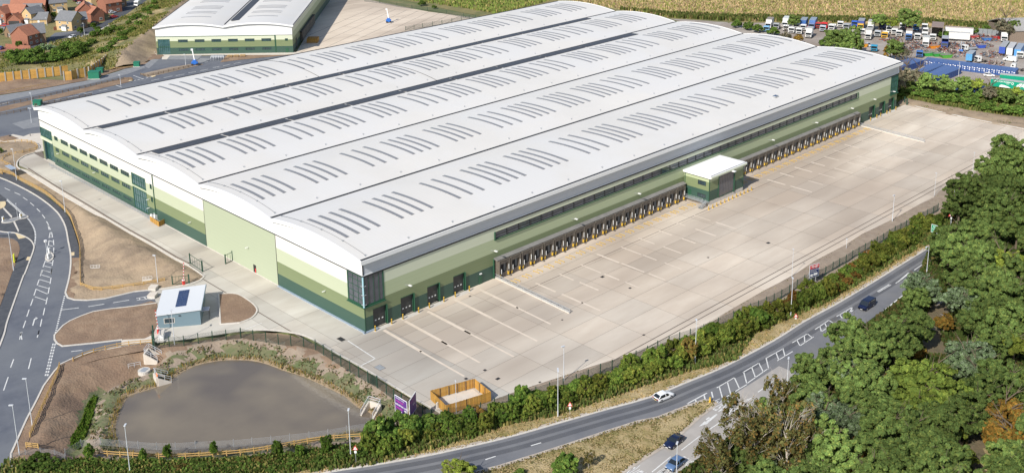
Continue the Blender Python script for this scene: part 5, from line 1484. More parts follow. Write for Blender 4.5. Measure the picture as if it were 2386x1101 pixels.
def barrier(base, tip, label):
    b = G(*base); n = 12
    ht = min(np.arange(2, 12, .1), key=lambda q: abs(proj((b.x, b.y, q))[1]-tip[1]))
    e = G(tip[0], tip[1], ht)
    t = thing('traffic_barrier', label, 'barrier', (b.x, b.y, .05), 0, 'red and white raised traffic barriers')
    MB().box(-.25, .25, -.25, .25, 0, 1.2).build('motor_box', M['red'], t)
    MB().box(-.27, .27, -.27, .27, 1.2, 1.4).build('motor_cap', M['white'], t)
    a0 = Vector((0, 0, 1.0)); a1 = Vector((e.x-b.x, e.y-b.y, ht))
    for k in range(n):
        MB().bar(a0+(a1-a0)*(k/n), a0+(a1-a0)*((k+1)/n), .14).build('boom_band', M['red' if k % 2 else 'white'], t)
barrier((428.5,664), (428,612), 'raised red and white barrier boom above the gatehouse roof')
barrier((370,777), (361.5,722), 'raised red and white barrier boom at the left wall of the gatehouse')
def gate(p, q, h, label, leafs=1, nb=8):
    p = Vector(p); q = Vector(q); d = q-p; L = d.length
    t = thing('steel_gate', label, 'gate', (p.x, p.y, .05), atan2(d.y, d.x), 'dark green steel gates')
    MB().box(-.12, .12, -.12, .12, 0, h+.2).build('gate_post', M['fence_green'], t); MB().box(L-.15, L+.15, -.15, .15, 0, h+.3).build('gate_post', M['fence_green'], t)
    MB().box(.12, L-.15, -.04, .04, h-.1, h).box(.12, L-.15, -.04, .04, .1, .2).build('gate_frame', M['fence_green'], t)
    bm_ = MB().box(-.03, .03, -.02, .02, .2, h-.1).mesh('gate_bar', M['fence_green'])
    for k in range(1, nb): inst('gate_bar', bm_, t, (L*k/nb, 0, 0))
gate(G(443.5,614).xy, G(472,633).xy, 2.6, 'open dark green steel gate on the kerb of the service path', nb=5)
gate(G(526,615).xy, G(543,607).xy, 2.4, 'dark green steel gate folded against the light green wall', nb=3)
gate(G(402.5,664).xy, G(441,661).xy, 2.2, 'dark green steel gate behind the raised barrier above the gatehouse', nb=5)
gate(G(357,810).xy, G(358.5,790).xy, 3.0, 'dark green gate seen edge on at the lower gatehouse entrance', nb=4)
gate(G(2107,240).xy, G(2113,245).xy, 2.2, 'small green gate at the far corner of the yard', nb=4)

# ------------------------------------------------------------------ signs and boards
def face_mw(p0, p1, z0, z1):
    """frame for a vertical board whose lower edge runs p0->p1 seen left to right"""
    p0 = Vector(p0); p1 = Vector(p1); d = (p1-p0).normalized()
    return p0, p1, d, Vector((d.y, -d.x))
def letter_on(t, s, x, z, size, m, bold=.0, align='LEFT', name='lettering', y=-.06, sx=1.0):
    mw = Matrix(((sx, 0, 0, x), (0, 0, -1, y), (0, 1, 0, z), (0, 0, 0, 1)))
    o = text_mesh(name, s, m, mw, size, None, .004, align, bold)
    o.parent = t
    return o
def board(pL, pR, zb, zt, mface, mframe, label, cat='sign', name='sign_board', legs=2, group=None, legm='black'):
    """pL, pR: pixel of the lower corners seen at height zb"""
    a = G(*pL, zb); b = G(*pR, zb); d = (b-a).xy; L = d.length
    t = thing(name, label, cat, (a.x, a.y, 0), atan2(d.y, d.x), group)
    MB().box(0, L, -.05, .05, zb, zt).build('panel', M[mface], t)
    fr = .09
    MB().box(-fr, L+fr, -.055, .055, zt, zt+fr).box(-fr, L+fr, -.055, .055, zb-fr, zb).box(-fr, 0, -.055, .055, zb, zt).box(L, L+fr, -.055, .055, zb, zt).build('border', M[mframe], t)
    for k in range(legs):
        x = L*(k+.5)/legs if legs > 1 else L/2
        MB().box(x-.08, x+.08, .06, .2, 0, zt-.1).build('leg', M[legm], t)
    return t, L
t, L = board((922,957), (949,974), 2.6, 6.0, 'purple', 'white', 'purple and magenta advertising board with white lettering facing the road', 'advertising board', 'advertising_board', 3, 'purple V-shaped advertising boards')
letter_on(t, 'SYMMETRY PARK', L*.06, 5.65, .34, M['white'])
letter_on(t, 'WAREHOUSE', L*.06, 5.1, .38, M['magenta'], .01)
letter_on(t, 'INDUSTRIAL UNITS', L*.04, 4.4, .44, M['white'], .012)
letter_on(t, 'AVAILABLE', L*.06, 3.75, .4, M['magenta'], .01)
letter_on(t, 'TO LET', L*.06, 3.15, .32, M['white'])
MB().box(L*.33, L*.55, -.07, -.055, 2.95, 3.3).build('logo_patch', M['white'], t)
MB().box(L*.80, L*.95, -.07, -.055, 3.1, 4.0).build('white_patch', M['white'], t)
t, L = board((955,972), (969.5,949.5), 2.6, 6.0, 'purple', 'white', 'purple advertising board seen at a steep angle, right half of the pair', 'advertising board', 'advertising_board', 3, 'purple V-shaped advertising boards')
letter_on(t, 'TO LET', L*.06, 5.3, .5, M['magenta'], .01); letter_on(t, 'M1 A57', L*.5, 4.2, .4, M['white'])
t, L = board((1886,646.5), (1907,640.5), 2.2, 5.3, 'navy', 'steel_pale', 'red and navy letting board with white lettering on props behind the hedge', 'sign board', 'letting_board', 2, None, 'steel')
MB().box(0, L, -.075, -.05, 4.35, 5.3).build('red_header', M['red'], t)
letter_on(t, 'TO LET', L*.12, 4.8, .85, M['white'], .03, y=-.085, sx=.8)
letter_on(t, 'UNITS AVAILABLE', L*.06, 4.0, .38, M['white'])
letter_on(t, 'NEW BUILD', L*.06, 3.5, .36, M['white'])
MB().box(L*.08, L*.33, -.07, -.05, 2.4, 3.0).build('white_patch', M['white'], t); MB().box(L*.42, L*.85, -.07, -.05, 2.5, 3.1).build('white_patch', M['white'], t)
MB().bar((L*.7, .2, 4.0), (L*.9, 2.4, 0), .12).bar((L*.2, .2, 4.0), (L*.3, 2.4, 0), .12).build('prop', M['steel'], t)
t, L = board((2170,539), (2185,543.5), 1.6, 3.6, 'sign_green', 'white', 'green direction sign with white lettering on two posts in the hedge', 'road sign', 'direction_sign', 2, None, 'steel')
letter_on(t, 'A57 A1', L*.2, 3.1, .55, M['white'], .01); letter_on(t, 'WORKSOP', L*.12, 2.45, .42, M['white'], .01); letter_on(t, 'A57', L*.2, 1.95, .35, M['white'], .01)
def tri_sign(base, top, label, s=.5):
    b = G(*base); h = min(np.arange(1, 12, .05), key=lambda q: abs(proj((b.x, b.y, q))[1]-top[1]))
    t = thing('warning_sign', label, 'road sign', (b.x, b.y, 0), atan2(RR.y, RR.x), 'red and white warning triangles')
    MB().tube((0, .08, 0), (0, .08, h), .045, 6).build('pole', M['steel'], t)
    MB().box(-.2, .2, -.02, .0, h-2*s-.5, h-2*s).build('plate', M['white'], t)
    MB().prismy([(-s, h-1.7*s), (s, h-1.7*s), (0, h+.1)], -.03, .03).build('red_border', M['red'], t)
    MB().prismy([(-s*.66, h-1.5*s), (s*.66, h-1.5*s), (0, h-.25*s)], -.045, -.03).build('white_field', M['white'], t)
    MB().box(-.07*s, .07*s, -.055, -.045, h-1.35*s, h-.75*s).build('symbol', M['black'], t)
tri_sign((1328,968), (1327,936), 'warning triangle on a pole in the dry verge beside the lamp column')
tri_sign((829.5,1077.5), (828,1037), 'warning triangle on a pole beside the lamp column right of the pond')
tri_sign((2214,530), (2218,492), 'large warning triangle on a pole among the trees at upper right', .85)
tri_sign((1854,744), (1855,730), 'small warning triangle in the verge near the tall hedge lamp')
g = G(1653.8,938)
t = thing('keep_left_bollard', 'bright yellow traffic bollard on the nose of the grass island', 'bollard', (g.x, g.y, .16), radians(30))
MB().box(-.3, .3, -.15, .15, 0, 1.0).build('body', M['yellow'], t); MB().box(-.22, .22, -.2, -.15, .35, .9).build('shield', M['yellow'], t)
for (a, b, s, lab) in ((ZK(45,420), 0, 0, 'white and yellow lit bollard at the left end of the refuge island'), (ZK(270,378), 0, 0, 'white and yellow lit bollard at the right end of the refuge island'), (ZK(640,825), 0, 0, 'white bollard at the upper end of the small oval refuge'), (ZK(628,900), 0, 0, 'white bollard at the lower end of the small oval refuge')):
    g = G(*a)
    t = thing('traffic_bollard', lab, 'bollard', (g.x, g.y, .22), .4, 'lit traffic bollards')
    MB().box(-.28, .28, -.16, .16, 0, 1.3).build('body', M['white'], t); MB().box(-.2, .2, -.19, -.16, .4, 1.1).build('yellow_face', M['yellow' if 'yellow' in lab else 'steel'], t)
g = G(*ZK(605,835))
t = thing('beacon_post', 'thin white beacon post standing left of the small oval refuge', 'post', (g.x, g.y, .07))
MB().tube((0, 0, 0), (0, 0, 3.6), .06, 6).build('pole', M['steel_pale'], t); MB().box(-.3, .3, -.3, .3, 3.3, 3.8).build('sign_box', M['white'], t)
g = G(*ZK(188,945))
t = thing('yellow_marker', 'fluorescent yellow marker board lying on the soil at the left edge', 'marker', (g.x, g.y, .15), 1.0)
MB().box(-.5, .5, -.1, .1, 0, 2.2).build('board', mat('fluo_yellow', (.75, .78, .05), .5), t); MB().box(-.55, .55, -.25, .25, 0, .08).build('foot', M['black'], t)
g = G(*ZI(150,925))
t = thing('bus_shelter', 'glass bus shelter with grey roof beside the yellow fence at the left', 'bus shelter', (g.x, g.y, .15), atan2((G(*ZI(210,985))-G(*ZI(90,915))).y, (G(*ZI(210,985))-G(*ZI(90,915))).x))
MB().box(-2.6, 2.6, -.8, .8, 2.4, 2.55).build('roof', mat('shelter_roof_glass', (.33, .38, .46), .25), t)
for x in (-2.5, -.8, .8, 2.5): MB().tube((x, .7, 0), (x, .7, 2.4), .05, 6).build('post', M['gutter'], t)
MB().box(-2.5, 2.5, .68, .72, .3, 2.2).build('back_pane', M['glass_grey'], t)
MB().box(-2.0, 2.0, .25, .6, .45, .52).build('bench', M['steel'], t)
for (a, b, lab) in ((ZC(815,530)[0], ZC(815,545)[1], 'white railed headwall at the lower left of the brown triangle'), (ZC(1262,640)[0], ZC(1262,645)[1], 'white railed headwall beside the lamp column in the brown triangle')):
    g = G(a, b)
    t = thing('drain_headwall', lab, 'headwall', (g.x, g.y, -.1), -.6, 'railed drain headwalls')
    MB().box(-1.6, 1.6, -.3, .3, 0, 1.0).box(-1.7, -1.4, -1.8, -.3, 0, .7).box(1.4, 1.7, -1.8, -.3, 0, .7).build('concrete_wall', M['kerb'], t)
    mb = MB()
    for x in (-1.6, -.5, .5, 1.6): mb.bar((x, .2, 1.0), (x, .2, 2.0), .06)
    mb.bar((-1.6, .2, 2.0), (1.6, .2, 2.0), .06).bar((-1.6, .2, 1.5), (1.6, .2, 1.5), .05)
    mb.build('handrail', M['white'], t); t.scale = (.7, .7, .7)
def headwall(px, z, rz, label, w=3.2, lring=False):
    g = G(*px, z)
    t = thing('pond_headwall', label, 'headwall', (g.x, g.y, z), rz, 'concrete pond headwalls with rails')
    MB().box(-w/2, w/2, 0, .35, -.5, 1.9).build('concrete_wall', M['footway'], t)
    for s in (-1, 1):
        mb = MB(); x = s*w/2
        mb.hexa([(x-.15, -2.6, -.5), (x+.15, -2.6, -.5), (x+.15, 0, -.5), (x-.15, 0, -.5), (x-.15, -2.6, .3), (x+.15, -2.6, .3), (x+.15, 0, 1.9), (x-.15, 0, 1.9)])
        mb.build('wing_wall', M['footway'], t)
        mb = MB(); mb.bar((x, -2.6, .3), (x, -2.6, 1.4), .07).bar((x, 0, 1.9), (x, 0, 3.0), .07).bar((x, -1.3, 1.1), (x, -1.3, 2.2), .07).bar((x, -2.6, 1.4), (x, 0, 3.0), .07).bar((x, -2.6, .9), (x, 0, 2.5), .06)
        mb.build('handrail', M['steel_pale'], t)
    mb = MB(); mb.bar((-w/2, .1, 3.0), (w/2, .1, 3.0), .07).bar((-w/2, .1, 2.5), (w/2, .1, 2.5), .06).build('handrail', M['steel_pale'], t)
    MB().tube((0, -.04, .6), (0, .02, .6), .45, 14).build('pipe_mouth', M['joint'], t)
    if lring:
        r = tag(torus(.38, .11, M['orange']), 'orange lifebuoy hung on the rail of the pond headwall', 'lifebuoy')
        r.matrix_world = Matrix.Translation(t.matrix_basis @ Vector((-.9, .05, 2.5))) @ Matrix.Rotation(rz, 4, 'Z') @ Matrix.Rotation(pi/2, 4, 'X')
def torus(R, r, m, n=18, k=8):
    v = []; f = []
    for i in range(n):
        a = 2*pi*i/n
        for j in range(k):
            b = 2*pi*j/k; v.append(((R+r*cos(b))*cos(a), (R+r*cos(b))*sin(a), r*sin(b)))
    for i in range(n):
        for j in range(k): f.append((i*k+j, ((i+1) % n)*k+j, ((i+1) % n)*k+(j+1) % k, i*k+(j+1) % k))
    me = bpy.data.meshes.new('lifebuoy'); me.from_pydata(v, [], f); me.materials.append(m)
    me.polygons.foreach_set('use_smooth', [True]*len(f))
    o = bpy.data.objects.new('lifebuoy', me); COL.objects.link(o)
    return o
headwall((344,836), -1.3, .75, 'arched concrete pipe headwall with grey rails above the pond', 2.6)
headwall((366,893), -1.7, 1.35, 'concrete headwall with rails and lifebuoy at the upper left pond edge', 2.6, True)
headwall((874,958), -1.7, -.4-.9, 'white concrete headwall with rails at the right end of the pond', 2.8)
g = G(336,866,-.8)
t = thing('manhole_chamber', 'flat white concrete chamber with grey hatch between the two pond headwalls', 'manhole', (g.x, g.y, -1.1), .5)
MB().tube((0, 0, 0), (0, 0, .8), 1.25, 16).build('concrete_ring', M['kerb'], t); MB().box(-.8, .8, -.6, .6, .8, .86).build('hatch', M['steel'], t)
rail_fence([G(*ZD(968,330), -.5).xy, G(*ZD(1060,312), -.5).xy], 'short white handrail at the ditch beside the white chamber', 'steel_pale', 1.2, 1.0, (.5, .97), .07, 'steel handrails', None, .05, .05)
# green cabinets, kit on the upper road
def cabinet(px, w, d, h, label, rz=-.72):
    g = G(*px)
    t = thing('utility_cabinet', label, 'cabinet', (g.x, g.y, .05), rz, 'green utility cabinets')
    MB().box(-w/2-.3, w/2+.3, -d/2-.3, d/2+.3, 0, .15).build('plinth', M['kerb'], t)
    MB().box(-w/2, w/2, -d/2, d/2, .15, h).build('body', M['cabinet'], t)
    MB().box(-w/2-.1, w/2+.1, -d/2-.1, d/2+.1, h, h+.15).build('roof', M['cabinet'], t)
    for k in range(2): MB().box(-w/2+.15+k*w/2, -w/2+.15+k*w/2+w/2-.3, -d/2-.03, -d/2, .3, h-.2).build('door', M['cabinet'], t)
cabinet(Z0(870,718), 4.4, 3.2, 2.9, 'large green substation cabinet with yellow bollards on the upper road')
cabinet(Z0(915,672), 3.0, 2.0, 2.2, 'smaller green cabinet behind the substation cabinet')
cabinet(Z0(1256,610), 2.4, 2.0, 2.0, 'green cabinet alone at the foot of the bund')
cabinet(Z0(348,965), 3.0, 2.0, 1.9, 'green cabinet showing over the far left warehouse roof corner')
used = False
for k, (a, b) in enumerate(((843,722),(862,725),(885,722),(905,718),(923,716))):
    g = G(*Z0(a, b)); place(copy_tree(bol) if False else bol, True, (g.x, g.y, .05), 0, 'slim yellow bollard before the green substation, %s from left' % names[k], 'yellow bollards at the substation', .75)
for k, (a, b) in enumerate(((430,128),(440,128),(450,128))): pass
def pole_bollard(px, lab, h=1.0):
    g = G(*px); t = thing('black_bollard', lab, 'bollard', (g.x, g.y, .05), 0, 'black bollards at the car park')
    MB().tube((0, 0, 0), (0, 0, h), .1, 8).build('post', M['gutter'], t); MB().tube((0, 0, h-.15), (0, 0, h-.08), .105, 8).build('band', M['white'], t)
pole_bollard(ZI(390,425), 'black bollard on the paving at the warehouse corner', 1.1); pole_bollard(ZI(530,400), 'black bollard close to the glazed office corner', 1.1)
# boom lifts of the second unit
def boomlift(px, label, s=1.0):
    g = G(*px); t = thing('boom_lift', label, 'boom lift', (g.x, g.y, .05), -.6, 'blue and white boom lifts')
    MB().box(-1.3*s, 1.3*s, -.9*s, .9*s, .45, 1.5*s).build('chassis', M['blue'], t)
    for x in (-.9, .9):
        for y in (-.95, .95): MB().tube((x*s, y*s-.15, .45), (x*s, y*s+.15, .45), .45, 10).build('wheel', M['tyre'], t)
    MB().prism([(-.7*s, -.6*s), (.7*s, -.6*s), (.7*s, .6*s), (-.7*s, .6*s)], 1.5*s, 2.3*s).build('turret', M['blue'], t)
    MB().bar((0, 0, 2.2*s), (-.6, .6, 6.5*s), .4).build('boom', M['white'], t)
    MB().box(-1.2, -.3, .3, 1.1, 6.3*s, 7.0*s).build('basket', M['white'], t)
boomlift((454,152), 'blue boom lift with white raised mast before the second green unit')
boomlift((905.5,53), 'blue boom lift with white mast alone on the pale second yard')
# cycle shelter and picnic tables
g = G(508,140)
t = thing('cycle_shelter', 'curved grey tube cycle shelter at the corner of the second unit', 'cycle shelter', (g.x, g.y, .05), -.75)
for k in range(6):
    mb = MB(); n = 8
    for i in range(n):
        a, b = pi*i/n, pi*(i+1)/n
        mb.bar((k*1.1-2.7, -1.6*cos(a), .6+1.7*sin(a)), (k*1.1-2.7, -1.6*cos(b), .6+1.7*sin(b)), .08)
    mb.bar((k*1.1-2.7, -1.6, 0), (k*1.1-2.7, -1.6, .6), .08); mb.build('hoop', M['steel'], t)
mb = MB(); n = 6
for i in range(1, n-1):
    a, b = pi*i/n, pi*(i+1)/n
    mb.face([(-2.7, -1.6*cos(a), .62+1.7*sin(a)), (2.8, -1.6*cos(a), .62+1.7*sin(a)), (2.8, -1.6*cos(b), .62+1.7*sin(b)), (-2.7, -1.6*cos(b), .62+1.7*sin(b))])
mb.build('roof_sheet', mat('clear_sheet', (.5, .52, .54), .2, alpha=.45), t)
pt = thing('picnic_table', '', 'picnic table')
MB().box(-1.0, 1.0, -.4, .4, .72, .78).build('table_top', M['wood_rail'], pt)
for s in (-1, 1): MB().box(-1.0, 1.0, s*.75-.15, s*.75+.15, .42, .47).build('bench', M['wood_rail'], pt)
for s in (-1, 1): MB().bar((s*.7, -.85, 0), (s*.7, 0, .72), .08).bar((s*.7, .85, 0), (s*.7, 0, .72), .08).build('leg', M['wood_rail'], pt)
for k, (a, b) in enumerate(((536,133.5),(551,133),(566,132.5))):
    g = G(a, b); place(pt, k > 0, (g.x, g.y, .1), -.75, ('left', 'middle', 'right')[k]+' of the three yellow picnic tables outside the second unit', 'yellow picnic tables', 1.15)

# ------------------------------------------------------------------ second unit
C2 = G(683.5,122.8); L2 = G(366.5,127.5); u2 = (L2-C2).xy.normalized(); W2_ = (L2-C2).xy.length
v2 = Vector((u2.y, -u2.x)) if Vector((u2.y, -u2.x)).dot((G(700,100)-C2).xy) > 0 else Vector((-u2.y, u2.x))
# local frame: x from the right corner (C2) leftwards would mirror the unit, so start at L2
b2 = thing('second_unit', 'smaller green and white warehouse unit with two curved roof bays behind the first', 'warehouse', (L2.x, L2.y, .05), atan2(-u2.y, -u2.x))
W = W2_; D = 150.0; HE2 = 12.3
def arc2(x):
    h = W/2; t = (x % h)/h if x < W else 1.0
    return HE2+.25*(1-abs(x/h-1)*0)+1.5*4*t*(1-t)
xs2 = [-.8+(W+1.6)*k/40 for k in range(41)]
def a2(x):
    x = min(max(x, 0), W); return arc2(x)
for s in (0, 1):
    mb = MB(); X = [(-.8 if s == 0 else W/2)+(W/2+.8)*k/20 for k in range(21)]
    for k in range(20):
        xa, xb = X[k], X[k+1]
        mb.hexa([(xa, -.8, a2(xa)-.4), (xb, -.8, a2(xb)-.4), (xb, D, a2(xb)-.4), (xa, D, a2(xa)-.4), (xa, -.8, a2(xa)), (xb, -.8, a2(xb)), (xb, D, a2(xb)), (xa, D, a2(xa))])
    mb.build('roof_vault', M['roof'], b2)
    sk = MB(); X = [W/2*s+W/2*(.27+.45*k/8) for k in range(9)]
    for k in range(8):
        xa, xb = X[k], X[k+1]; sk.hexa([(xa, -.4, a2(xa)-.05), (xb, -.4, a2(xb)-.05), (xb, .4, a2(xb)-.05), (xa, .4, a2(xa)-.05), (xa, -.35, a2(xa)+.12), (xb, -.35, a2(xb)+.12), (xb, .35, a2(xb)+.12), (xa, .35, a2(xa)+.12)])
    me = sk.mesh('rooflight', M['skylight'])
    for y in (14, 22.5, 25.5, 33, 36, 39, 50, 53, 56, 64, 67, 75, 78, 81): inst('rooflight', me, b2, (0, y, 0))
MB().box(W/2-.25, W/2+.25, 2.5, D, HE2+.15, HE2+.45).build('valley_gutter', M['gutter'], b2)
MB().box(W/2+1.6, W/2+5.4, 8, D-5, HE2+.9, HE2+1.15).build('dark_roof_strip', M['solar'], b2)
for x in (-.75, W+.45): MB().box(x, x+.3, .2, D, HE2+.2, HE2+.38).build('eaves_gutter', M['gutter'], b2)
mb = MB(); n = 40
poly = [(0, 8.2), (W, 8.2)]+[(W*(1-k/n), a2(W*(1-k/n))-.45) for k in range(n+1)]
MB().prismy(poly, 0, .25).build('gable_panel', M['white_clad'], b2)
xs2 = [-.8+(W+1.6)*k/40 for k in range(41)]; mb = MB()
for k in range(40): mb.hexa([(xs2[k], -1.0, a2(xs2[k])-.6), (xs2[k+1], -1.0, a2(xs2[k+1])-.6), (xs2[k+1], -.82, a2(xs2[k+1])-.6), (xs2[k], -.82, a2(xs2[k])-.6), (xs2[k], -1.0, a2(xs2[k])+.06), (xs2[k+1], -1.0, a2(xs2[k+1])+.06), (xs2[k+1], -.82, a2(xs2[k+1])+.06), (xs2[k], -.82, a2(xs2[k])+.06)])
mb.build('verge_flashing', M['roof_edge'], b2)
MB().box(-.05, W*.875, -.1, .2, 7.95, 8.2).box(W*.868, W*.878, -.06, 0, 0, 7.95).build('frame_line', M['green_trim'], b2)
holes2 = []
for k in range(6):
    xa = W*(.161+.1222*k)
    for zb, zt in ((5.35, 6.65), (1.35, 2.65)): holes2.append((xa, xa+W*.071, zb, zt))
holes2 += [(W*.945, W*.966, 5.4, 6.5), (W*.012, W*.10, 0, 6.9)]
for z0, z1, m in ((0, 3.0, 'dark_clad'), (3.0, 6.0, 'mid_clad'), (6.0, 7.95, 'cream_clad')):
    hs = [h for h in holes2 if h[3] > z0 and h[2] < z1]
    xs_ = sorted({0, W, *[h[0] for h in hs], *[h[1] for h in hs]}); zs_ = sorted({z0, z1, *[min(max(h[2], z0), z1) for h in hs], *[min(max(h[3], z0), z1) for h in hs]})
    mb = MB()
    for a, b in zip(xs_[:-1], xs_[1:]):
        for c, d in zip(zs_[:-1], zs_[1:]):
            if any(h[0] < (a+b)/2 < h[1] and h[2] < (c+d)/2 < h[3] for h in hs): continue
            mb.box(a, b, 0, .22, c, d)
    mb.build('cladding_band', M[m], b2)
for h in holes2:
    x0, x1, z0, z1 = h; fr = .1; mb = MB(); nv = 4 if x1-x0 < 5 else 6
    for a, b in ((x0, x0+fr), (x1-fr, x1)): mb.box(a, b, -.04, .18, z0, z1)
    for a, b in ((z0, z0+fr), (z1-fr, z1)): mb.box(x0+fr, x1-fr, -.04, .18, a, b)
    for k in range(1, nv): mb.box(x0+(x1-x0)*k/nv-.04, x0+(x1-x0)*k/nv+.04, .0, .18, z0+fr, z1-fr)
    if z1-z0 > 4: mb.box(x0+fr, x1-fr, .0, .18, 3.2, 3.5)
    w = mb.build('window', M['frame_green'], b2); MB().box(x0+.05, x1-.05, .1, .13, z0+.05, z1-.05).build('pane', M['glass_teal' if z1-z0 > 4 else 'glass'], w)
MB().box(W*.945, W*.966, -.06, 0, 0, 2.1).build('side_door', M['frame_green'], b2)
MB().box(0, .22, .22, D, 0, HE2-.2).build('side_wall', M['light_clad'], b2)
for z0, z1, m in ((0, 3.2, 'dark_clad'), (3.2, 6.2, 'mid_clad'), (6.2, 9.0, 'light_clad'), (9.0, HE2-.1, 'cream_clad')): MB().box(W-.22, W, .22, D, z0, z1).build('cladding_band', M[m], b2)
MB().box(.22, W-.22, D-.25, D, 0, HE2-.3).build('rear_wall', M['light_clad'], b2)
MB().box(W, W+.1, 8, 11, 0, 4.6).build('roller_door', M['door_dark'], b2)
MB().box(W, W+1.2, 20, 60, 4.7, 5.2).build('dock_canopy', M['gutter'], b2)
for k in range(9): MB().box(W, W+1.1, 20.4+4.4*k, 24.2+4.4*k, .9, 4.6).build('dock_shelter', M['dock_pad'], b2)
bx = thing('brown_timber_pen', 'brown timber board enclosure in the shade beside the second unit', 'enclosure', (*G(715,101).xy, .05), atan2(-u2.y, -u2.x))
for x0, y0, x1, y1 in ((0, 0, 5, 0), (5, 0, 5, 5), (5, 5, 0, 5), (0, 5, 0, 0)): board_fence((x0, y0), (x1, y1), 2.0, 0, bx, .28)

# ------------------------------------------------------------------ houses
def house(Cpx, Lpx, Rpx, he, ridge, wm, rm, label, hr=None, wins=((1, 2), (1, 2)), dl=None, dr=None, porch=None, base=0.0, chimney=False, dormer=False):
    """C: ground pixel of the corner nearest the camera, L/R: far ends of the two visible walls"""
    C = G(*Cpx); Lp = G(*Lpx); Rp = G(*Rpx)
    a = (Lp-C).xy; lw = a.length if dl is None else dl; a.normalize()
    n = Vector((a.y, -a.x))
    if n.dot((Rp-C).xy) < 0: n = -n
    rw = abs((Rp-C).xy.dot(n)) if dr is None else dr
    # local frame: origin at the far end of the left wall; x runs along it to C, y runs back
    O = C.xy+a*lw
    t = thing('house', label, 'house', (O.x, O.y, base), atan2(-a.y, -a.x), 'houses of the estate')
    hr = he+min(lw if ridge == 'R' else rw, 9)*.42 if hr is None else hr
    mb = MB(); mb.box(0, lw, 0, .25, 0, he).box(0, lw, rw-.25, rw, 0, he).box(0, .25, .25, rw-.25, 0, he).box(lw-.25, lw, .25, rw-.25, 0, he)
    if ridge == 'R': mb.prismy([(0, he), (lw, he), (lw/2, hr)], 0, .25).prismy([(0, he), (lw, he), (lw/2, hr)], rw-.25, rw)
    else: mb.prismx([(0, he), (rw, he), (rw/2, hr)], 0, .25).prismx([(0, he), (rw, he), (rw/2, hr)], lw-.25, lw)
    mb.build('wall', M[wm], t)
    o = .35; th = .18; mb = MB()
    if ridge == 'R':
        s = (hr-he)/(lw/2)
        mb.prismy([(-o, he-o*s), (lw/2, hr), (lw/2, hr+th), (-o, he-o*s+th)], -o, rw+o)
        mb.prismy([(lw/2, hr), (lw+o, he-o*s), (lw+o, he-o*s+th), (lw/2, hr+th)], -o, rw+o)
    else:
        s = (hr-he)/(rw/2)
        mb.prismx([(-o, he-o*s), (rw/2, hr), (rw/2, hr+th), (-o, he-o*s+th)], -o, lw+o)
        mb.prismx([(rw/2, hr), (rw+o, he-o*s), (rw+o, he-o*s+th), (rw/2, hr+th)], -o, lw+o)
    rf = mb.build('roof', M[rm], t)
    if chimney: MB().box(lw*.5-.4, lw*.5+.4, rw*.7-.4, rw*.7+.4, hr-1, hr+.9).build('chimney', M[wm], rf)
    def win(face, x, z, w=1.1, h=1.1):
        if face == 'L': f = MB().box(x-w/2, x+w/2, -.05, .0, z, z+.1).box(x-w/2, x+w/2, -.05, .0, z+h-.1, z+h).box(x-w/2, x-w/2+.1, -.05, .0, z+.1, z+h-.1).box(x+w/2-.1, x+w/2, -.05, .0, z+.1, z+h-.1).box(x-.04, x+.04, -.05, .0, z+.1, z+h-.1); p = MB().box(x-w/2+.1, x+w/2-.1, -.02, .0, z+.1, z+h-.1)
        else: f = MB().box(lw, lw+.05, x-w/2, x+w/2, z, z+.1).box(lw, lw+.05, x-w/2, x+w/2, z+h-.1, z+h).box(lw, lw+.05, x-w/2, x-w/2+.1, z+.1, z+h-.1).box(lw, lw+.05, x+w/2-.1, x+w/2, z+.1, z+h-.1).box(lw, lw+.05, x-.04, x+.04, z+.1, z+h-.1); p = MB().box(lw, lw+.02, x-w/2+.1, x+w/2-.1, z+.1, z+h-.1)
        q = f.build('window', M['render_white'], t); p.build('pane', M['glass'], q)
    for face, ln, (gf, ff) in (('L', lw, wins[0]), ('R', rw, wins[1])):
        for k in range(gf):
            if gf: win(face, ln*(k+.5)/gf if gf > 1 else ln*.72, .9, 1.5, 1.25)
        for k in range(ff):
            if he > 4 and ff: win(face, ln*(k+.5)/ff if ff > 1 else ln*.5, he-1.7)
    if porch:
        x = lw*porch
        d = MB().box(x-1.3, x+1.3, -1.0, 0, 0, 2.3).build('bay', M['render_white'], t)
        MB().prismx([(-1.2, 2.3), (0, 2.3), (0, 3.1)], x-1.45, x+1.45).build('bay_roof', M['tile_grey'], d)
    else:
        MB().box(lw*.5-.5, lw*.5+.5, -.06, 0, 0, 2.1).build('door', M['render_white'] if 'buff' in wm else M['gutter'], t)
    if dormer:
        d = MB().box(lw*.5-.8, lw*.5+.8, rw*.25-1, rw*.25+.6, he+.5, he+2.0).build('dormer', M['render_white'], t)
    return t
ZN = ZM(7.018, 0, 0)
N_ = lambda a, b: ZN(a, b)
house(N_(470,768), N_(200,742), N_(640,712), 5.2, 'R', 'brick', 'tile_red', 'red brick house with orange roof and blank gable end nearest the estate corner', wins=((0, 0), (2, 2)), dormer=True)
house(N_(760,700), N_(640,712), N_(892,640), 5.0, 'L', 'brick_brown', 'tile_grey', 'brown brick house with grey roof joined to the orange roofed corner house', wins=((1, 1), (1, 1)), dl=9, dr=9)
house(N_(1185,512), N_(925,492), N_(1440,455), 5.1, 'L', 'brick_buff', 'tile_grey', 'buff brick corner house with grey roof and small white bay facing the road', wins=((2, 2), (2, 1)), porch=.55, dr=9)
house(N_(1440,455), N_(1300,470), N_(1500,430), 4.6, 'L', 'brick_brown', 'tile_grey', 'low brown brick wing with dark grey roof behind the buff corner house', wins=((1, 1), (1, 0)), dl=7, dr=7)
house(N_(1570,350), N_(1440,360), N_(1655,320), 5.6, 'R', 'brick', 'tile_red', 'tall red brick house with big orange roof right of the buff corner house', wins=((1, 1), (2, 1)), dl=9, dr=10)
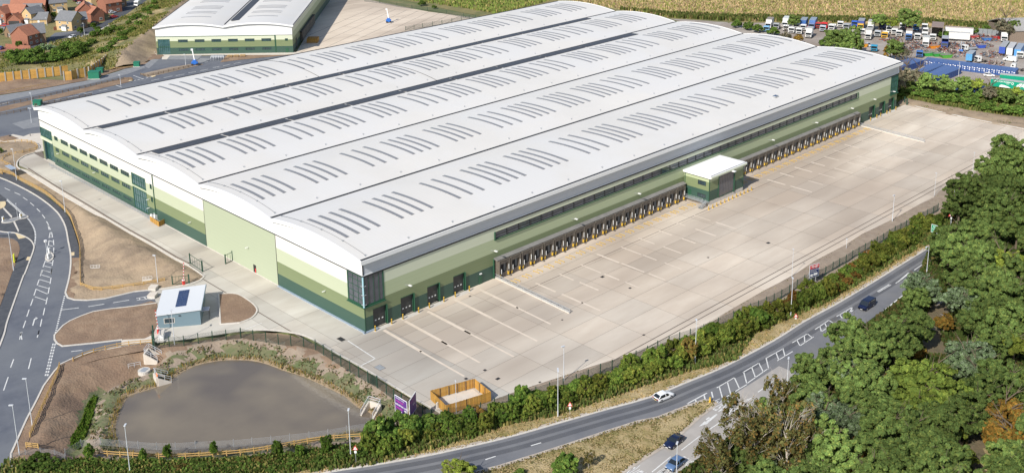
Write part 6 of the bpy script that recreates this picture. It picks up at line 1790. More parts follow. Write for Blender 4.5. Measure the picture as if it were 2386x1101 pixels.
house(N_(1500,380), N_(1330,330), N_(1570,350), 4.8, 'L', 'brick', 'tile_red', 'red brick cross wing with orange hip roof facing left', wins=((0, 0), (1, 0)), dl=10, dr=7)
house(N_(1640,300), N_(1560,310), N_(1720,280), 5.2, 'R', 'brick_brown', 'tile_grey', 'narrow grey roofed brown house behind the big orange roof', wins=((1, 1), (1, 1)), dl=6, dr=8)
house(N_(1745,235), N_(1560,190), N_(1800,215), 5.6, 'R', 'brick', 'tile_red', 'red brick house with orange gable roof near the parked cars', wins=((0, 0), (2, 2)), dl=9, dr=9)
house(N_(1870,150), N_(1780,140), N_(1950,130), 5.2, 'R', 'brick_brown', 'tile_grey', 'brown house with dark gable beside the motorhome road', wins=((1, 1), (1, 1)), dl=8, dr=9)
house(N_(1500,110), N_(1380,60), N_(1560,90), 5.0, 'L', 'brick_buff', 'tile_red', 'buff house with orange roof at the top of the street', wins=((1, 1), (1, 1)), dl=10, dr=8)
house(N_(525,402), N_(388,385), N_(560,385), 5.4, 'R', 'brick_buff', 'tile_grey', 'buff gable fronted house with grey roof and square bay', wins=((0, 1), (0, 0)), porch=.55, dl=6.5, dr=8)
house(N_(680,345), N_(530,350), N_(760,300), 5.0, 'L', 'brick_buff', 'tile_grey', 'buff house with wide grey roof behind the grey garage', wins=((1, 2), (0, 0)), dl=9, dr=8)
house(N_(770,395), N_(545,400), N_(880,370), 2.5, 'L', 'brick_buff', 'tile_grey', 'low garage with grey pitched roof in the middle of the estate', wins=((0, 0), (0, 0)), dl=8, dr=7)
house(N_(105,400), N_(-40,395), N_(150,385), 5.4, 'R', 'brick', 'tile_red', 'red brick gable fronted house with white bay windows at the left edge', wins=((2, 2), (0, 0)), porch=.5, dl=7, dr=8)
house(N_(385,375), N_(120,370), N_(420,350), 5.2, 'L', 'brick', 'tile_red', 'long red brick house with orange roof behind the double garage', wins=((0, 3), (0, 0)), dl=12, dr=8)
gr = house(N_(345,412), N_(145,412), N_(380,390), 2.5, 'R', 'brick', 'tile_red', 'double garage with orange gable roof and dark door', wins=((0, 0), (0, 0)), dl=7, dr=6.5)
MB().box(.8, 6.2, -.08, -.06, 0, 2.1).build('garage_door', M['door_dark'], gr)
house(N_(1110,192), N_(825,222), N_(1210,160), 5.3, 'L', 'brick_buff', 'tile_grey', 'buff detached house with white conservatory bay at the top centre of the estate', wins=((2, 2), (0, 0)), porch=.55, dr=9)
house(N_(750,240), N_(480,250), N_(830,210), 5.3, 'L', 'brick', 'tile_red', 'red brick house with orange roof, right one of the upper pair', wins=((0, 3), (0, 0)), dr=9)
house(N_(460,245), N_(190,255), N_(500,230), 5.3, 'L', 'brick', 'tile_red', 'red brick house with orange roof, left one of the upper pair', wins=((0, 3), (0, 0)), dr=9)
house(N_(175,250), N_(-60,260), N_(200,240), 5.3, 'L', 'brick_buff', 'tile_grey', 'buff house with grey roof in the top left corner', wins=((0, 2), (0, 0)), dr=9)
house(N_(190,640), N_(80,600), N_(230,620), 2.6, 'R', 'brick_brown', 'tile_grey', 'low grey roofed garage at the left edge behind the corner house', wins=((1, 0), (0, 0)), dl=8, dr=7)
tg = tag(MB().box(0, 14, -.12, .12, 0, 1.7).build('garden_wall', M['brick'], None, loc=(*G(*N_(95,775)).xy, 0)), 'red brick garden wall beside the orange roofed corner house', 'wall')
tg.rotation_euler = (0, 0, atan2(*((G(*N_(290,790))-G(*N_(95,775))).xy.yx)))
tag(MB().box(0, 5, -.1, .1, 0, 1.8).build('garden_wall', M['brick'], None, loc=(*G(*N_(880,500)).xy, 0)), 'short red garden wall left of the buff corner house', 'wall')
# shed by the scrapyard
sh = thing('scrapyard_shed', 'large grey sheeted shed with brown wall at the right edge of the scrapyard', 'shed', (*G(2352,98).xy, .05), radians(-42))
MB().box(0, 30, 0, 22, 0, 5).build('wall', mat('brown_sheet_wall', (.22, .17, .13), .7, extra=seams(1.0, 0, (.16, .12, .09), .1)), sh)
MB().prismx([(-.5, 4.9), (11, 8.5), (22.5, 4.9), (22.5, 5.2), (11, 8.8), (-.5, 5.2)], -.5, 30.5).build('roof', mat('grey_sheet_roof', (.36, .35, .34), .7, (.27, .25, .23), .2, 1, extra=seams(1.0, 0, (.26, .26, .25), .1)), sh)
# ------------------------------------------------------------------ vehicles
def loft(secs, closed_ends=True):
    """secs: list of (x, [(y,z)...]) rings with equal counts"""
    mb = MB(); n = len(secs[0][1])
    for x, r in secs: mb.v += [(x, p[0], p[1]) for p in r]
    for i in range(len(secs)-1):
        for j in range(n):
            k = (j+1) % n
            mb.f.append((i*n+j, i*n+k, (i+1)*n+k, (i+1)*n+j)); mb.m.append(0)
    mb.f.append(tuple(range(n))); mb.m.append(0)
    mb.f.append(tuple((len(secs)-1)*n+j for j in reversed(range(n)))); mb.m.append(0)
    return mb
def ring(w, z0, z1, r=.12, tuck=.0):
    """rounded body section, half width w, from z0 to z1"""
    h = [(w-tuck, z0), (w, z0+(z1-z0)*.35), (w-.02, z1-r), (w-r, z1)]
    return [(-a, b) for a, b in h[::1]][::-1][::-1] and ([(a, b) for a, b in h]+[(-a, b) for a, b in h[::-1]])
def car(label, col, L=4.3, W=1.8, H=1.45, kind='hatch', loc=(0, 0, 0), rz=0.0, group='cars', lights=True):
    t = thing('car', label, 'car', loc, rz, group)
    w = W/2
    if kind == 'van': prof_ = [(L/2, .55, .75, .86), (L/2-.12, .35, .98, .96), (L/2-.9, .3, 1.12, 1.0), (0, .3, 1.1, 1.0), (-L/2+.1, .3, 1.1, 1.0), (-L/2, .4, 1.05, .96)]
    else: prof_ = [(L/2, .42, .62, .80), (L/2-.12, .28, .78, .93), (L/2-.6, .24, .90, .98), (L/2-1.2, .22, .97, 1.0), (0, .22, .96, 1.0), (-L/2+.6, .24, 1.0, .99), (-L/2+.1, .3, .98, .95), (-L/2, .4, .85, .9)]
    b = loft([(x, ring(w*s, z0, z1)) for x, z0, z1, s in prof_]).build('body', M['car_paint'], t, smooth=True)
    b.color = (*col, 1)
    if kind == 'hatch': gh = [(L/2-1.15, .95, .97), (L/2-1.85, H-.04, .82), (-.2, H, .80), (-L/2+.75, H-.07, .80), (-L/2+.15, 1.0, .88)]
    elif kind == 'saloon': gh = [(L/2-1.45, .95, .97), (L/2-2.2, H-.03, .80), (-.4, H, .78), (-L/2+1.25, H-.1, .78), (-L/2+.5, 1.0, .86)]
    else: gh = [(L/2-.85, 1.1, .97), (L/2-1.55, H-.04, .88), (0, H, .88), (-L/2+.15, H-.04, .88), (-L/2+.02, 1.08, .95)]
    # glasshouse: windows as their own part, roof skin on top
    secs = []
    for x, z, s in gh:
        zb = .88 if kind != 'van' else 1.05
        secs.append((x, [(w*.97, zb), (w*s, max(z, zb+.02)), (-w*s, max(z, zb+.02)), (-w*.97, zb)]))
    loft(secs).build('windows', M['car_glass'], t)
    r0 = [(x, z, s) for x, z, s in gh[1:-1]]
    mb = MB()
    for (xa, za, sa), (xb, zb, sb) in zip(r0[:-1], r0[1:]):
        mb.hexa([(xb, -w*sb, zb-.02), (xa, -w*sa, za-.02), (xa, w*sa, za-.02), (xb, w*sb, zb-.02), (xb, -w*sb+.05, zb+.035), (xa, -w*sa+.05, za+.035), (xa, w*sa-.05, za+.035), (xb, w*sb-.05, zb+.035)])
    o = mb.build('roof', M['car_paint'], t); o.color = (*col, 1)
    # pillars
    mb = MB(); zb = .88 if kind != 'van' else 1.05
    for s in (-1, 1):
        mb.bar((gh[0][0], s*w*.965, zb+.06), (gh[1][0], s*w*gh[1][2], gh[1][1]), .07)
        mb.bar((gh[2][0]+.05, s*w*.985, zb), (gh[2][0], s*w*(gh[2][2]+.01), gh[2][1]), .08)
        mb.bar((gh[-1][0]+.05, s*w*.93, zb+.1), (gh[-2][0], s*w*gh[-2][2], gh[-2][1]), .12)
    o = mb.build('pillars', M['car_paint'], t); o.color = (*col, 1)
    wb = L*.30; rr = .33 if kind != 'van' else .36
    for x in (wb, -wb):
        for s in (-1, 1):
            y = s*(w-.1)
            q = MB().tube((x, y-.11, rr), (x, y+.11, rr), rr, 14).build('wheel', M['tyre'], t)
            MB().tube((x, y+s*.1, rr), (x, y+s*.125, rr), rr*.62, 12).build('rim', M['rim'], q)
    for s in (-1, 1):
        MB().box(L/2-.22, L/2-.03, s*w*.62-.18, s*w*.62+.18, .60, .74).build('headlight', M['lamp_clear'], t)
        MB().box(-L/2-.01, -L/2+.12, s*w*.72-.14, s*w*.72+.14, .72, .92).build('tail_light', M['lamp_red'], t)
        q = MB().box(gh[0][0]-.35, gh[0][0]-.2, s*w+(.0 if s > 0 else -.2), s*w+(.2 if s > 0 else .0), .95, 1.08).build('door_mirror', M['car_paint'], t); q.color = (*col, 1)
    MB().box(L/2-.03, L/2+.02, -.5, .5, .36, .56).build('grille', M['black'], t)
    MB().box(L/2+.0, L/2+.035, -.26, .26, .38, .48).build('number_plate', M['white'], t)
    MB().box(-L/2-.035, -L/2+.0, -.26, .26, .5, .6).build('number_plate', M['yellow'], t)
    return t
def heading(a, b):
    d = (G(*b)-G(*a)).xy; return atan2(d.y, d.x)
RC = heading((1500,935), (1620,885)); RD = heading((1600,1000), (1540,1045)); RE = heading((2060,680), (1990,725))
g = G(1546,929); car('white hatchback with dark windows driving up the main road', (.80, .81, .82), 4.35, 1.8, 1.46, 'hatch', (g.x, g.y, .13), RC, 'cars on the main road')
g = G(1570,1035); car('dark navy saloon car in the pale slip lane beside the grass island', (.008, .013, .045), 4.6, 1.85, 1.42, 'saloon', (g.x, g.y, .14), RD, 'cars on the main road')
g = G(1573,1087); car('light blue hatchback nearest the bottom edge, behind the lamp column', (.10, .17, .31), 4.3, 1.8, 1.46, 'hatch', (g.x, g.y, .14), RD, 'cars on the main road')
g = G(2019,717); car('navy blue people carrier coming down the main road past the hatching', (.008, .013, .045), 4.9, 1.95, 1.95, 'van', (g.x, g.y, .13), RE, 'cars on the main road')
HRD = heading((120,98), (240,66))
for px, col, kind, rz, lab in (((169,89), (.75,.76,.78), 'hatch', HRD+pi, 'white car with black roof driving on the housing road'), ((13,62), (.45,.03,.03), 'hatch', -.7, 'red car on the drive beside the double garage'),
   ((2,115), (.02,.10,.35), 'hatch', .9, 'blue car at the left edge by the garden wall'), ((221,56), (.02,.025,.04), 'hatch', HRD, 'black car on the drive of the tall red house'),
   ((262,32), (.75,.76,.78), 'hatch', .2, 'white car in the row of parked cars below the motorhome'), ((271,28), (.35,.40,.48), 'hatch', .2, 'silver blue car in the row of parked cars below the motorhome'),
   ((266,42), (.5,.03,.03), 'hatch', .1, 'red car parked between the white markings'), ((277,20), (.05,.06,.08), 'saloon', .3, 'dark car parked outside the brown house near the motorhome'),
   ((178,4), (.03,.03,.05), 'hatch', .5, 'black car at the top of the estate'), ((189,5), (.4,.02,.02), 'hatch', .5, 'dark red car at the top of the estate'), ((187,11), (.7,.7,.7), 'hatch', .3, 'white car below the dark red car at the top of the estate')):
    g = G(*px); car(lab, col, 4.2, 1.78, 1.45, kind, (g.x, g.y, .07), rz, 'cars in the housing estate')
# motorhome
g = G(321,14); t = thing('motorhome', 'white motorhome on the housing road at the top edge', 'motorhome', (g.x, g.y, .07), heading((345,0), (300,26)))
MB().prismy([(-3.2, .5), (1.6, .5), (1.6, 2.2), (2.4, 2.3), (2.2, 3.0), (-3.2, 3.0)], -1.1, 1.1).build('body', M['white'], t)
MB().prismy([(1.6, .5), (3.1, .5), (3.1, 1.2), (2.1, 2.15), (1.6, 2.2)], -1.0, 1.0).build('cab', M['white'], t)
MB().prismy([(2.05, 2.1), (2.8, 1.4), (2.85, 1.45), (2.1, 2.17)], -.9, .9).build('windscreen', M['car_glass'], t)
MB().box(-2.0, -.8, -1.13, -1.1, 1.7, 2.4).build('side_window', M['car_glass'], t)
for x in (-2.0, 2.1):
    for y in (-1.0, 1.0): MB().tube((x, y-.12, .4), (x, y+.12, .4), .4, 10).build('wheel', M['tyre'], t)

# lorries
def tinted(mb, name, col, parent, m='panel_tint'):
    o = mb.build(name, M[m], parent); o.color = (*col, 1); return o
def lorry(px, kind, col, cab, label, rz=None, ln=7.5, roof=None, z=.1, side=None):
    """kind: box | open | cab | tipper | flat | trailer | van ; pixel = ground under the front"""
    g = G(*px)
    if rz is None: rz = LR
    t = thing('lorry' if kind not in ('trailer', 'van') else kind, label, {'trailer': 'trailer', 'van': 'van'}.get(kind, 'lorry'), (g.x, g.y, z), rz, 'lorries and vans in the scrapyard')
    W = 1.2
    if rz == LR: t.scale = (1.12, 1.12, 1.12)
    if kind == 'van':
        tinted(MB().prismy([(0, .4), (-.1, 1.1), (-.9, 1.3), (-1.6, 2.3), (-5.4, 2.4), (-5.5, .4)][::-1], -.98, .98), 'body', col, t)
        MB().prismy([(-.92, 1.33), (-1.55, 2.22), (-1.62, 2.2), (-1.0, 1.3)], -.9, .9).build('windscreen', M['car_glass'], t)
        MB().box(-2.1, -1.5, -1.0, 1.0, 1.4, 2.0).build('side_window', M['car_glass'], t)
        for x in (-1.1, -4.4):
            for y in (-.9, .9): MB().tube((x, y-.12, .36), (x, y+.12, .36), .36, 10).build('wheel', M['tyre'], t)
        return t
    cl = 1.9
    if kind != 'trailer':
        tinted(MB().prismy([(0, .7), (.0, 1.5), (-.15, 2.6), (-.4, 2.75), (-cl, 2.8), (-cl, .7)][::-1], -W, W), 'cab', cab, t)
        MB().prismy([(.03, 1.6), (-.1, 2.45), (-.16, 2.45), (-.03, 1.6)], -W+.12, W-.12).build('windscreen', M['car_glass'], t)
        MB().box(-1.2, -.5, -W-.01, W+.01, 1.7, 2.3).build('side_window', M['car_glass'], t)
        MB().box(-.0, .06, -.9, .9, .9, 1.35).build('grille', M['black'], t)
    MB().box(-ln, -.1, -.55, .55, .6, .85).build('chassis', M['joint'], t)
    xs = ([-1.0, -ln+1.6] if ln < 7 else [-1.0, -ln+2.6, -ln+1.4]) if kind != 'trailer' else [-ln+3.4, -ln+2.3, -ln+1.2]
    for x in xs:
        for y in (-1.0, 1.0): MB().tube((x, y-.17, .5), (x, y+.17, .5), .5, 10).build('wheel', M['tyre'], t)
    x0 = -cl-.15 if kind != 'trailer' else 0
    if kind in ('box', 'trailer'):
        tinted(MB().box(-ln, x0, -W-.05, W+.05, .95, 3.9), 'cargo_box', side or col, t)
        tinted(MB().box(x0, x0+.05, -W-.05, W+.05, .95, 3.9), 'front_board', col, t)
        tinted(MB().box(-ln-.03, x0+.08, -W-.08, W+.08, 3.9, 3.98), 'box_roof', roof or (.55, .55, .54), t)
    elif kind == 'open':
        tinted(MB().box(-ln, x0, -W-.1, -W-.02, .95, 3.9).box(-ln, x0, W+.02, W+.1, .95, 3.9).box(-ln, -ln+.08, -W, W, .95, 3.9), 'cargo_box', col, t)
        tinted(MB().box(-ln-.03, x0+.08, -W-.13, W+.13, 3.9, 3.98), 'box_roof', roof or (.4, .35, .3), t)
        MB().box(-ln+.1, x0-.4, -W, W, 1.0, 1.05).build('floor', M['black'], t)
    elif kind == 'tipper':
        tinted(MB().box(-ln, x0, -W-.1, -W, .95, 1.9).box(-ln, x0, W, W+.1, .95, 1.9).box(-ln, -ln+.1, -W, W, .95, 1.9).box(x0-.1, x0, -W, W, .95, 2.3), 'tipper_body', col, t)
        tinted(MB().box(-ln+.1, x0-.1, -W, W, .95, 1.15), 'tipper_floor', (.4, .38, .35), t)
    elif kind == 'flat':
        tinted(MB().box(-ln, x0, -W, W, .95, 1.15), 'flatbed', col, t)
    return t
LR = heading((2012,75), (2000,100))
Z1 = ZM(7.456, 1750, 30); Z2 = ZM(6.881, 2066, 50)
w_, bl, rd_, gy, db, yl, tn = (.74,.73,.71), (.05,.14,.36), (.48,.05,.045), (.36,.37,.38), (.05,.08,.30), (.75,.42,.04), (.42,.36,.30)
FLEET = [
 (Z1(290,292), 'box', w_, w_, 7.5, (.30,.26,.22), 'white box lorry with brown roof, leftmost of the back row'),
 (Z1(430,302), 'cab', w_, gy, 6, None, 'old silver minibus cab between two white box lorries'),
 (Z1(580,275), 'box', w_, w_, 8, (.66,.68,.66), 'tall white box lorry with pale roof left of the round bush'),
 (Z1(785,310), 'cab', w_, w_, 6, None, 'white lorry cab right of the round bush'),
 (Z1(885,302), 'box', bl, (.04,.14,.40), 8.5, (.30,.34,.38), 'blue box lorry, left one of the blue pair'),
 (Z1(1045,302), 'box', (.10,.20,.46), (.16,.22,.42), 8.5, (.28,.34,.42), 'faded blue box lorry, right one of the blue pair'),
 (Z1(1165,290), 'cab', rd_, rd_, 6, None, 'faded red lorry cab, left one of the red pair'),
 (Z1(1268,292), 'cab', rd_, (.68,.02,.02), 6, None, 'bright red lorry cab, right one of the red pair'),
 (Z1(1390,325), 'tipper', w_, w_, 7, None, 'white tipper lorry with blue load right of the red cabs'),
 (Z1(1545,272), 'cab', w_, w_, 6, None, 'white cab with dark scrawl lettering in the back row'),
 (Z1(1645,312), 'tipper', gy, gy, 7, None, 'grey tipper body just behind the big green bush'),
 (Z1(1790,262), 'cab', bl, (.03,.12,.55), 6, None, 'bright blue cab at the back left of the orange fronted lorry'),
 (Z1(1893,315), 'box', db, yl, 8, (.33,.34,.36), 'navy box lorry with orange cab'),
 (Z1(1920,402), 'cab', w_, w_, 5.5, None, 'white cab half hidden by the big bush'),
 (Z1(2065,335), 'box', (.62,.60,.56), w_, 7.5, (.50,.49,.46), 'cream box lorry behind another cream box'),
 (Z1(2025,485), 'box', (.68,.66,.62), (.68,.66,.62), 7.5, (.46,.44,.40), 'cream box lorry in front of its twin'),
 (Z1(2190,435), 'cab', gy, (.50,.53,.56), 6.5, None, 'silver lorry cab with red bumper right of the cream boxes'),
 (Z1(2265,292), 'cab', db, db, 6, None, 'navy cab under the round tree'),
 (Z1(2312,465), 'tipper', w_, yl, 8, None, 'white tipper with yellow cab slanting by the silver cab'),
 (Z1(2370,272), 'cab', w_, w_, 6, None, 'white cab behind the yellow cab'),
 (Z1(260,352), 'cab', bl, (.22,.45,.68), 5, None, 'light blue pick-up near the warehouse roof'),
 (Z1(600,335), 'tipper', w_, w_, 6, None, 'white tipper below the tall white box lorry'),
 (Z1(695,372), 'cab', w_, w_, 6, None, 'white cab among bushes, lower left group'),
 (Z1(825,392), 'cab', w_, w_, 6, None, 'white cab with black window close to the roof edge'),
 (Z1(900,325), 'flat', rd_, w_, 7, None, 'white cab with red flatbed below the blue pair'),
 (Z1(1238,345), 'cab', gy, (.52,.55,.6), 6, None, 'silver blue cab below the bright red cab'),
 (Z1(990,455), 'box', w_, w_, 6, (.5,.5,.48), 'white box just beyond the roof edge at the rusty bush'),
 (Z2(35,192), 'cab', w_, w_, 6, None, 'white cab left of the round tree gap'),
 (Z2(120,232), 'cab', w_, w_, 6, None, 'white cab beside the slanting flatbed'),
 (Z2(190,262), 'flat', (.55,.54,.52), w_, 9, None, 'long pale flatbed lorry slanting to the right'),
 (Z2(250,142), 'cab', w_, w_, 6, None, 'tall white cab at the back with open window'),
 (Z2(345,162), 'cab', (.6,.2,.16), (.62,.25,.2), 6, None, 'white and pink cab right of the tall white cab'),
 (Z2(345,322), 'box', w_, bl, 6.5, (.40,.33,.28), 'white box lorry with bright blue tail door'),
 (Z2(465,167), 'cab', bl, (.06,.25,.55), 6, None, 'blue cab alone against the green hedge'),
 (Z2(488,312), 'flat', rd_, w_, 6.5, None, 'white cab with red roof deflector'),
 (Z2(605,152), 'cab', w_, w_, 5, None, 'white cab, rearmost of the column of white cabs'),
 (Z2(612,222), 'cab', w_, w_, 5, None, 'white cab, second in the column of white cabs'),
 (Z2(605,292), 'cab', w_, w_, 5, None, 'white cab, third in the column of white cabs'),
 (Z2(617,432), 'box', (.62,.62,.6), w_, 6.5, (.5,.5,.48), 'pale open body at the front of the white cab column'),
 (Z2(735,322), 'cab', w_, w_, 5, None, 'white cab standing before the big brown open box'),
 (Z2(922,452), 'open', db, db, 8, (.40,.41,.44), 'open ended blue curtain box body'),
 (Z2(1880,345), 'box', w_, w_, 7.5, (.26,.23,.2), 'white horsebox with dark window near the grey shed'),
 (Z2(520,595), 'cab', bl, (.05,.16,.45), 6, None, 'blue lorry cab at the lower left by the green skips'),
 (Z2(2130,610), 'cab', w_, w_, 5, None, 'white and cream van at the right edge'),
]
for px, kind, col, cab, ln, roof, lab in FLEET: lorry(px, kind, col, cab, lab, None, ln, roof)
big = thing('open_box_body', 'big rusty brown open ended box body in the middle of the scrapyard', 'lorry body', (*G(*Z2(795,305)).xy, .1), LR)
tinted(MB().box(-12, 0, -2.0, -1.9, .3, 6.0).box(-12, 0, 1.9, 2.0, .3, 6.0).box(-12, -11.9, -1.9, 1.9, .3, 6.0), 'side_panel', (.45, .42, .38), big)
tinted(MB().box(-12.1, .15, -2.1, 2.1, 6.0, 6.2), 'box_roof', (.30, .22, .18), big)
big.scale = (1, 1.25, 1)
hz_ = heading((2230,90), (2260,92))
lorry(Z2(1378,245), 'trailer', w_, w_, 'long white box trailer with rusty roof edge lying along the hedge', hz_, 12.5, (.45,.36,.32))
lorry(Z2(1325,325), 'trailer', w_, w_, 'white container body lying before the long white trailer', hz_, 9, (.56,.55,.53))
lorry(Z2(1218,480), 'flat', gy, w_, 'white tractor unit with bare chassis in the middle of the scrapyard', heading((2290,118), (2250,121)), 7)
lr2 = heading((2345,112), (2330,133))
lorry(Z2(1840,552), 'trailer', (.04,.09,.42), bl, 'grey roofed trailer with navy end, left of the three parked trailers', lr2, 13, (.40,.41,.42), side=(.03,.30,.16))
lorry(Z2(1957,575), 'trailer', w_, w_, 'pale grey trailer, middle of the three parked trailers', lr2, 13, (.56,.55,.55))
lorry(Z2(2083,595), 'trailer', (.10,.32,.68), bl, 'light blue trailer, right of the three parked trailers', lr2, 13, (.33,.38,.46))
lorry(Z2(1868,628), 'van', w_, w_, 'white panel van parked before the three trailers', heading((2380,150), (2330,143)), 5.5)
lorry(Z2(1310,668), 'trailer', (.10,.33,.60), bl, 'blue curtain trailer directly behind the blue container row', heading((2275,128), (2256,147)), 8, (.36,.40,.44), side=(.04,.14,.28))
lorry(Z2(1425,665), 'cab', w_, w_, 'white tractor with red deflector right of the blue curtain trailer', heading((2300,146), (2275,148)), 5.5)
lorry(Z2(1990,775), 'cab', w_, w_, 'white tractor unit at the right end of the blue container row', heading((2380,168), (2350,164)), 6)
g = G(*Z2(1640,885)); car('white car half hidden behind the green trailer', w_, 4.3, 1.8, 1.5, 'hatch', (g.x, g.y, .1), hz_, 'cars in the scrapyard')
g = G(*Z1(2030,585)); car('silver car in the scrapyard beyond the warehouse roof corner', (.45,.5,.55), 4.3, 1.8, 1.5, 'hatch', (g.x, g.y, .1), LR+.8, 'cars in the scrapyard')
g = G(*Z1(2130,692)); lorry((g and Z1(2130,692)), 'cab', bl, (.03,.30,.50), 'teal blue cab at the edge of the warehouse roof', None, 5)
# two green curtain trailers at the right edge
def ctrailer(pL, pR, label, h=4.0):
    a = G(*pL); b = G(*pR); d = (b-a).xy; L = 13.6
    t = thing('curtain_trailer', label, 'trailer', (a.x, a.y, .1), atan2(d.y, d.x), 'green curtain trailers')
    MB().box(0, L, 0, 2.5, 1.1, h-.12).build('curtain', M['trailer_green'], t)
    MB().box(-.03, L+.03, -.04, 2.54, h-.12, h).build('trailer_roof', mat('streaked_grey_roof', (.52,.52,.52), .6, (.34,.33,.32), 1.2, 1, stretch=(.15, 2, 1)), t)
    MB().box(0, L, .3, 2.2, .8, 1.1).build('chassis', M['joint'], t)
    for x in (L-4.2, L-2.9, L-1.6):
        for y in (.25, 2.25): MB().tube((x, y-.18, .5), (x, y+.18, .5), .5, 12).build('wheel', M['tyre'], t)
    return t, L
t, L = ctrailer(Z2(1655,1080), Z2(2200,1150), 'green curtain trailer with white lettering and round emblem behind the hedge')
letter_on(t, 'CARLTON FOREST', .9, 3.25, .62, M['white'], .02, y=-.02, sx=1.25)
letter_on(t, 'GROUP', 5.6, 2.65, .34, M['white'], .01, y=-.02)
o = torus(.36, .1, M['white']); o.name = 'emblem_ring'; o.parent = t; o.matrix_basis = Matrix.Translation((7.9, -.02, 3.0)) @ Matrix.Rotation(pi/2, 4, 'X') @ Matrix.Diagonal((1, 1, .2, 1))
mb = MB(); mb.box(7.8, 8.0, -.06, -.0, 2.45, 2.65).build('emblem_tail', M['white'], t)
for k in range(4):
    a0, a1 = radians(165-38*k), radians(165-38*k-32); mb = MB(); n = 5
    out = [(11.4+2.2*cos(a0+(a1-a0)*i/n), 1.6+1.9*sin(a0+(a1-a0)*i/n)) for i in range(n+1)]; inn = [(11.4+.7*cos(a1+(a0-a1)*i/n), 1.6+.6*sin(a1+(a0-a1)*i/n)) for i in range(n+1)]
    mb.prismy(out+inn, -.03, -.002).build('white_sector', M['white'], t)
MB().prismy([(3.2, 1.15), (7.4, 1.15), (6.6, 1.6), (5.2, 2.0), (4.0, 2.15), (3.4, 1.8)], -.03, -.002).build('white_swoosh', M['white'], t)
ctrailer(Z2(1800,1010), Z2(2300,1060), 'second green curtain trailer with grey roof behind the lettered one')

# skips, scrap heaps
def skip(px, col, label, rz=-.6, s=1.0):
    g = G(*px); t = thing('skip', label, 'skip', (g.x, g.y, .08), rz, 'coloured skips in the scrapyard')
    W = 1.0*s; L = 2.0*s; mb = MB()
    mb.hexa([(-L*.7, -W*.9, .1), (L*.7, -W*.9, .1), (L*.7, W*.9, .1), (-L*.7, W*.9, .1), (-L, -W, 1.4), (L, -W, 1.4), (L, W, 1.4), (-L, W, 1.4)])
    tinted(mb, 'skip_body', col, t); MB().box(-L*.9, L*.9, -W*.88, W*.88, 1.4, 1.46).build('skip_load', M['scrap_mix'], t)
    tinted(MB().box(-L, L, -W-.08, -W, 1.3, 1.5).box(-L, L, W, W+.08, 1.3, 1.5), 'skip_rim', col, t)
skip(Z2(665,555), (.04,.36,.06), 'bright green skip, left of three behind the blue containers', s=1.3)
skip(Z2(815,562), (.04,.34,.06), 'bright green skip, middle of three behind the blue containers', s=1.3)
skip(Z2(948,585), (.10,.40,.05), 'lime green skip, right of three behind the blue containers', s=1.3)
skip(Z2(755,435), (.72,.25,.02), 'orange skip full of scrap in front of the brown box body', s=1.2)
skip(Z2(1510,430), (.04,.10,.50), 'small blue skip beside the white tractor unit')
skip(Z2(1600,315), (.05,.20,.55), 'blue skip among red scrap at the back fence')
skip(Z2(1750,285), (.55,.03,.03), 'red skip at the back fence by the shed')
skip(Z2(1395,275), (.5,.05,.05), 'red skip at the end of the white container body')
skip(Z1(1942,598), (.75,.32,.02), 'orange bucket close to the warehouse roof corner')
heap_cols = [(.6,.5,.45), (1.5,1.4,1.3), (.35,.3,.28), (1.2,.4,.25), (.5,.8,1.2), (2.2,2.1,2.0)]
def heap(px, r, label, seed, n=168):
    r *= 1.35
    g = G(*px); rg = random.Random(seed); t = thing('scrap_heap', label, 'scrap heap', (g.x, g.y, .05), 0, 'scrap heaps')
    for ci, c in enumerate(heap_cols):
        mb = MB()
        for k in range(n//len(heap_cols)):
            a = rg.uniform(0, 2*pi); q = r*sqrt(rg.random()); zz = max(0, 1.4*(1-q/r))*rg.uniform(.2, 1)
            p = Vector((q*cos(a), q*sin(a)*.7, zz+.1)); d = Vector((rg.uniform(-1, 1), rg.uniform(-1, 1), rg.uniform(-.3, .5))).normalized()*rg.uniform(.4, 1.5)
            mb.bar(p, p+d, rg.uniform(.08, .5), rg.uniform(.06, .35))
        o = mb.build('scrap_pieces', M['scrap_mix'], t); o.color = (*c, 1); o['kind'] = 'stuff'
for i, (a, b, r, lab) in enumerate(((60,300,4,'scrap heap under the white cabs at the round tree'), (470,370,5,'scrap heap left of the orange skip'), (550,410,4,'grey scrap heap by the pale open body'), (820,390,5,'rusty scrap heap at the orange skip'), (1010,380,4,'scrap heap right of the open blue box'), (1400,380,5,'dark scrap heap behind the white tractor'), (1520,390,5,'long dark scrap heap right of the white tractor'), (1100,530,6,'low scrap heap behind the blue containers'), (620,520,3,'brown scrap heap beside the green skips'), (1470,255,5,'coloured scrap heap before the back fence'), (1680,280,6,'red and blue scrap heap at the back fence'), (1700,540,5,'pale scrap heap left of the three trailers'), (1730,690,4,'scrap heap of frames right of the blue curtain trailer'), (380,440,3,'scrap heap at the trees, lower left'), (900,470,3,'white scrap heap below the open blue box'), (1960,220,3,'scrap beside the horsebox'), (1100,430,3,'scrap heap at the crane'), (300,500,3,'scrap behind the autumn tree'))):
    heap(Z2(a, b), r, lab, i+1)
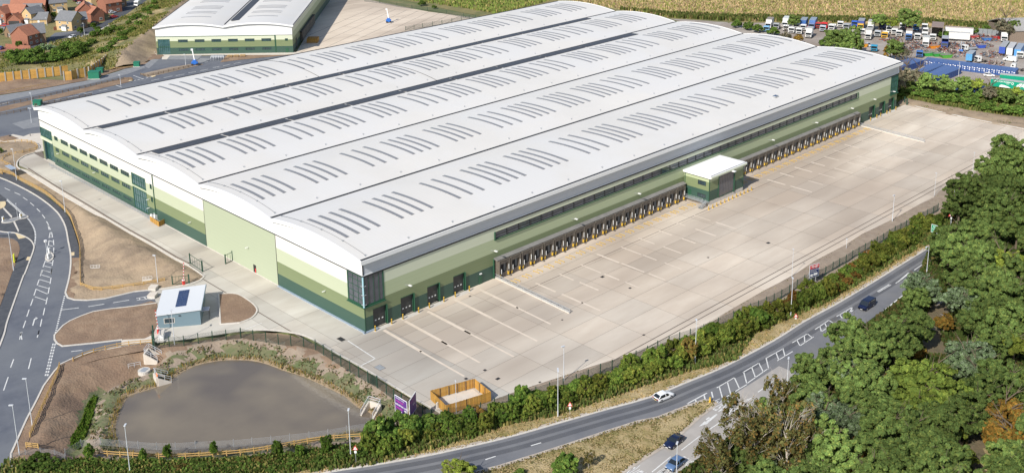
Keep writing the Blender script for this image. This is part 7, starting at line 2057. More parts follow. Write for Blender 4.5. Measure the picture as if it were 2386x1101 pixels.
# sheet fence behind the scrapyard
P = GP([Z2(1390,215), Z2(1600,232), Z2(1820,245)])
t = thing('sheet_fence', 'grey corrugated sheet fence behind the scrapyard', 'fence', (P[0].x, P[0].y, 0))
me = MB().box(0, 1.9, -.04, .04, 0, 3.2).mesh('sheet', mat('grey_fence_sheet', (.25,.27,.28), .6, extra=seams(.3, 0, (.18,.19,.2), .1)))
for p, d in along(P, 2.0): inst('sheet', me, t, (p.x-P[0].x, p.y-P[0].y, 0), atan2(d.y, d.x))
cr = thing('small_crane', 'small blue and white crane arm standing among the scrap', 'crane', (*G(*Z2(1190,500)).xy, .1), .3)
MB().box(-1, 1, -.8, .8, .2, 1.2).build('base', M['blue'], cr); MB().bar((0, 0, 1.2), (-.5, 0, 5), .25).build('mast', M['steel_pale'], cr); MB().bar((-.5, 0, 5), (-3.5, 0, 4.2), .2).build('jib', M['steel_pale'], cr)
lp = thing('yard_lamp', 'grey lamp column standing at the corner of the blue container block', 'street lamp', (*G(*Z2(1140,980)).xy, .1), 0, 'lamp columns and masts round the site')
MB().tube((0, 0, 0), (0, 0, 8), .09, 6).build('pole', M['steel_pale'], lp); MB().box(-.3, .3, -.12, .12, 8, 8.12).build('lamp_head', M['steel_pale'], lp)

# ------------------------------------------------------------------ blue storage containers
CW = 3.05
def cont_proto(depth, labels=True):
    t = thing('storage_container', '', 'container')
    MB().box(0.02, CW-.02, 0, depth, .12, 2.6).build('body', M['block_blue'], t)
    MB().box(-.01, CW+.01, -.05, depth+.05, 2.6, 2.68).build('roof', mat('blue_container_roof', (.065, .12, .28), .6, (.085, .145, .32), .3, 1), t)
    mb = MB()
    for x in (.08, CW/2-.04, CW-.16): mb.box(x, x+.08, -.06, 0, .15, 2.5)
    mb.build('door_bars', M['navy'], t)
    if labels:
        MB().box(.45, 1.2, -.08, -.06, 2.0, 2.3).build('white_label', M['white'], t)
        MB().box(1.7, 2.6, -.08, -.06, 1.75, 2.15).build('white_label', M['white'], t)
        MB().box(1.75, 2.5, -.08, -.06, 1.0, 1.4).build('white_label', M['white'], t)
        MB().box(.6, .85, -.08, -.06, 1.2, 1.5).build('white_label', M['white'], t)
    return t
def cont_row(pL, pR, n, label, depth=6.0, labels=True, zb=.06):
    a = G(*pL); b = G(*pR); d = (b-a).xy; ang = atan2(d.y, d.x); step = d.length/n
    pr = cont_proto(depth, labels)
    for k in range(n):
        p = a.xy+d*(k/n)
        place(pr, k > 0, (p.x, p.y, zb), ang, label % names[k], 'blue storage containers')
        (bpy.data.objects[pr.name] if k == 0 else list(COL.objects)[-1])
    for o in COL.objects:
        if o.get('category') == 'container' and o.get('label', '').endswith(label.split('%s')[-1]): o.scale = (step/CW, 1, 1)
cont_row(Z2(585,722), Z2(2060,905), 19, '%s blue container from the left in the long back row with white labels')
cont_row(Z2(205,850), Z2(590,722), 12, '%s blue container from the left in the row running to the roof corner', 6.0, False)
cont_row(Z2(735,1040), Z2(1190,850), 14, '%s blue container from the left facing the gravel, in the middle block', 7.5, False)
cont_row(Z2(655,935), Z2(935,790), 9, '%s blue container from the left, rear half of the middle block', 5.0, False)
cont_row(Z2(1085,1120), Z2(1560,1175), 5, '%s blue container from the left, half hidden by the hedge', 2.6, False)
# ------------------------------------------------------------------ plants
def leaf_cloud(P, Nn, size, cols, rngl, jitter=.42, aspect=1.6):
    """P: leaf centres, Nn: outward directions; returns mesh arrays of one quad per leaf spray"""
    n = len(P)
    d = Nn + rngl.normal(0, jitter, (n, 3)); d /= np.linalg.norm(d, axis=1)[:, None]+1e-9
    r = rngl.normal(0, 1, (n, 3)); a = np.cross(d, r); a /= np.linalg.norm(a, axis=1)[:, None]+1e-9
    b = np.cross(d, a)
    s = size*rngl.uniform(.6, 1.3, n)[:, None]
    a = a*s*.5; b = b*s*.5*aspect
    V = np.stack([P-a-b*.6, P+a*.6-b, P+a+b*.6, P-a*.6+b], 1).reshape(-1, 3)
    return V
def mesh_quads(name, V, m, tint=None):
    n = len(V)//4
    me = bpy.data.meshes.new(name)
    me.vertices.add(len(V)); me.vertices.foreach_set('co', V.astype(np.float32).ravel())
    me.loops.add(4*n); me.loops.foreach_set('vertex_index', np.arange(4*n, dtype=np.int32))
    me.polygons.add(n); me.polygons.foreach_set('loop_start', np.arange(0, 4*n, 4, dtype=np.int32)); me.polygons.foreach_set('loop_total', np.full(n, 4, dtype=np.int32))
    me.update(calc_edges=True)
    if tint is not None:
        at = me.attributes.new('tint', 'FLOAT_COLOR', 'POINT')
        c = np.repeat(np.concatenate([tint, np.ones((n, 1))], 1), 4, 0)
        at.data.foreach_set('color', c.astype(np.float32).ravel())
    me.materials.append(m)
    return me
def tints(n, base, rngl, spread=.22, clump=None, alt=None, altp=.0):
    c = np.array(base)[None, :]*np.ones((n, 1))
    if alt is not None:
        k = rngl.random(n) < altp; c[k] = np.array(alt)
    v = 1+rngl.normal(0, spread, n)
    if clump is not None: v = v*clump
    return np.clip(c*np.clip(v, .35, 2.0)[:, None], 0, 1)
def crown_mesh(seed, R, Hh, n, size, base=(.165, .245, .07), alt=(.25, .305, .08), altp=.25, lobes=14, droop=0.0, flat=.85, low=.5):
    """uneven crown: leaf sprays on many overlapping lobes, thinning inside"""
    rg = np.random.default_rng(seed)
    C = []; RRr = []
    for k in range(lobes):
        th = rg.uniform(0, 2*pi); ph = rg.uniform(-.25, 1.0)
        q = R*rg.uniform(.35, .72)*sqrt(max(0, 1-max(ph, 0)**2*.6))
        C.append((q*cos(th), q*sin(th), Hh*low+Hh*.36*ph)); RRr.append(R*rg.uniform(.2, .42))
    C.append((0, 0, Hh*(low+.05))); RRr.append(R*.62)
    C = np.array(C); RRr = np.array(RRr)
    MC, MR = C, RRr
    sub = []; sr = []
    for c, r in zip(C, RRr):
        for k in range(max(5, int(14*r/R*2.2))):
            e = rg.normal(0, 1, 3); e[2] = abs(e[2])*.9-.25; e /= np.linalg.norm(e)
            sub.append(c+e*r*np.array([1, 1, flat])*rg.uniform(.7, 1.08)); sr.append(r*rg.uniform(.22, .42))
    C = np.array(sub); RRr = np.array(sr)
    w = RRr**1.7; w /= w.sum()
    idx = rg.choice(len(C), n, p=w)
    d = rg.normal(0, 1, (n, 3)); d[:, 2] = np.where(rg.random(n) < .75, np.abs(d[:, 2]), d[:, 2]); d /= np.linalg.norm(d, axis=1)[:, None]
    rad = RRr[idx]*(1-np.abs(rg.normal(0, .12, n)))
    P = C[idx]+d*rad[:, None]*np.array([1, 1, flat])
    # drop leaves buried well inside other lobes
    keep = np.ones(n, bool)
    for c, r in zip(MC, MR):
        e = (P-c)/np.array([1, 1, flat]); keep &= (np.linalg.norm(e, axis=1) > r*.6)
    P = P[keep]; d = d[keep]; idx = idx[keep]
    cl = rg.uniform(.72, 1.32, len(C))[idx]
    if droop: P[:, 2] -= droop*rg.random(len(P))*np.linalg.norm(P[:, :2], axis=1)/R
    P[:, 2] = np.maximum(P[:, 2], .15)
    V = leaf_cloud(P, d, size, None, rg)
    return mesh_quads('crown', V, M['leaf'], tints(len(P), base, rg, .16, cl, alt, altp))
def trunk_mesh(seed, Hh, R, r0, m, nb=7):
    rg = random.Random(seed); mb = MB()
    top = Hh*.62; p = Vector((0, 0, 0)); pts = [p]
    for k in range(4):
        p = p+Vector((rg.uniform(-.05, .05)*Hh*.3, rg.uniform(-.05, .05)*Hh*.3, top/4)); pts.append(p)
    for k in range(4): mb.tube(pts[k], pts[k+1], r0*(1-.18*k), 7, r0*(1-.18*(k+1)), False)
    for k in range(nb):
        a = rg.uniform(0, 2*pi); q = pts[rg.choice([2, 3, 4])]; e = q+Vector((cos(a)*R*.6, sin(a)*R*.6, Hh*rg.uniform(.12, .3)))
        mid = (q+e)/2+Vector((0, 0, Hh*.04)); mb.tube(q, mid, r0*.42, 5, r0*.28, False); mb.tube(mid, e, r0*.28, 5, r0*.08, False)
        for j in range(2):
            f = e+Vector((rg.uniform(-1, 1)*R*.25, rg.uniform(-1, 1)*R*.25, Hh*.08)); mb.tube(mid, f, r0*.16, 4, r0*.05, False)
    return mb.mesh('trunk', m)
# unit kinds: crowns of radius 1-ish metres given in real size, scaled per tree
KINDS = {}
for k in range(4):
    KINDS['broad%d' % k] = (crown_mesh(10+k, 5.0, 10.5, 23000, .26, lobes=24), trunk_mesh(k, 10.5, 5.0, .28, M['bark']))
KINDS['pale'] = (crown_mesh(31, 5.0, 10.0, 19000, .28, base=(.19, .27, .125), alt=(.31, .38, .24), altp=.35, lobes=22), KINDS['broad0'][1])
KINDS['pine'] = (crown_mesh(41, 5.0, 9.5, 21000, .28, base=(.17, .24, .05), alt=(.25, .31, .06), altp=.4, lobes=20, flat=.6), KINDS['broad1'][1])
KINDS['yellowgreen'] = (crown_mesh(51, 3.6, 9.0, 8000, .34, base=(.26, .33, .06), alt=(.36, .40, .08), altp=.3, lobes=11), KINDS['broad2'][1])
KINDS['birch'] = (crown_mesh(61, 3.6, 10.5, 2600, .25, base=(.17, .17, .06), alt=(.27, .175, .055), altp=.28, lobes=9, droop=1.6), trunk_mesh(62, 12.0, 4.2, .17, M['bark_pale'], 16))
KINDS['rust'] = (crown_mesh(71, 4.0, 7.0, 9000, .32, base=(.33, .185, .04), alt=(.2, .18, .045), altp=.35, lobes=12), KINDS['broad3'][1])
for k in range(3): KINDS['bush%d' % k] = (crown_mesh(81+k, 2.0, 3.3, 3600, .24, base=(.115, .20, .042), alt=(.19, .25, .055), altp=.3, lobes=11, flat=1.0, low=.4), trunk_mesh(82+k, 3.3, 2.0, .09, M['bark'], 6))
KINDS['bushrust'] = (crown_mesh(91, 2.2, 3.0, 3400, .24, base=(.24, .155, .05), alt=(.17, .17, .05), altp=.45, lobes=9), KINDS['bush1'][1])
KINDS['sapling'] = (crown_mesh(95, 1.0, 3.4, 1500, .2, base=(.10, .18, .03), alt=(.16, .22, .04), altp=.3, lobes=9, flat=1.6, low=.33), KINDS['bush2'][1])
KINDS['grey'] = (crown_mesh(97, 3.0, 6.0, 3600, .34, base=(.17, .17, .11), alt=(.22, .18, .12), altp=.35, lobes=12), KINDS['broad0'][1])
SIZE = {'broad': (5.0, 10.5), 'pale': (5.0, 10.0), 'pine': (5.0, 9.5), 'yellowgreen': (3.6, 9.0), 'birch': (3.6, 10.5), 'rust': (4.0, 7.0), 'bush': (2.0, 3.3), 'bushrust': (2.2, 3.0), 'sapling': (1.0, 3.4), 'grey': (3.0, 6.0)}
prg = random.Random(21)
def plant(kind, px, R, label, tint=1.0, group=None, H=None, name='tree', cat='tree', onground=False, z=0.0, hue=None):
    """px = middle of the crown in the photo; R crown radius"""
    key = kind.rstrip('0123456789'); r0, h0 = SIZE[key]
    s = R/r0; hs = (H/h0) if H else s
    hc = 0 if onground else h0*hs*(.66 if kind[:4] != 'bush' else .55)
    g = G(px[0], px[1], hc)
    t = thing(name, label, cat, (g.x, g.y, z), prg.uniform(0, 6.28), group)
    cr, tr = KINDS[kind]
    o = inst('crown', cr, t); inst('trunk', tr, t)
    t.scale = (s, s, hs)
    c = hue or (tint, tint, tint)
    v = prg.uniform(.9, 1.12)
    o.color = (c[0]*v, c[1]*v, c[2]*v, 1)
    return t
ZW = ZM(3.2376, 1700, 460); ZX = ZM(3.2286, 1700, 760); ZY = ZM(3.2378, 2100, 560)
G1 = 'trees of the wood on the right'
TREES = [
 ('broad0', ZH(2250,650), 6.5, 'tall green tree at the right edge, highest in the wood', .95),
 ('broad1', ZH(2130,760), 6, 'green tree at the far end of the wood beside the yard corner', 1.0),
 ('broad2', ZH(2300,800), 6.5, 'green tree on the right edge below the highest tree', .9),
 ('broad3', ZH(2180,880), 5.5, 'green tree in the top group of the wood', .85),
 ('broad0', ZH(1850,960), 5.5, 'dark tree leaning over the yard edge at the end of the fence', .62),
 ('broad1', ZH(1960,950), 5.0, 'dark tree right of the one at the fence end', .66),
 ('broad2', ZH(2100,990), 5.8, 'dark green tree in the second row from the top of the wood', .68),
 ('broad3', ZH(2260,980), 6.2, 'dark green tree at the right edge, second row from the top', .66),
 ('broad1', ZW(1740,40), 5.0, 'dark tree behind the lamp column with the warning triangle', .6),
 ('broad0', ZW(2050,60), 6.0, 'dark tree at the right above the clearing line', .68),
 ('broad2', ZW(2180,180), 6.0, 'green tree on the right edge above the lime tree', .72),
 ('broad3', ZW(1950,170), 5.5, 'green tree between the triangle sign and the right edge', .78),
 ('broad1', ZW(1760,260), 5.5, 'green tree at the road edge under the triangle sign', .82),
 ('broad0', ZW(1620,330), 4.5, 'grey green tree hanging over the long armed lamp', .75),
 ('broad2', ZW(1900,330), 6.0, 'mid green tree above the big central group', .85),
 ('broad3', ZW(1720,420), 6.0, 'bright mid green tree beside the long armed lamp', 1.0),
 ('broad0', ZW(1860,470), 6.0, 'green tree left of the lime coloured tree', .95),
 ('yellowgreen', ZW(2070,470), 4.6, 'lime yellow tree, brightest of the wood', 1.0),
 ('broad1', ZW(2200,560), 5.5, 'green tree at the right edge beside the lime tree', .9),
 ('broad2', ZW(1760,590), 5.0, 'dark green tree above the path gate', .8),
 ('pale', ZW(1440,650), 4.5, 'silvery willow at the road edge by the end of the lane dashes', .85),
 ('broad3', ZW(1410,750), 3.3, 'green tree right of the silvery willow', .85),
 ('pale', ZW(1740,760), 4.2, 'pale leaved tree beside the path gate', .8),
 ('broad0', ZW(1950,680), 6.0, 'dark green tree below the lime tree', .8),
 ('broad1', ZW(2120,720), 6.0, 'large green tree on the right edge, middle height', .95),
 ('broad2', ZW(1900,900), 5.6, 'big dark tree right of the woodland path', .72),
 ('broad3', ZW(2080,930), 5.8, 'green tree on the right edge behind the yellow shrub', .88),
 ('rust', ZW(1620,930), 2.6, 'small rusty tree beside the woodland path', .8),
 ('broad0', ZW(1085,1100), 4.0, 'green tree at the road edge beside the hatching, below the people carrier', .85),
 ('broad1', ZW(1265,1050), 4.8, 'big round green tree at the road edge below the people carrier', .9),
 ('broad2', ZW(1400,970), 4.4, 'green tree between the big round tree and the path', .82),
 ('broad3', ZW(1010,1180), 4.6, 'leafy tree overhanging the hatched road', .95),
 ('broad0', ZX(880,60), 5.2, 'round green tree above the middle of the roadside group', .92),
 ('broad1', ZX(1090,90), 5.5, 'dark round tree left of the path', .8),
 ('broad2', ZX(1270,120), 4.8, 'dark tree at the bend of the woodland path', .74),
 ('rust', ZX(1400,180), 2.2, 'small yellow autumn tree below the path bend', 1.15),
 ('pale', ZX(1790,220), 5.2, 'large silvery willow right of the path end', .8),
 ('pale', ZX(1880,330), 5.0, 'silvery green willow in the right middle of the wood', .72),
 ('broad3', ZX(1960,120), 4.5, 'dark tree under the yellow shrub', .75),
 ('yellowgreen', ZX(2150,130), 3.6, 'yellow green shrub at the right edge above the small clearing', .75),
 ('broad0', ZX(620,330), 4.2, 'green tree at the road edge beside the last hatched bay', .85),
 ('broad1', ZX(780,270), 4.8, 'yellow green topped tree in the roadside group', 1.0),
 ('pale', ZX(880,330), 4.2, 'pale leaved tree in the middle of the roadside group', .95),
 ('broad2', ZX(960,420), 5.0, 'bright green tree left of the dark gap', 1.05),
 ('broad3', ZX(1090,450), 4.4, 'green tree beside the bronze sapling', .9),
 ('birch', ZX(1190,430), 2.6, 'bronze sapling between the pine and the green trees', .9),
 ('pine', ZX(1480,400), 7.2, 'big spiky yellow green pine in the centre of the wood', .95),
 ('pine', ZX(1640,560), 5.2, 'lower right part pine beside the big one', .85),
 ('pine', ZX(1400,580), 4.8, 'lower left pine below the big one', .8),
 ('broad0', ZX(2050,420), 5.5, 'green tree on the right below the willow', .7),
 ('broad1', ZX(1880,520), 5.5, 'dark green tree left of the orange tree', .62),
 ('rust', ZX(2080,650), 5.2, 'large orange tree at the right edge', 1.0),
 ('rust', ZX(2100,830), 5.0, 'lower orange tree at the right edge beside the track', .95),
 ('broad2', ZX(1750,680), 4.6, 'dark tree above the dirt track', .7),
 ('yellowgreen', ZX(1730,740), 3.0, 'yellow green tree at the dirt track', .62),
 ('birch', ZX(390,510), 3.6, 'bare bronze birch hanging over the road lettering', .85),
 ('birch', ZX(60,700), 4.2, 'thin brown birch over the slip road at the left of the wood', .8),
 ('birch', ZX(260,730), 4.5, 'orange tinted birch with pale branches', 1.15),
 ('birch', ZX(480,740), 4.5, 'big birch with pale forked branches', 1.05),
 ('birch', ZX(180,850), 4.5, 'lower birch at the left of the wood', .8),
 ('birch', ZX(420,900), 4.6, 'birch with a leaning pale trunk at the bottom', .9),
 ('birch', ZX(560,860), 4.0, 'birch with spreading pale twigs, right of the leaning one', .82),
 ('broad3', ZX(300,620), 2.8, 'small green shrub tree below the road lettering', .95),
 ('broad0', ZX(620,560), 4.5, 'pale green tree right of the birches', .95),
 ('pale', ZX(720,640), 4.6, 'silvery tree in the lower middle of the wood', .85),
 ('pale', ZX(860,690), 4.4, 'grey green tree above the lime coloured pair', .7),
 ('broad2', ZX(1010,600), 4.6, 'dark green tree below the bronze sapling', .82),
 ('broad1', ZX(760,860), 4.8, 'bright green tree at the bottom, left one of the bright pair', 1.25),
 ('broad3', ZX(800,990), 5.0, 'bright green tree at the bottom, lower one of the bright pair', 1.2),
 ('rust', ZX(970,920), 2.8, 'upper ochre tree at the bottom of the wood', 1.1),
 ('rust', ZX(1010,1040), 3.0, 'lower ochre tree at the bottom of the wood', .95),
 ('broad0', ZX(1180,720), 5.4, 'green tree in the lower centre of the wood', .85),
 ('broad1', ZX(1360,760), 5.2, 'mid green tree right of the lower centre', .78),
 ('broad2', ZX(1540,760), 4.8, 'dark tree left of the yellow green tree at the track', .7),
 ('broad3', ZX(1200,930), 5.6, 'large dark green tree at the bottom centre of the wood', .76),
 ('broad0', ZX(1420,940), 5.4, 'dark green tree at the bottom, second from the track', .72),
 ('broad1', ZX(1620,1000), 5.2, 'pale edged green tree at the bottom beside the track', .85),
 ('broad2', ZX(1300,1080), 5.4, 'dark tree cut by the bottom edge in the centre of the wood', .72),
 ('broad3', ZX(1530,1120), 5.2, 'tree cut by the bottom edge left of the track', .8),
 ('broad1', ZX(1100,1110), 5.0, 'tree cut by the bottom edge right of the ochre pair', .8),
 ('yellowgreen', ZX(1760,970), 2.4, 'small yellow green shrub tree on the dirt track', .6),
 ('broad0', ZX(2130,1010), 4.6, 'pale green tree in the bottom right corner', .95),
 ('broad2', ZX(120,1010), 3.6, 'dark shrub tree at the bottom left of the wood', .7),
 ('broad1', ZX(640,1060), 4.0, 'tree cut by the bottom edge under the birches', .9),
 ('pale', ZX(240,1030), 3.2, 'blue green tree at the bottom below the birches', .62),
 ('birch', ZX(-60,1000), 3.6, 'brown birch at the bottom beside the slip road', .72),
 ('birch', ZX(-130,900), 3.4, 'thin birch nearest the slip road at the bottom', .75),
 ('broad0', ZX(620,1130), 4.0, 'low green tree under the birches at the lower edge', .8),
]
for i, (kind, px, R, lab, tn_) in enumerate(TREES): plant(kind, px, R, lab, tn_, G1, name='birch_tree' if kind == 'birch' else ('pine_tree' if kind == 'pine' else 'tree'))
# fillers behind those, just outside and inside the right edge
kk = 0
for a, b in ((2420,400),(2440,470),(2430,560),(2440,650),(2450,760),(2450,880),(2440,990),(2430,1080),(2200,1130),(2330,1150),(1800,1150),(1650,1180)):
    kk += 1
    plant('broad%d' % (kk % 4), (a, b), 6.0, '%s of the green trees cut by the picture edge, counted from the upper right' % names[kk-1], .8, G1)
G2 = 'hedge shrubs along the main road'
# roadside hedge: shrubs along a line of their feet
hl = smooth_line(GP([(862,1060),(900,1045),(960,1022),(1040,1005),(1100,1000),(1193,966),(1260,945),(1330,926),(1409,905),(1480,878),(1540,858),(1610,828),(1700,788),(1760,760),(1839,722),(1922,684),(2008,630),(2086,578),(2150,535),(2190,515)]), 3)
row = along(hl, 2.2)
n_ = 0; hcount = {}
hedge_words = ['fresh green', 'dark green', 'olive green', 'broad green', 'ragged green']
for i, (p, d) in enumerate(row):
    frac = i/len(row)
    for s in ((0,) if prg.random() < .25 else (-1, 1)):
        nn = Vector((-d.y, d.x)); q = p+nn*(s*1.5+prg.uniform(-.5, .5))+d*prg.uniform(-.6, .6)
        rust = (.69 < frac < .80 and prg.random() < .55) or (.56 < frac < .60 and prg.random() < .4) or prg.random() < .015
        olive = frac > .52
        kind = 'bushrust' if rust else 'bush%d' % prg.randrange(3)
        R = prg.uniform(1.4, 2.2)*(1.15 if .3 < frac < .55 else 1.0)
        key = 'bushrust' if rust else 'bush'; r0, h0 = SIZE[key]
        n_ += 1
        px = proj((q.x, q.y, 0))
        where = 'left of the timber enclosure' if px[0] < 1050 else 'below the timber enclosure' if px[0] < 1180 else 'left of the twin headed lamp' if px[0] < 1300 else 'opposite the white hatchback' if px[0] < 1620 else 'left of the letting board' if px[0] < 1880 else 'right of the letting board'
        col = 'rusty brown' if rust else hedge_words[n_ % 5] if not olive else ('olive green', 'dark olive', 'mossy green')[n_ % 3]
        side = 'on the road side' if s < 0 else 'on the fence side' if s > 0 else 'in the middle'
        kx = (col, side, where); hcount[kx] = hcount.get(kx, 0)+1
        lab = '%s %s shrub %s, hedge %s' % (names[hcount[kx]-1], col, side, where)
        t = thing('hedge_shrub', lab, 'shrub', (q.x, q.y, 0), prg.uniform(0, 6.28), G2)
        cr, tr = KINDS[kind]; o = inst('crown', cr, t); inst('trunk', tr, t)
        sc_ = R/r0; t.scale = (sc_, sc_, sc_*prg.uniform(.7, 1.45))
        v = prg.uniform(.62, 1.25)*(1.05 if frac < .5 else .85)
        w = prg.uniform(0, .45) if olive else prg.uniform(-.05, .4)
        o.color = (v*(1+w), v, v*.9, 1)
# young bushes in front of the pond
bushes = [((672,760),.0)]
def fb(px, kind, R, lab, tint=1.0, H=None, g='shrubs along the front of the pond', nm='shrub'):
    return plant(kind, px, R, lab, tint, g, H, nm, 'shrub' if nm == 'shrub' else 'tree', True)
for i, (a, b, k, R, H, tn_, lab) in enumerate((
  (208,1072,'sapling',1.2,4.2,1.0,'upright green sapling left of the pond corner'), (334,1080,'sapling',0.9,4.0,1.1,'slim sapling left of centre in front of the pond'),
  (392,1074,'sapling',1.0,4.2,.75,'dark slim sapling before the pond'), (500,1066,'sapling',0.9,4.2,.95,'upright sapling in front of the pond middle'),
  (647,1066,'sapling',1.2,4.4,.7,'dark green sapling in front of the pond, left of the pointed one'), (700,1070,'sapling',1.0,3.8,.9,'small green sapling in front of the pond'),
  (762,1060,'sapling',1.3,5.4,.75,'tall pointed dark sapling left of the lamp column'), (560,1085,'bush0',1.3,1.4,.8,'low bush below the pond fence'),
  (600,1082,'bushrust',1.2,1.3,.8,'low rusty bush below the pond fence'), (680,1085,'bush1',1.4,1.5,.85,'low olive bush left of the lamp column'),
  (740,1082,'bush2',1.4,1.5,.7,'low dark bush beside the pointed sapling'), (790,1070,'bush0',1.4,1.6,.8,'low bush at the lamp column'),
  (845,1062,'bush1',1.8,2.2,.7,'low dark bush at the small road sign'), (885,1035,'bush2',2.9,6.0,1.15,'tall bright green bush at the right end of the pond'),
  (930,1020,'bush0',2.7,5.2,1.25,'bright green bush right below the advertising board'), (962,1018,'bush1',2.5,4.6,1.2,'bright green bush beside the advertising board shadow'),
  (995,1008,'bush2',2.2,3.6,.95,'green bush left of the timber enclosure'), (1030,998,'bush1',2.0,3.2,1.0,'green bush at the front corner of the timber enclosure'),
  (90,1085,'bush0',2.2,2.4,.6,'dark bush in the bottom left corner'), (120,1098,'bush1',2.2,2.2,.7,'green bush at the lower edge left'), (65,1095,'bush2',1.6,1.6,.65,'dark green bush at the corner of the bent mesh fence'),
  (160,1092,'bush1',1.6,1.6,.8,'olive bush at the lower edge near the sapling'), (255,1092,'bush2',1.4,1.4,.75,'low bush right of the corner sapling'), (300,1098,'bush0',1.6,1.4,.7,'low bush at the foot of the left lamp'),
  (420,1098,'bushrust',1.4,1.3,.7,'low brown bush at the lower edge'), (470,1095,'bush1',1.5,1.4,.75,'low green bush at the lower edge'), (530,1099,'bush2',1.5,1.4,.7,'low dark bush at the lower edge'),
  (635,1098,'bush0',1.5,1.4,.75,'low bush at the lower edge under the dark sapling'), (910,1058,'bush1',1.3,1.4,.85,'low green bush on the verge right of the road sign'), (370,1100,'bush2',1.4,1.3,.7,'low bush between the lamp and brown bush'))):
    fb((a, b), k, R, lab, tn_, H, nm='sapling' if k == 'sapling' else 'shrub')
# trees of the grass island and bottom edge
plant('bush2', (1314,1080), 2.9, 'round green bush on the grass island', 1.1, 'bushes on the grass island', 4.0, 'shrub', 'shrub')
plant('yellowgreen', (1062,1096), 3.3, 'bright lime tree crown at the bottom edge on the grass island', 1.05, None, 5.5)
plant('birch', (1372,1062), 1.2, 'thin bare sapling on the grass island', .8, None, 4.0, 'sapling')
plant('bush0', (1210,1100), 1.4, 'small yellowish bush at the lower edge of the grass island', 1.0, 'bushes on the grass island', 1.6, 'shrub', 'shrub')
# east scrub, scrapyard trees, field hedge
G3 = 'trees between the yard and the container store'
for i, (a, b, k, R, tn_, lab) in enumerate((
  (2085,190,'grey',4.6,.75,'dark thin tree in the shade of the warehouse corner'), (2112,175,'grey',4.4,1.1,'pale grey green tree right of the warehouse corner'), (2140,178,'grey',4.0,1.2,'twiggy pale tree in front of the blue containers'),
  (2162,188,'broad0',4.0,1.3,'yellow green tree before the blue container block'), (2205,195,'broad1',4.2,1.25,'yellow green tree in front of the container corner'), (2240,195,'broad2',3.8,1.1,'green tree below the gravel lot'),
  (2275,195,'yellowgreen',3.0,1.0,'golden yellow small tree in the belt of trees'), (2308,215,'grey',3.2,1.0,'bare brownish tree right of the golden one'), (2342,222,'broad3',3.2,.9,'green tree before the green trailer'),
  (2372,212,'yellowgreen',2.4,1.0,'golden tree at the right edge before the green trailer'), (2392,232,'broad0',3.4,1.0,'green tree at the right edge of the belt'), (2130,212,'bush0',3.4,.95,'bush at the foot of the pale tree'),
  (2160,218,'bush1',3.4,1.0,'bush at the bank below the yellow green tree'), (2195,226,'bush2',3.6,1.0,'bush above the soil bank, second group'), (2230,228,'bush0',3.6,.95,'bush above the soil bank, third group'), (2265,235,'bush1',3.6,1.0,'bush above the soil bank, below the golden tree'),
  (2300,245,'bush2',3.6,.9,'bush above the soil bank, right part'), (2335,252,'bush0',3.6,.95,'bush above the soil bank near the right edge'), (2370,255,'bush1',3.8,1.0,'bush at the right edge above the bank'), (2320,225,'bush2',3.4,.8,'dark bush under the brownish tree'), (2095,215,'bush0',3.2,.6,'dark bush in the shade of the warehouse'), (2355,230,'bush1',3.2,1.0,'bush right of the dark bush in the belt'), (2250,215,'bush2',3.2,1.1,'sunlit bush left of the golden tree'), (2285,218,'bush0',3.0,1.05,'sunlit bush under the golden tree'))):
    kk_ = k.rstrip('0123456789')
    t = plant(k, (a, b), R, lab, tn_*(1.25), G3, None if kk_ != 'bush' else 4.0, 'tree' if kk_ != 'bush' else 'shrub', 'tree' if kk_ != 'bush' else 'shrub')
G4 = 'trees round the scrapyard'
for a, b, k, R, tn_, lab in (
  (1949,92,'broad0',6.5,.95,'big green bush tree in front of the scrapyard lorries, left half'), (1978,88,'broad1',7.0,.95,'big green bush tree in front of the scrapyard lorries, right half'), (1925,98,'bush0',4.5,.85,'bush left of the big bush tree'), (1998,100,'rust',3.5,.9,'yellowing tree beside the cream box lorries'),
  (2088,112,'broad2',4.6,.9,'green tree before the container row'), (2076,118,'rust',4.0,.95,'autumn tree left of the green tree by the containers'), (2104,122,'grey',3.6,.9,'grey green tree right of the autumn tree'),
  (2050,46,'broad3',4.0,1.1,'round green tree on the field edge, left one'), (2118,40,'broad0',6.0,.95,'large round dark tree on the field edge'), (2080,52,'yellowgreen',3.4,.8,'yellow green tree between the two field trees'), (1851,46,'broad1',3.8,.85,'round dark bush between white and blue lorries'),
  (2340,62,'grey',5.0,.8,'wide olive bush at the right end of the field edge'), (2365,64,'broad2',4.0,.8,'dark olive bush beside the shed roof'), (2205,80,'bush1',4.0,.9,'green bush right of the big brown box body'), (1990,96,'bush2',3.0,.8,'small bush at the cream boxes'), (1860,88,'rust',2.6,.9,'rusty bush at the white box near the roof edge'), (1800,72,'bush0',3.4,.8,'bush at the left lorries near the roof'), (1830,84,'grey',2.8,.9,'twiggy bush among the white cabs'), (1765,66,'bush1',3.4,.8,'bush at the roof edge left of the light blue pick-up'), (1742,60,'bush2',3.4,.8,'bush at the roof edge, leftmost'), (1715,55,'bush0',3.0,.75,'dark bush at the third roof valley'), (2270,70,'bush2',3.4,.9,'olive bush behind the long white trailer'), (2300,68,'bush0',3.2,.85,'olive bush behind the scrap fence')):
    kk_ = k.rstrip('0123456789')
    plant(k, (a, b), R, lab, tn_*1.2, G4, None if kk_ != 'bush' else 4.0, 'tree' if kk_ != 'bush' else 'shrub', 'tree' if kk_ != 'bush' else 'shrub')
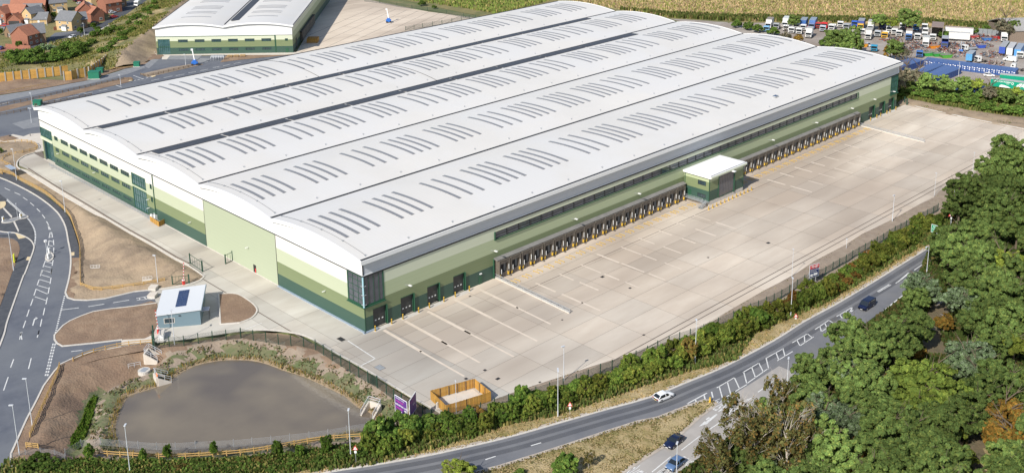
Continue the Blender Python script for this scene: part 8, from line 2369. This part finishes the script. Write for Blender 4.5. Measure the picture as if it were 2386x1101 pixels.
# bund and estate shrubs
G5 = 'shrubs on the grass bund'
bcount = {}
rg = random.Random(11)
bp = [((60,135),(180,125)), ((80,150),(195,140))]
spots = [(30,142),(45,138),(60,140),(75,135),(90,132),(105,128),(118,124),(132,128),(146,124),(160,120),(175,122),(190,118),(70,150),(85,150),(100,148),(115,146),(130,145),(145,142),(160,140),(172,138),(186,134),(200,128),(50,150),(38,152),(205,112),(215,106),(218,82),(228,78),(245,82),(255,76),(268,70),(280,72),(300,58),(310,48),(322,44),(340,28),(352,22),(360,12),(375,4),(262,118),(272,110),(285,98),(298,92),(310,80),(325,66),(338,52),(350,42),(365,28),(255,130),(240,138),(290,108)]
words = ['low dark', 'leafy mid green', 'rounded', 'spreading', 'bright', 'dense']
for i, (a, b) in enumerate(spots):
    if b < 90 and a > 205: b += 6
    pale = 98 < a < 122 and b < 135
    side = 'in the thicket behind the yellow acoustic fence' if a < 200 else 'beside the housing road kerb' if b < 84 and a < 330 else 'near the crest of the bund'
    x = 'leftmost' if a < 50 else 'left' if a < 110 else 'middle' if a < 170 else 'right'
    lab = '%s shrub %s, %s part, %s one' % ('silvery' if pale else words[i % 6], side, x, names[bcount.setdefault((i % 6, side, x, pale), 0)]); bcount[(i % 6, side, x, pale)] += 1
    t = plant('pale' if pale else 'bush%d' % (i % 3), (a, b), rg.uniform(2.6, 4.0) if a < 200 else rg.uniform(1.8, 3.0), lab, rg.uniform(.95, 1.35), G5, rg.uniform(3.6, 5.4) if a < 200 else rg.uniform(2.2, 3.4), 'shrub', 'shrub', True)
    p = t.location; t.location.z = float(bund_h(np.array([p.x]), np.array([p.y]))[0])*.9
for (a, b, lab) in ((187,79,'slim dark street tree at the housing road junction'), (218,68,'small green street tree near the black car'), (228,77,'round tree at the kerb of the housing road'), (126,43,'green garden tree behind the buff corner house'), (45,112,'small garden bush by the brick wall'), (2,82,'dark garden tree at the left edge'), (118,30,'yellowish garden tree left of the conservatory house')):
    plant('sapling', (a, b), 1.8, lab, .9, 'small trees in the housing estate', 4.2, 'tree', 'tree', True)
plant('bush0', (378,2), 2.0, 'dark clipped hedge bush beside the motorhome road', .7, 'small trees in the housing estate', 1.5, 'shrub', 'shrub', True)
plant('bush1', (0,358), 1.2, 'small green bush at the left edge beside the oval bed', 1.1, None, 2.0, 'shrub', 'shrub', True)
plant('bush0', (982,14), 2.5, 'round dark bush at the far corner of the second yard', .8, 'bushes at the second yard', 3.0, 'shrub', 'shrub', True)
plant('bush2', (1012,21), 1.6, 'small dark bush beside the second yard fence', .8, 'bushes at the second yard', 2.0, 'shrub', 'shrub', True)

# ------------------------------------------------------------------ ground cover, uncountable
def band(l, w): return offset(l, w)+offset(l, -w)[::-1]
def tufts(name, poly, n, size, h, base, alt, altp, label, cat='grass', seed=1, hfun=None, excl=(), z=0.0, up=.9, nearline=None, wmax=None, spread=.25, patch=.0):
    rg = np.random.default_rng(seed)
    xs = [p[0] for p in poly]; ys = [p[1] for p in poly]
    X = rg.uniform(min(xs), max(xs), n*4); Y = rg.uniform(min(ys), max(ys), n*4)
    k = inpoly(poly, X, Y)
    for e in excl: k &= ~inpoly(e, X, Y)
    if nearline is not None:
        D, _ = dline(nearline, X, Y, True); k &= (D < wmax)
    X, Y = X[k][:n], Y[k][:n]
    if patch:
        nv = np.array([fbm(a, b, patch, seed) for a, b in zip(X, Y)]); kk = nv+rg.normal(0, .15, len(X)) > 0
        X, Y = X[kk], Y[kk]
    m = len(X)
    Z = np.full(m, z)+(hfun(X, Y) if hfun else 0)+h*.4*rg.uniform(.5, 1.2, m)
    P = np.stack([X, Y, Z], 1)
    d = rg.normal(0, 1, (m, 3)); d[:, 2] *= (1-up); d /= np.linalg.norm(d, axis=1)[:, None]
    a = np.cross(d, np.array([0, 0, 1.0])); a /= np.linalg.norm(a, axis=1)[:, None]; b = np.cross(a, d)
    s = rg.uniform(.6, 1.3, m)[:, None]
    A = a*s*size*.5; B = b*s*h*.5
    V = np.stack([P-A-B, P+A-B, P+A*.5+B, P-A*.5+B], 1).reshape(-1, 3)
    me = mesh_quads(name, V, M['leaf'], tints(m, base, rg, spread, None, alt, altp))
    o = bpy.data.objects.new(name, me); COL.objects.link(o); o['kind'] = 'stuff'; o['label'] = label; o['category'] = cat
    return o
FIELD = GP([(1180,-60),(1270,-8),(1330,2),(1440,22),(1560,42),(1700,49),(1950,55),(2140,60),(2386,77),(2440,60),(2440,-60)])
tufts('maize_crop', FIELD, 60000, .8, 1.4, (.56, .42, .235), (.33, .35, .10), .32, 'dry yellow maize crop covering the field beyond the warehouse', 'crop', 1, patch=0)
tufts('maize_crop', GP([(950,0),(1080,20),(1160,34),(1290,0),(1440,-40),(1000,-40)]), 9000, .9, 1.4, (.26, .33, .08), (.44, .38, .14), .3, 'green maize crop at the near corner of the field', 'crop', 2)
tufts('field_edge_scrub', GP([(1440,22),(1560,42),(1700,50),(1950,54),(2140,58),(2386,76),(2386,66),(2140,47),(1950,44),(1700,39),(1560,33)]), 9000, 1.2, 2.2, (.12, .15, .04), (.22, .20, .07), .3, 'dark green scrub along the near edge of the maize field', 'scrub', 3)
tufts('dry_grass', VERGE_D, 14000, .35, .4, (.48, .36, .17), (.26, .26, .08), .25, 'dry straw coloured grass on the verge of the main road', 'grass', 4)
tufts('island_grass', island, 7000, .3, .3, (.25, .195, .085), (.18, .185, .065), .45, 'short brownish grass on the traffic island', 'grass', 5, z=.16)
tufts('rough_grass_cover', HEDGEBASE, 40000, .5, 1.0, (.14, .19, .05), (.30, .26, .09), .28, 'rough mixed grass and weeds below the hedge and pond', 'grass', 6)
tufts('hedge_undergrowth', [p for p in offset(hl, 3.0)]+[p for p in offset(hl, -2.4)][::-1], 15000, .45, 1.5, (.14, .20, .045), (.24, .24, .06), .35, 'tangled weeds and brambles filling the foot of the roadside hedge', 'undergrowth', 15, up=.6)
tufts('rough_growth', GP([(95,1085),(200,1076),(330,1080),(560,1074),(700,1058),(860,1036),(880,1060),(800,1082),(700,1096),(560,1112),(90,1130)]), 16000, .5, 1.3, (.12, .185, .04), (.24, .22, .07), .35, 'continuous rough weeds along the front of the pond', 'weeds', 16, up=.7, spread=.35)
tufts('reeds', PONDZONE, 11000, .12, .7, (.36, .25, .07), (.22, .22, .07), .4, 'golden reed fringe round the pond', 'reeds', 7, pond_h, (POND,), nearline=POND, wmax=1.3)
tufts('bank_weeds', PONDZONE, 7000, .35, .4, (.13, .155, .06), (.28, .21, .12), .45, 'grey green weeds on the inner pond bank', 'weeds', 8, pond_h, (POND,), nearline=POND, wmax=5.0, patch=.3)
tufts('ditch_grass', GP([ZD(700,490),ZD(730,500),ZD(700,620),ZD(640,800),ZD(590,880),ZD(530,880),ZD(530,820),ZD(600,700),ZD(650,560)], -1.2), 2600, .4, .6, (.10, .18, .025), (.16, .20, .04), .3, 'bright green grass in the ditch left of the pond', 'grass', 9, pond_h)
tufts('bund_grass', BZ, 36000, .6, .8, (.30, .27, .09), (.16, .20, .05), .4, 'tall yellow and green grass on the bund', 'grass', 10, lambda X, Y: np.where(dline(BUND_CREST, X, Y)[1] > 0, bund_h(X, Y), -9), patch=.05)
tufts('east_scrub_cover', GP([(2088,240),(2096,160),(2160,190),(2386,205),(2600,235),(2600,322),(2386,276),(2300,264),(2200,248),(2110,230)]), 11000, .8, 1.3, (.16, .2, .055), (.26, .25, .08), .3, 'low green scrub on the bank before the container store', 'scrub', 11)
tufts('wood_undergrowth', GP([(2386,370),(2290,405),(2185,512),(2172,563),(2125,680),(2060,728),(2015,762),(1930,822),(1856,884),(1795,944),(1670,1047),(1630,1072),(1590,1101),(1500,1165),(2400,1165),(2420,700)]), 42000, .9, 1.1, (.08, .115, .03), (.16, .13, .05), .25, 'dark undergrowth between the trees of the wood', 'undergrowth', 12, excl=(band(pth, 2.2), band(GP([(2296,950),(2283,1010),(2288,1040),(2300,1110)]), 2.4)))
tufts('bank_weeds', GP([(2111,244),(2200,262),(2300,280),(2386,297),(2386,280),(2200,250)]), 900, .5, .4, (.14, .2, .04), (.25, .2, .08), .3, 'sparse weeds on the brown bank at the far yard edge', 'weeds', 13, patch=.2)
tufts('verge_weeds', VERGE, 2600, .3, .25, (.30, .25, .15), (.18, .2, .08), .4, 'sparse dry weeds on the brown yard verge', 'weeds', 14, patch=.15)
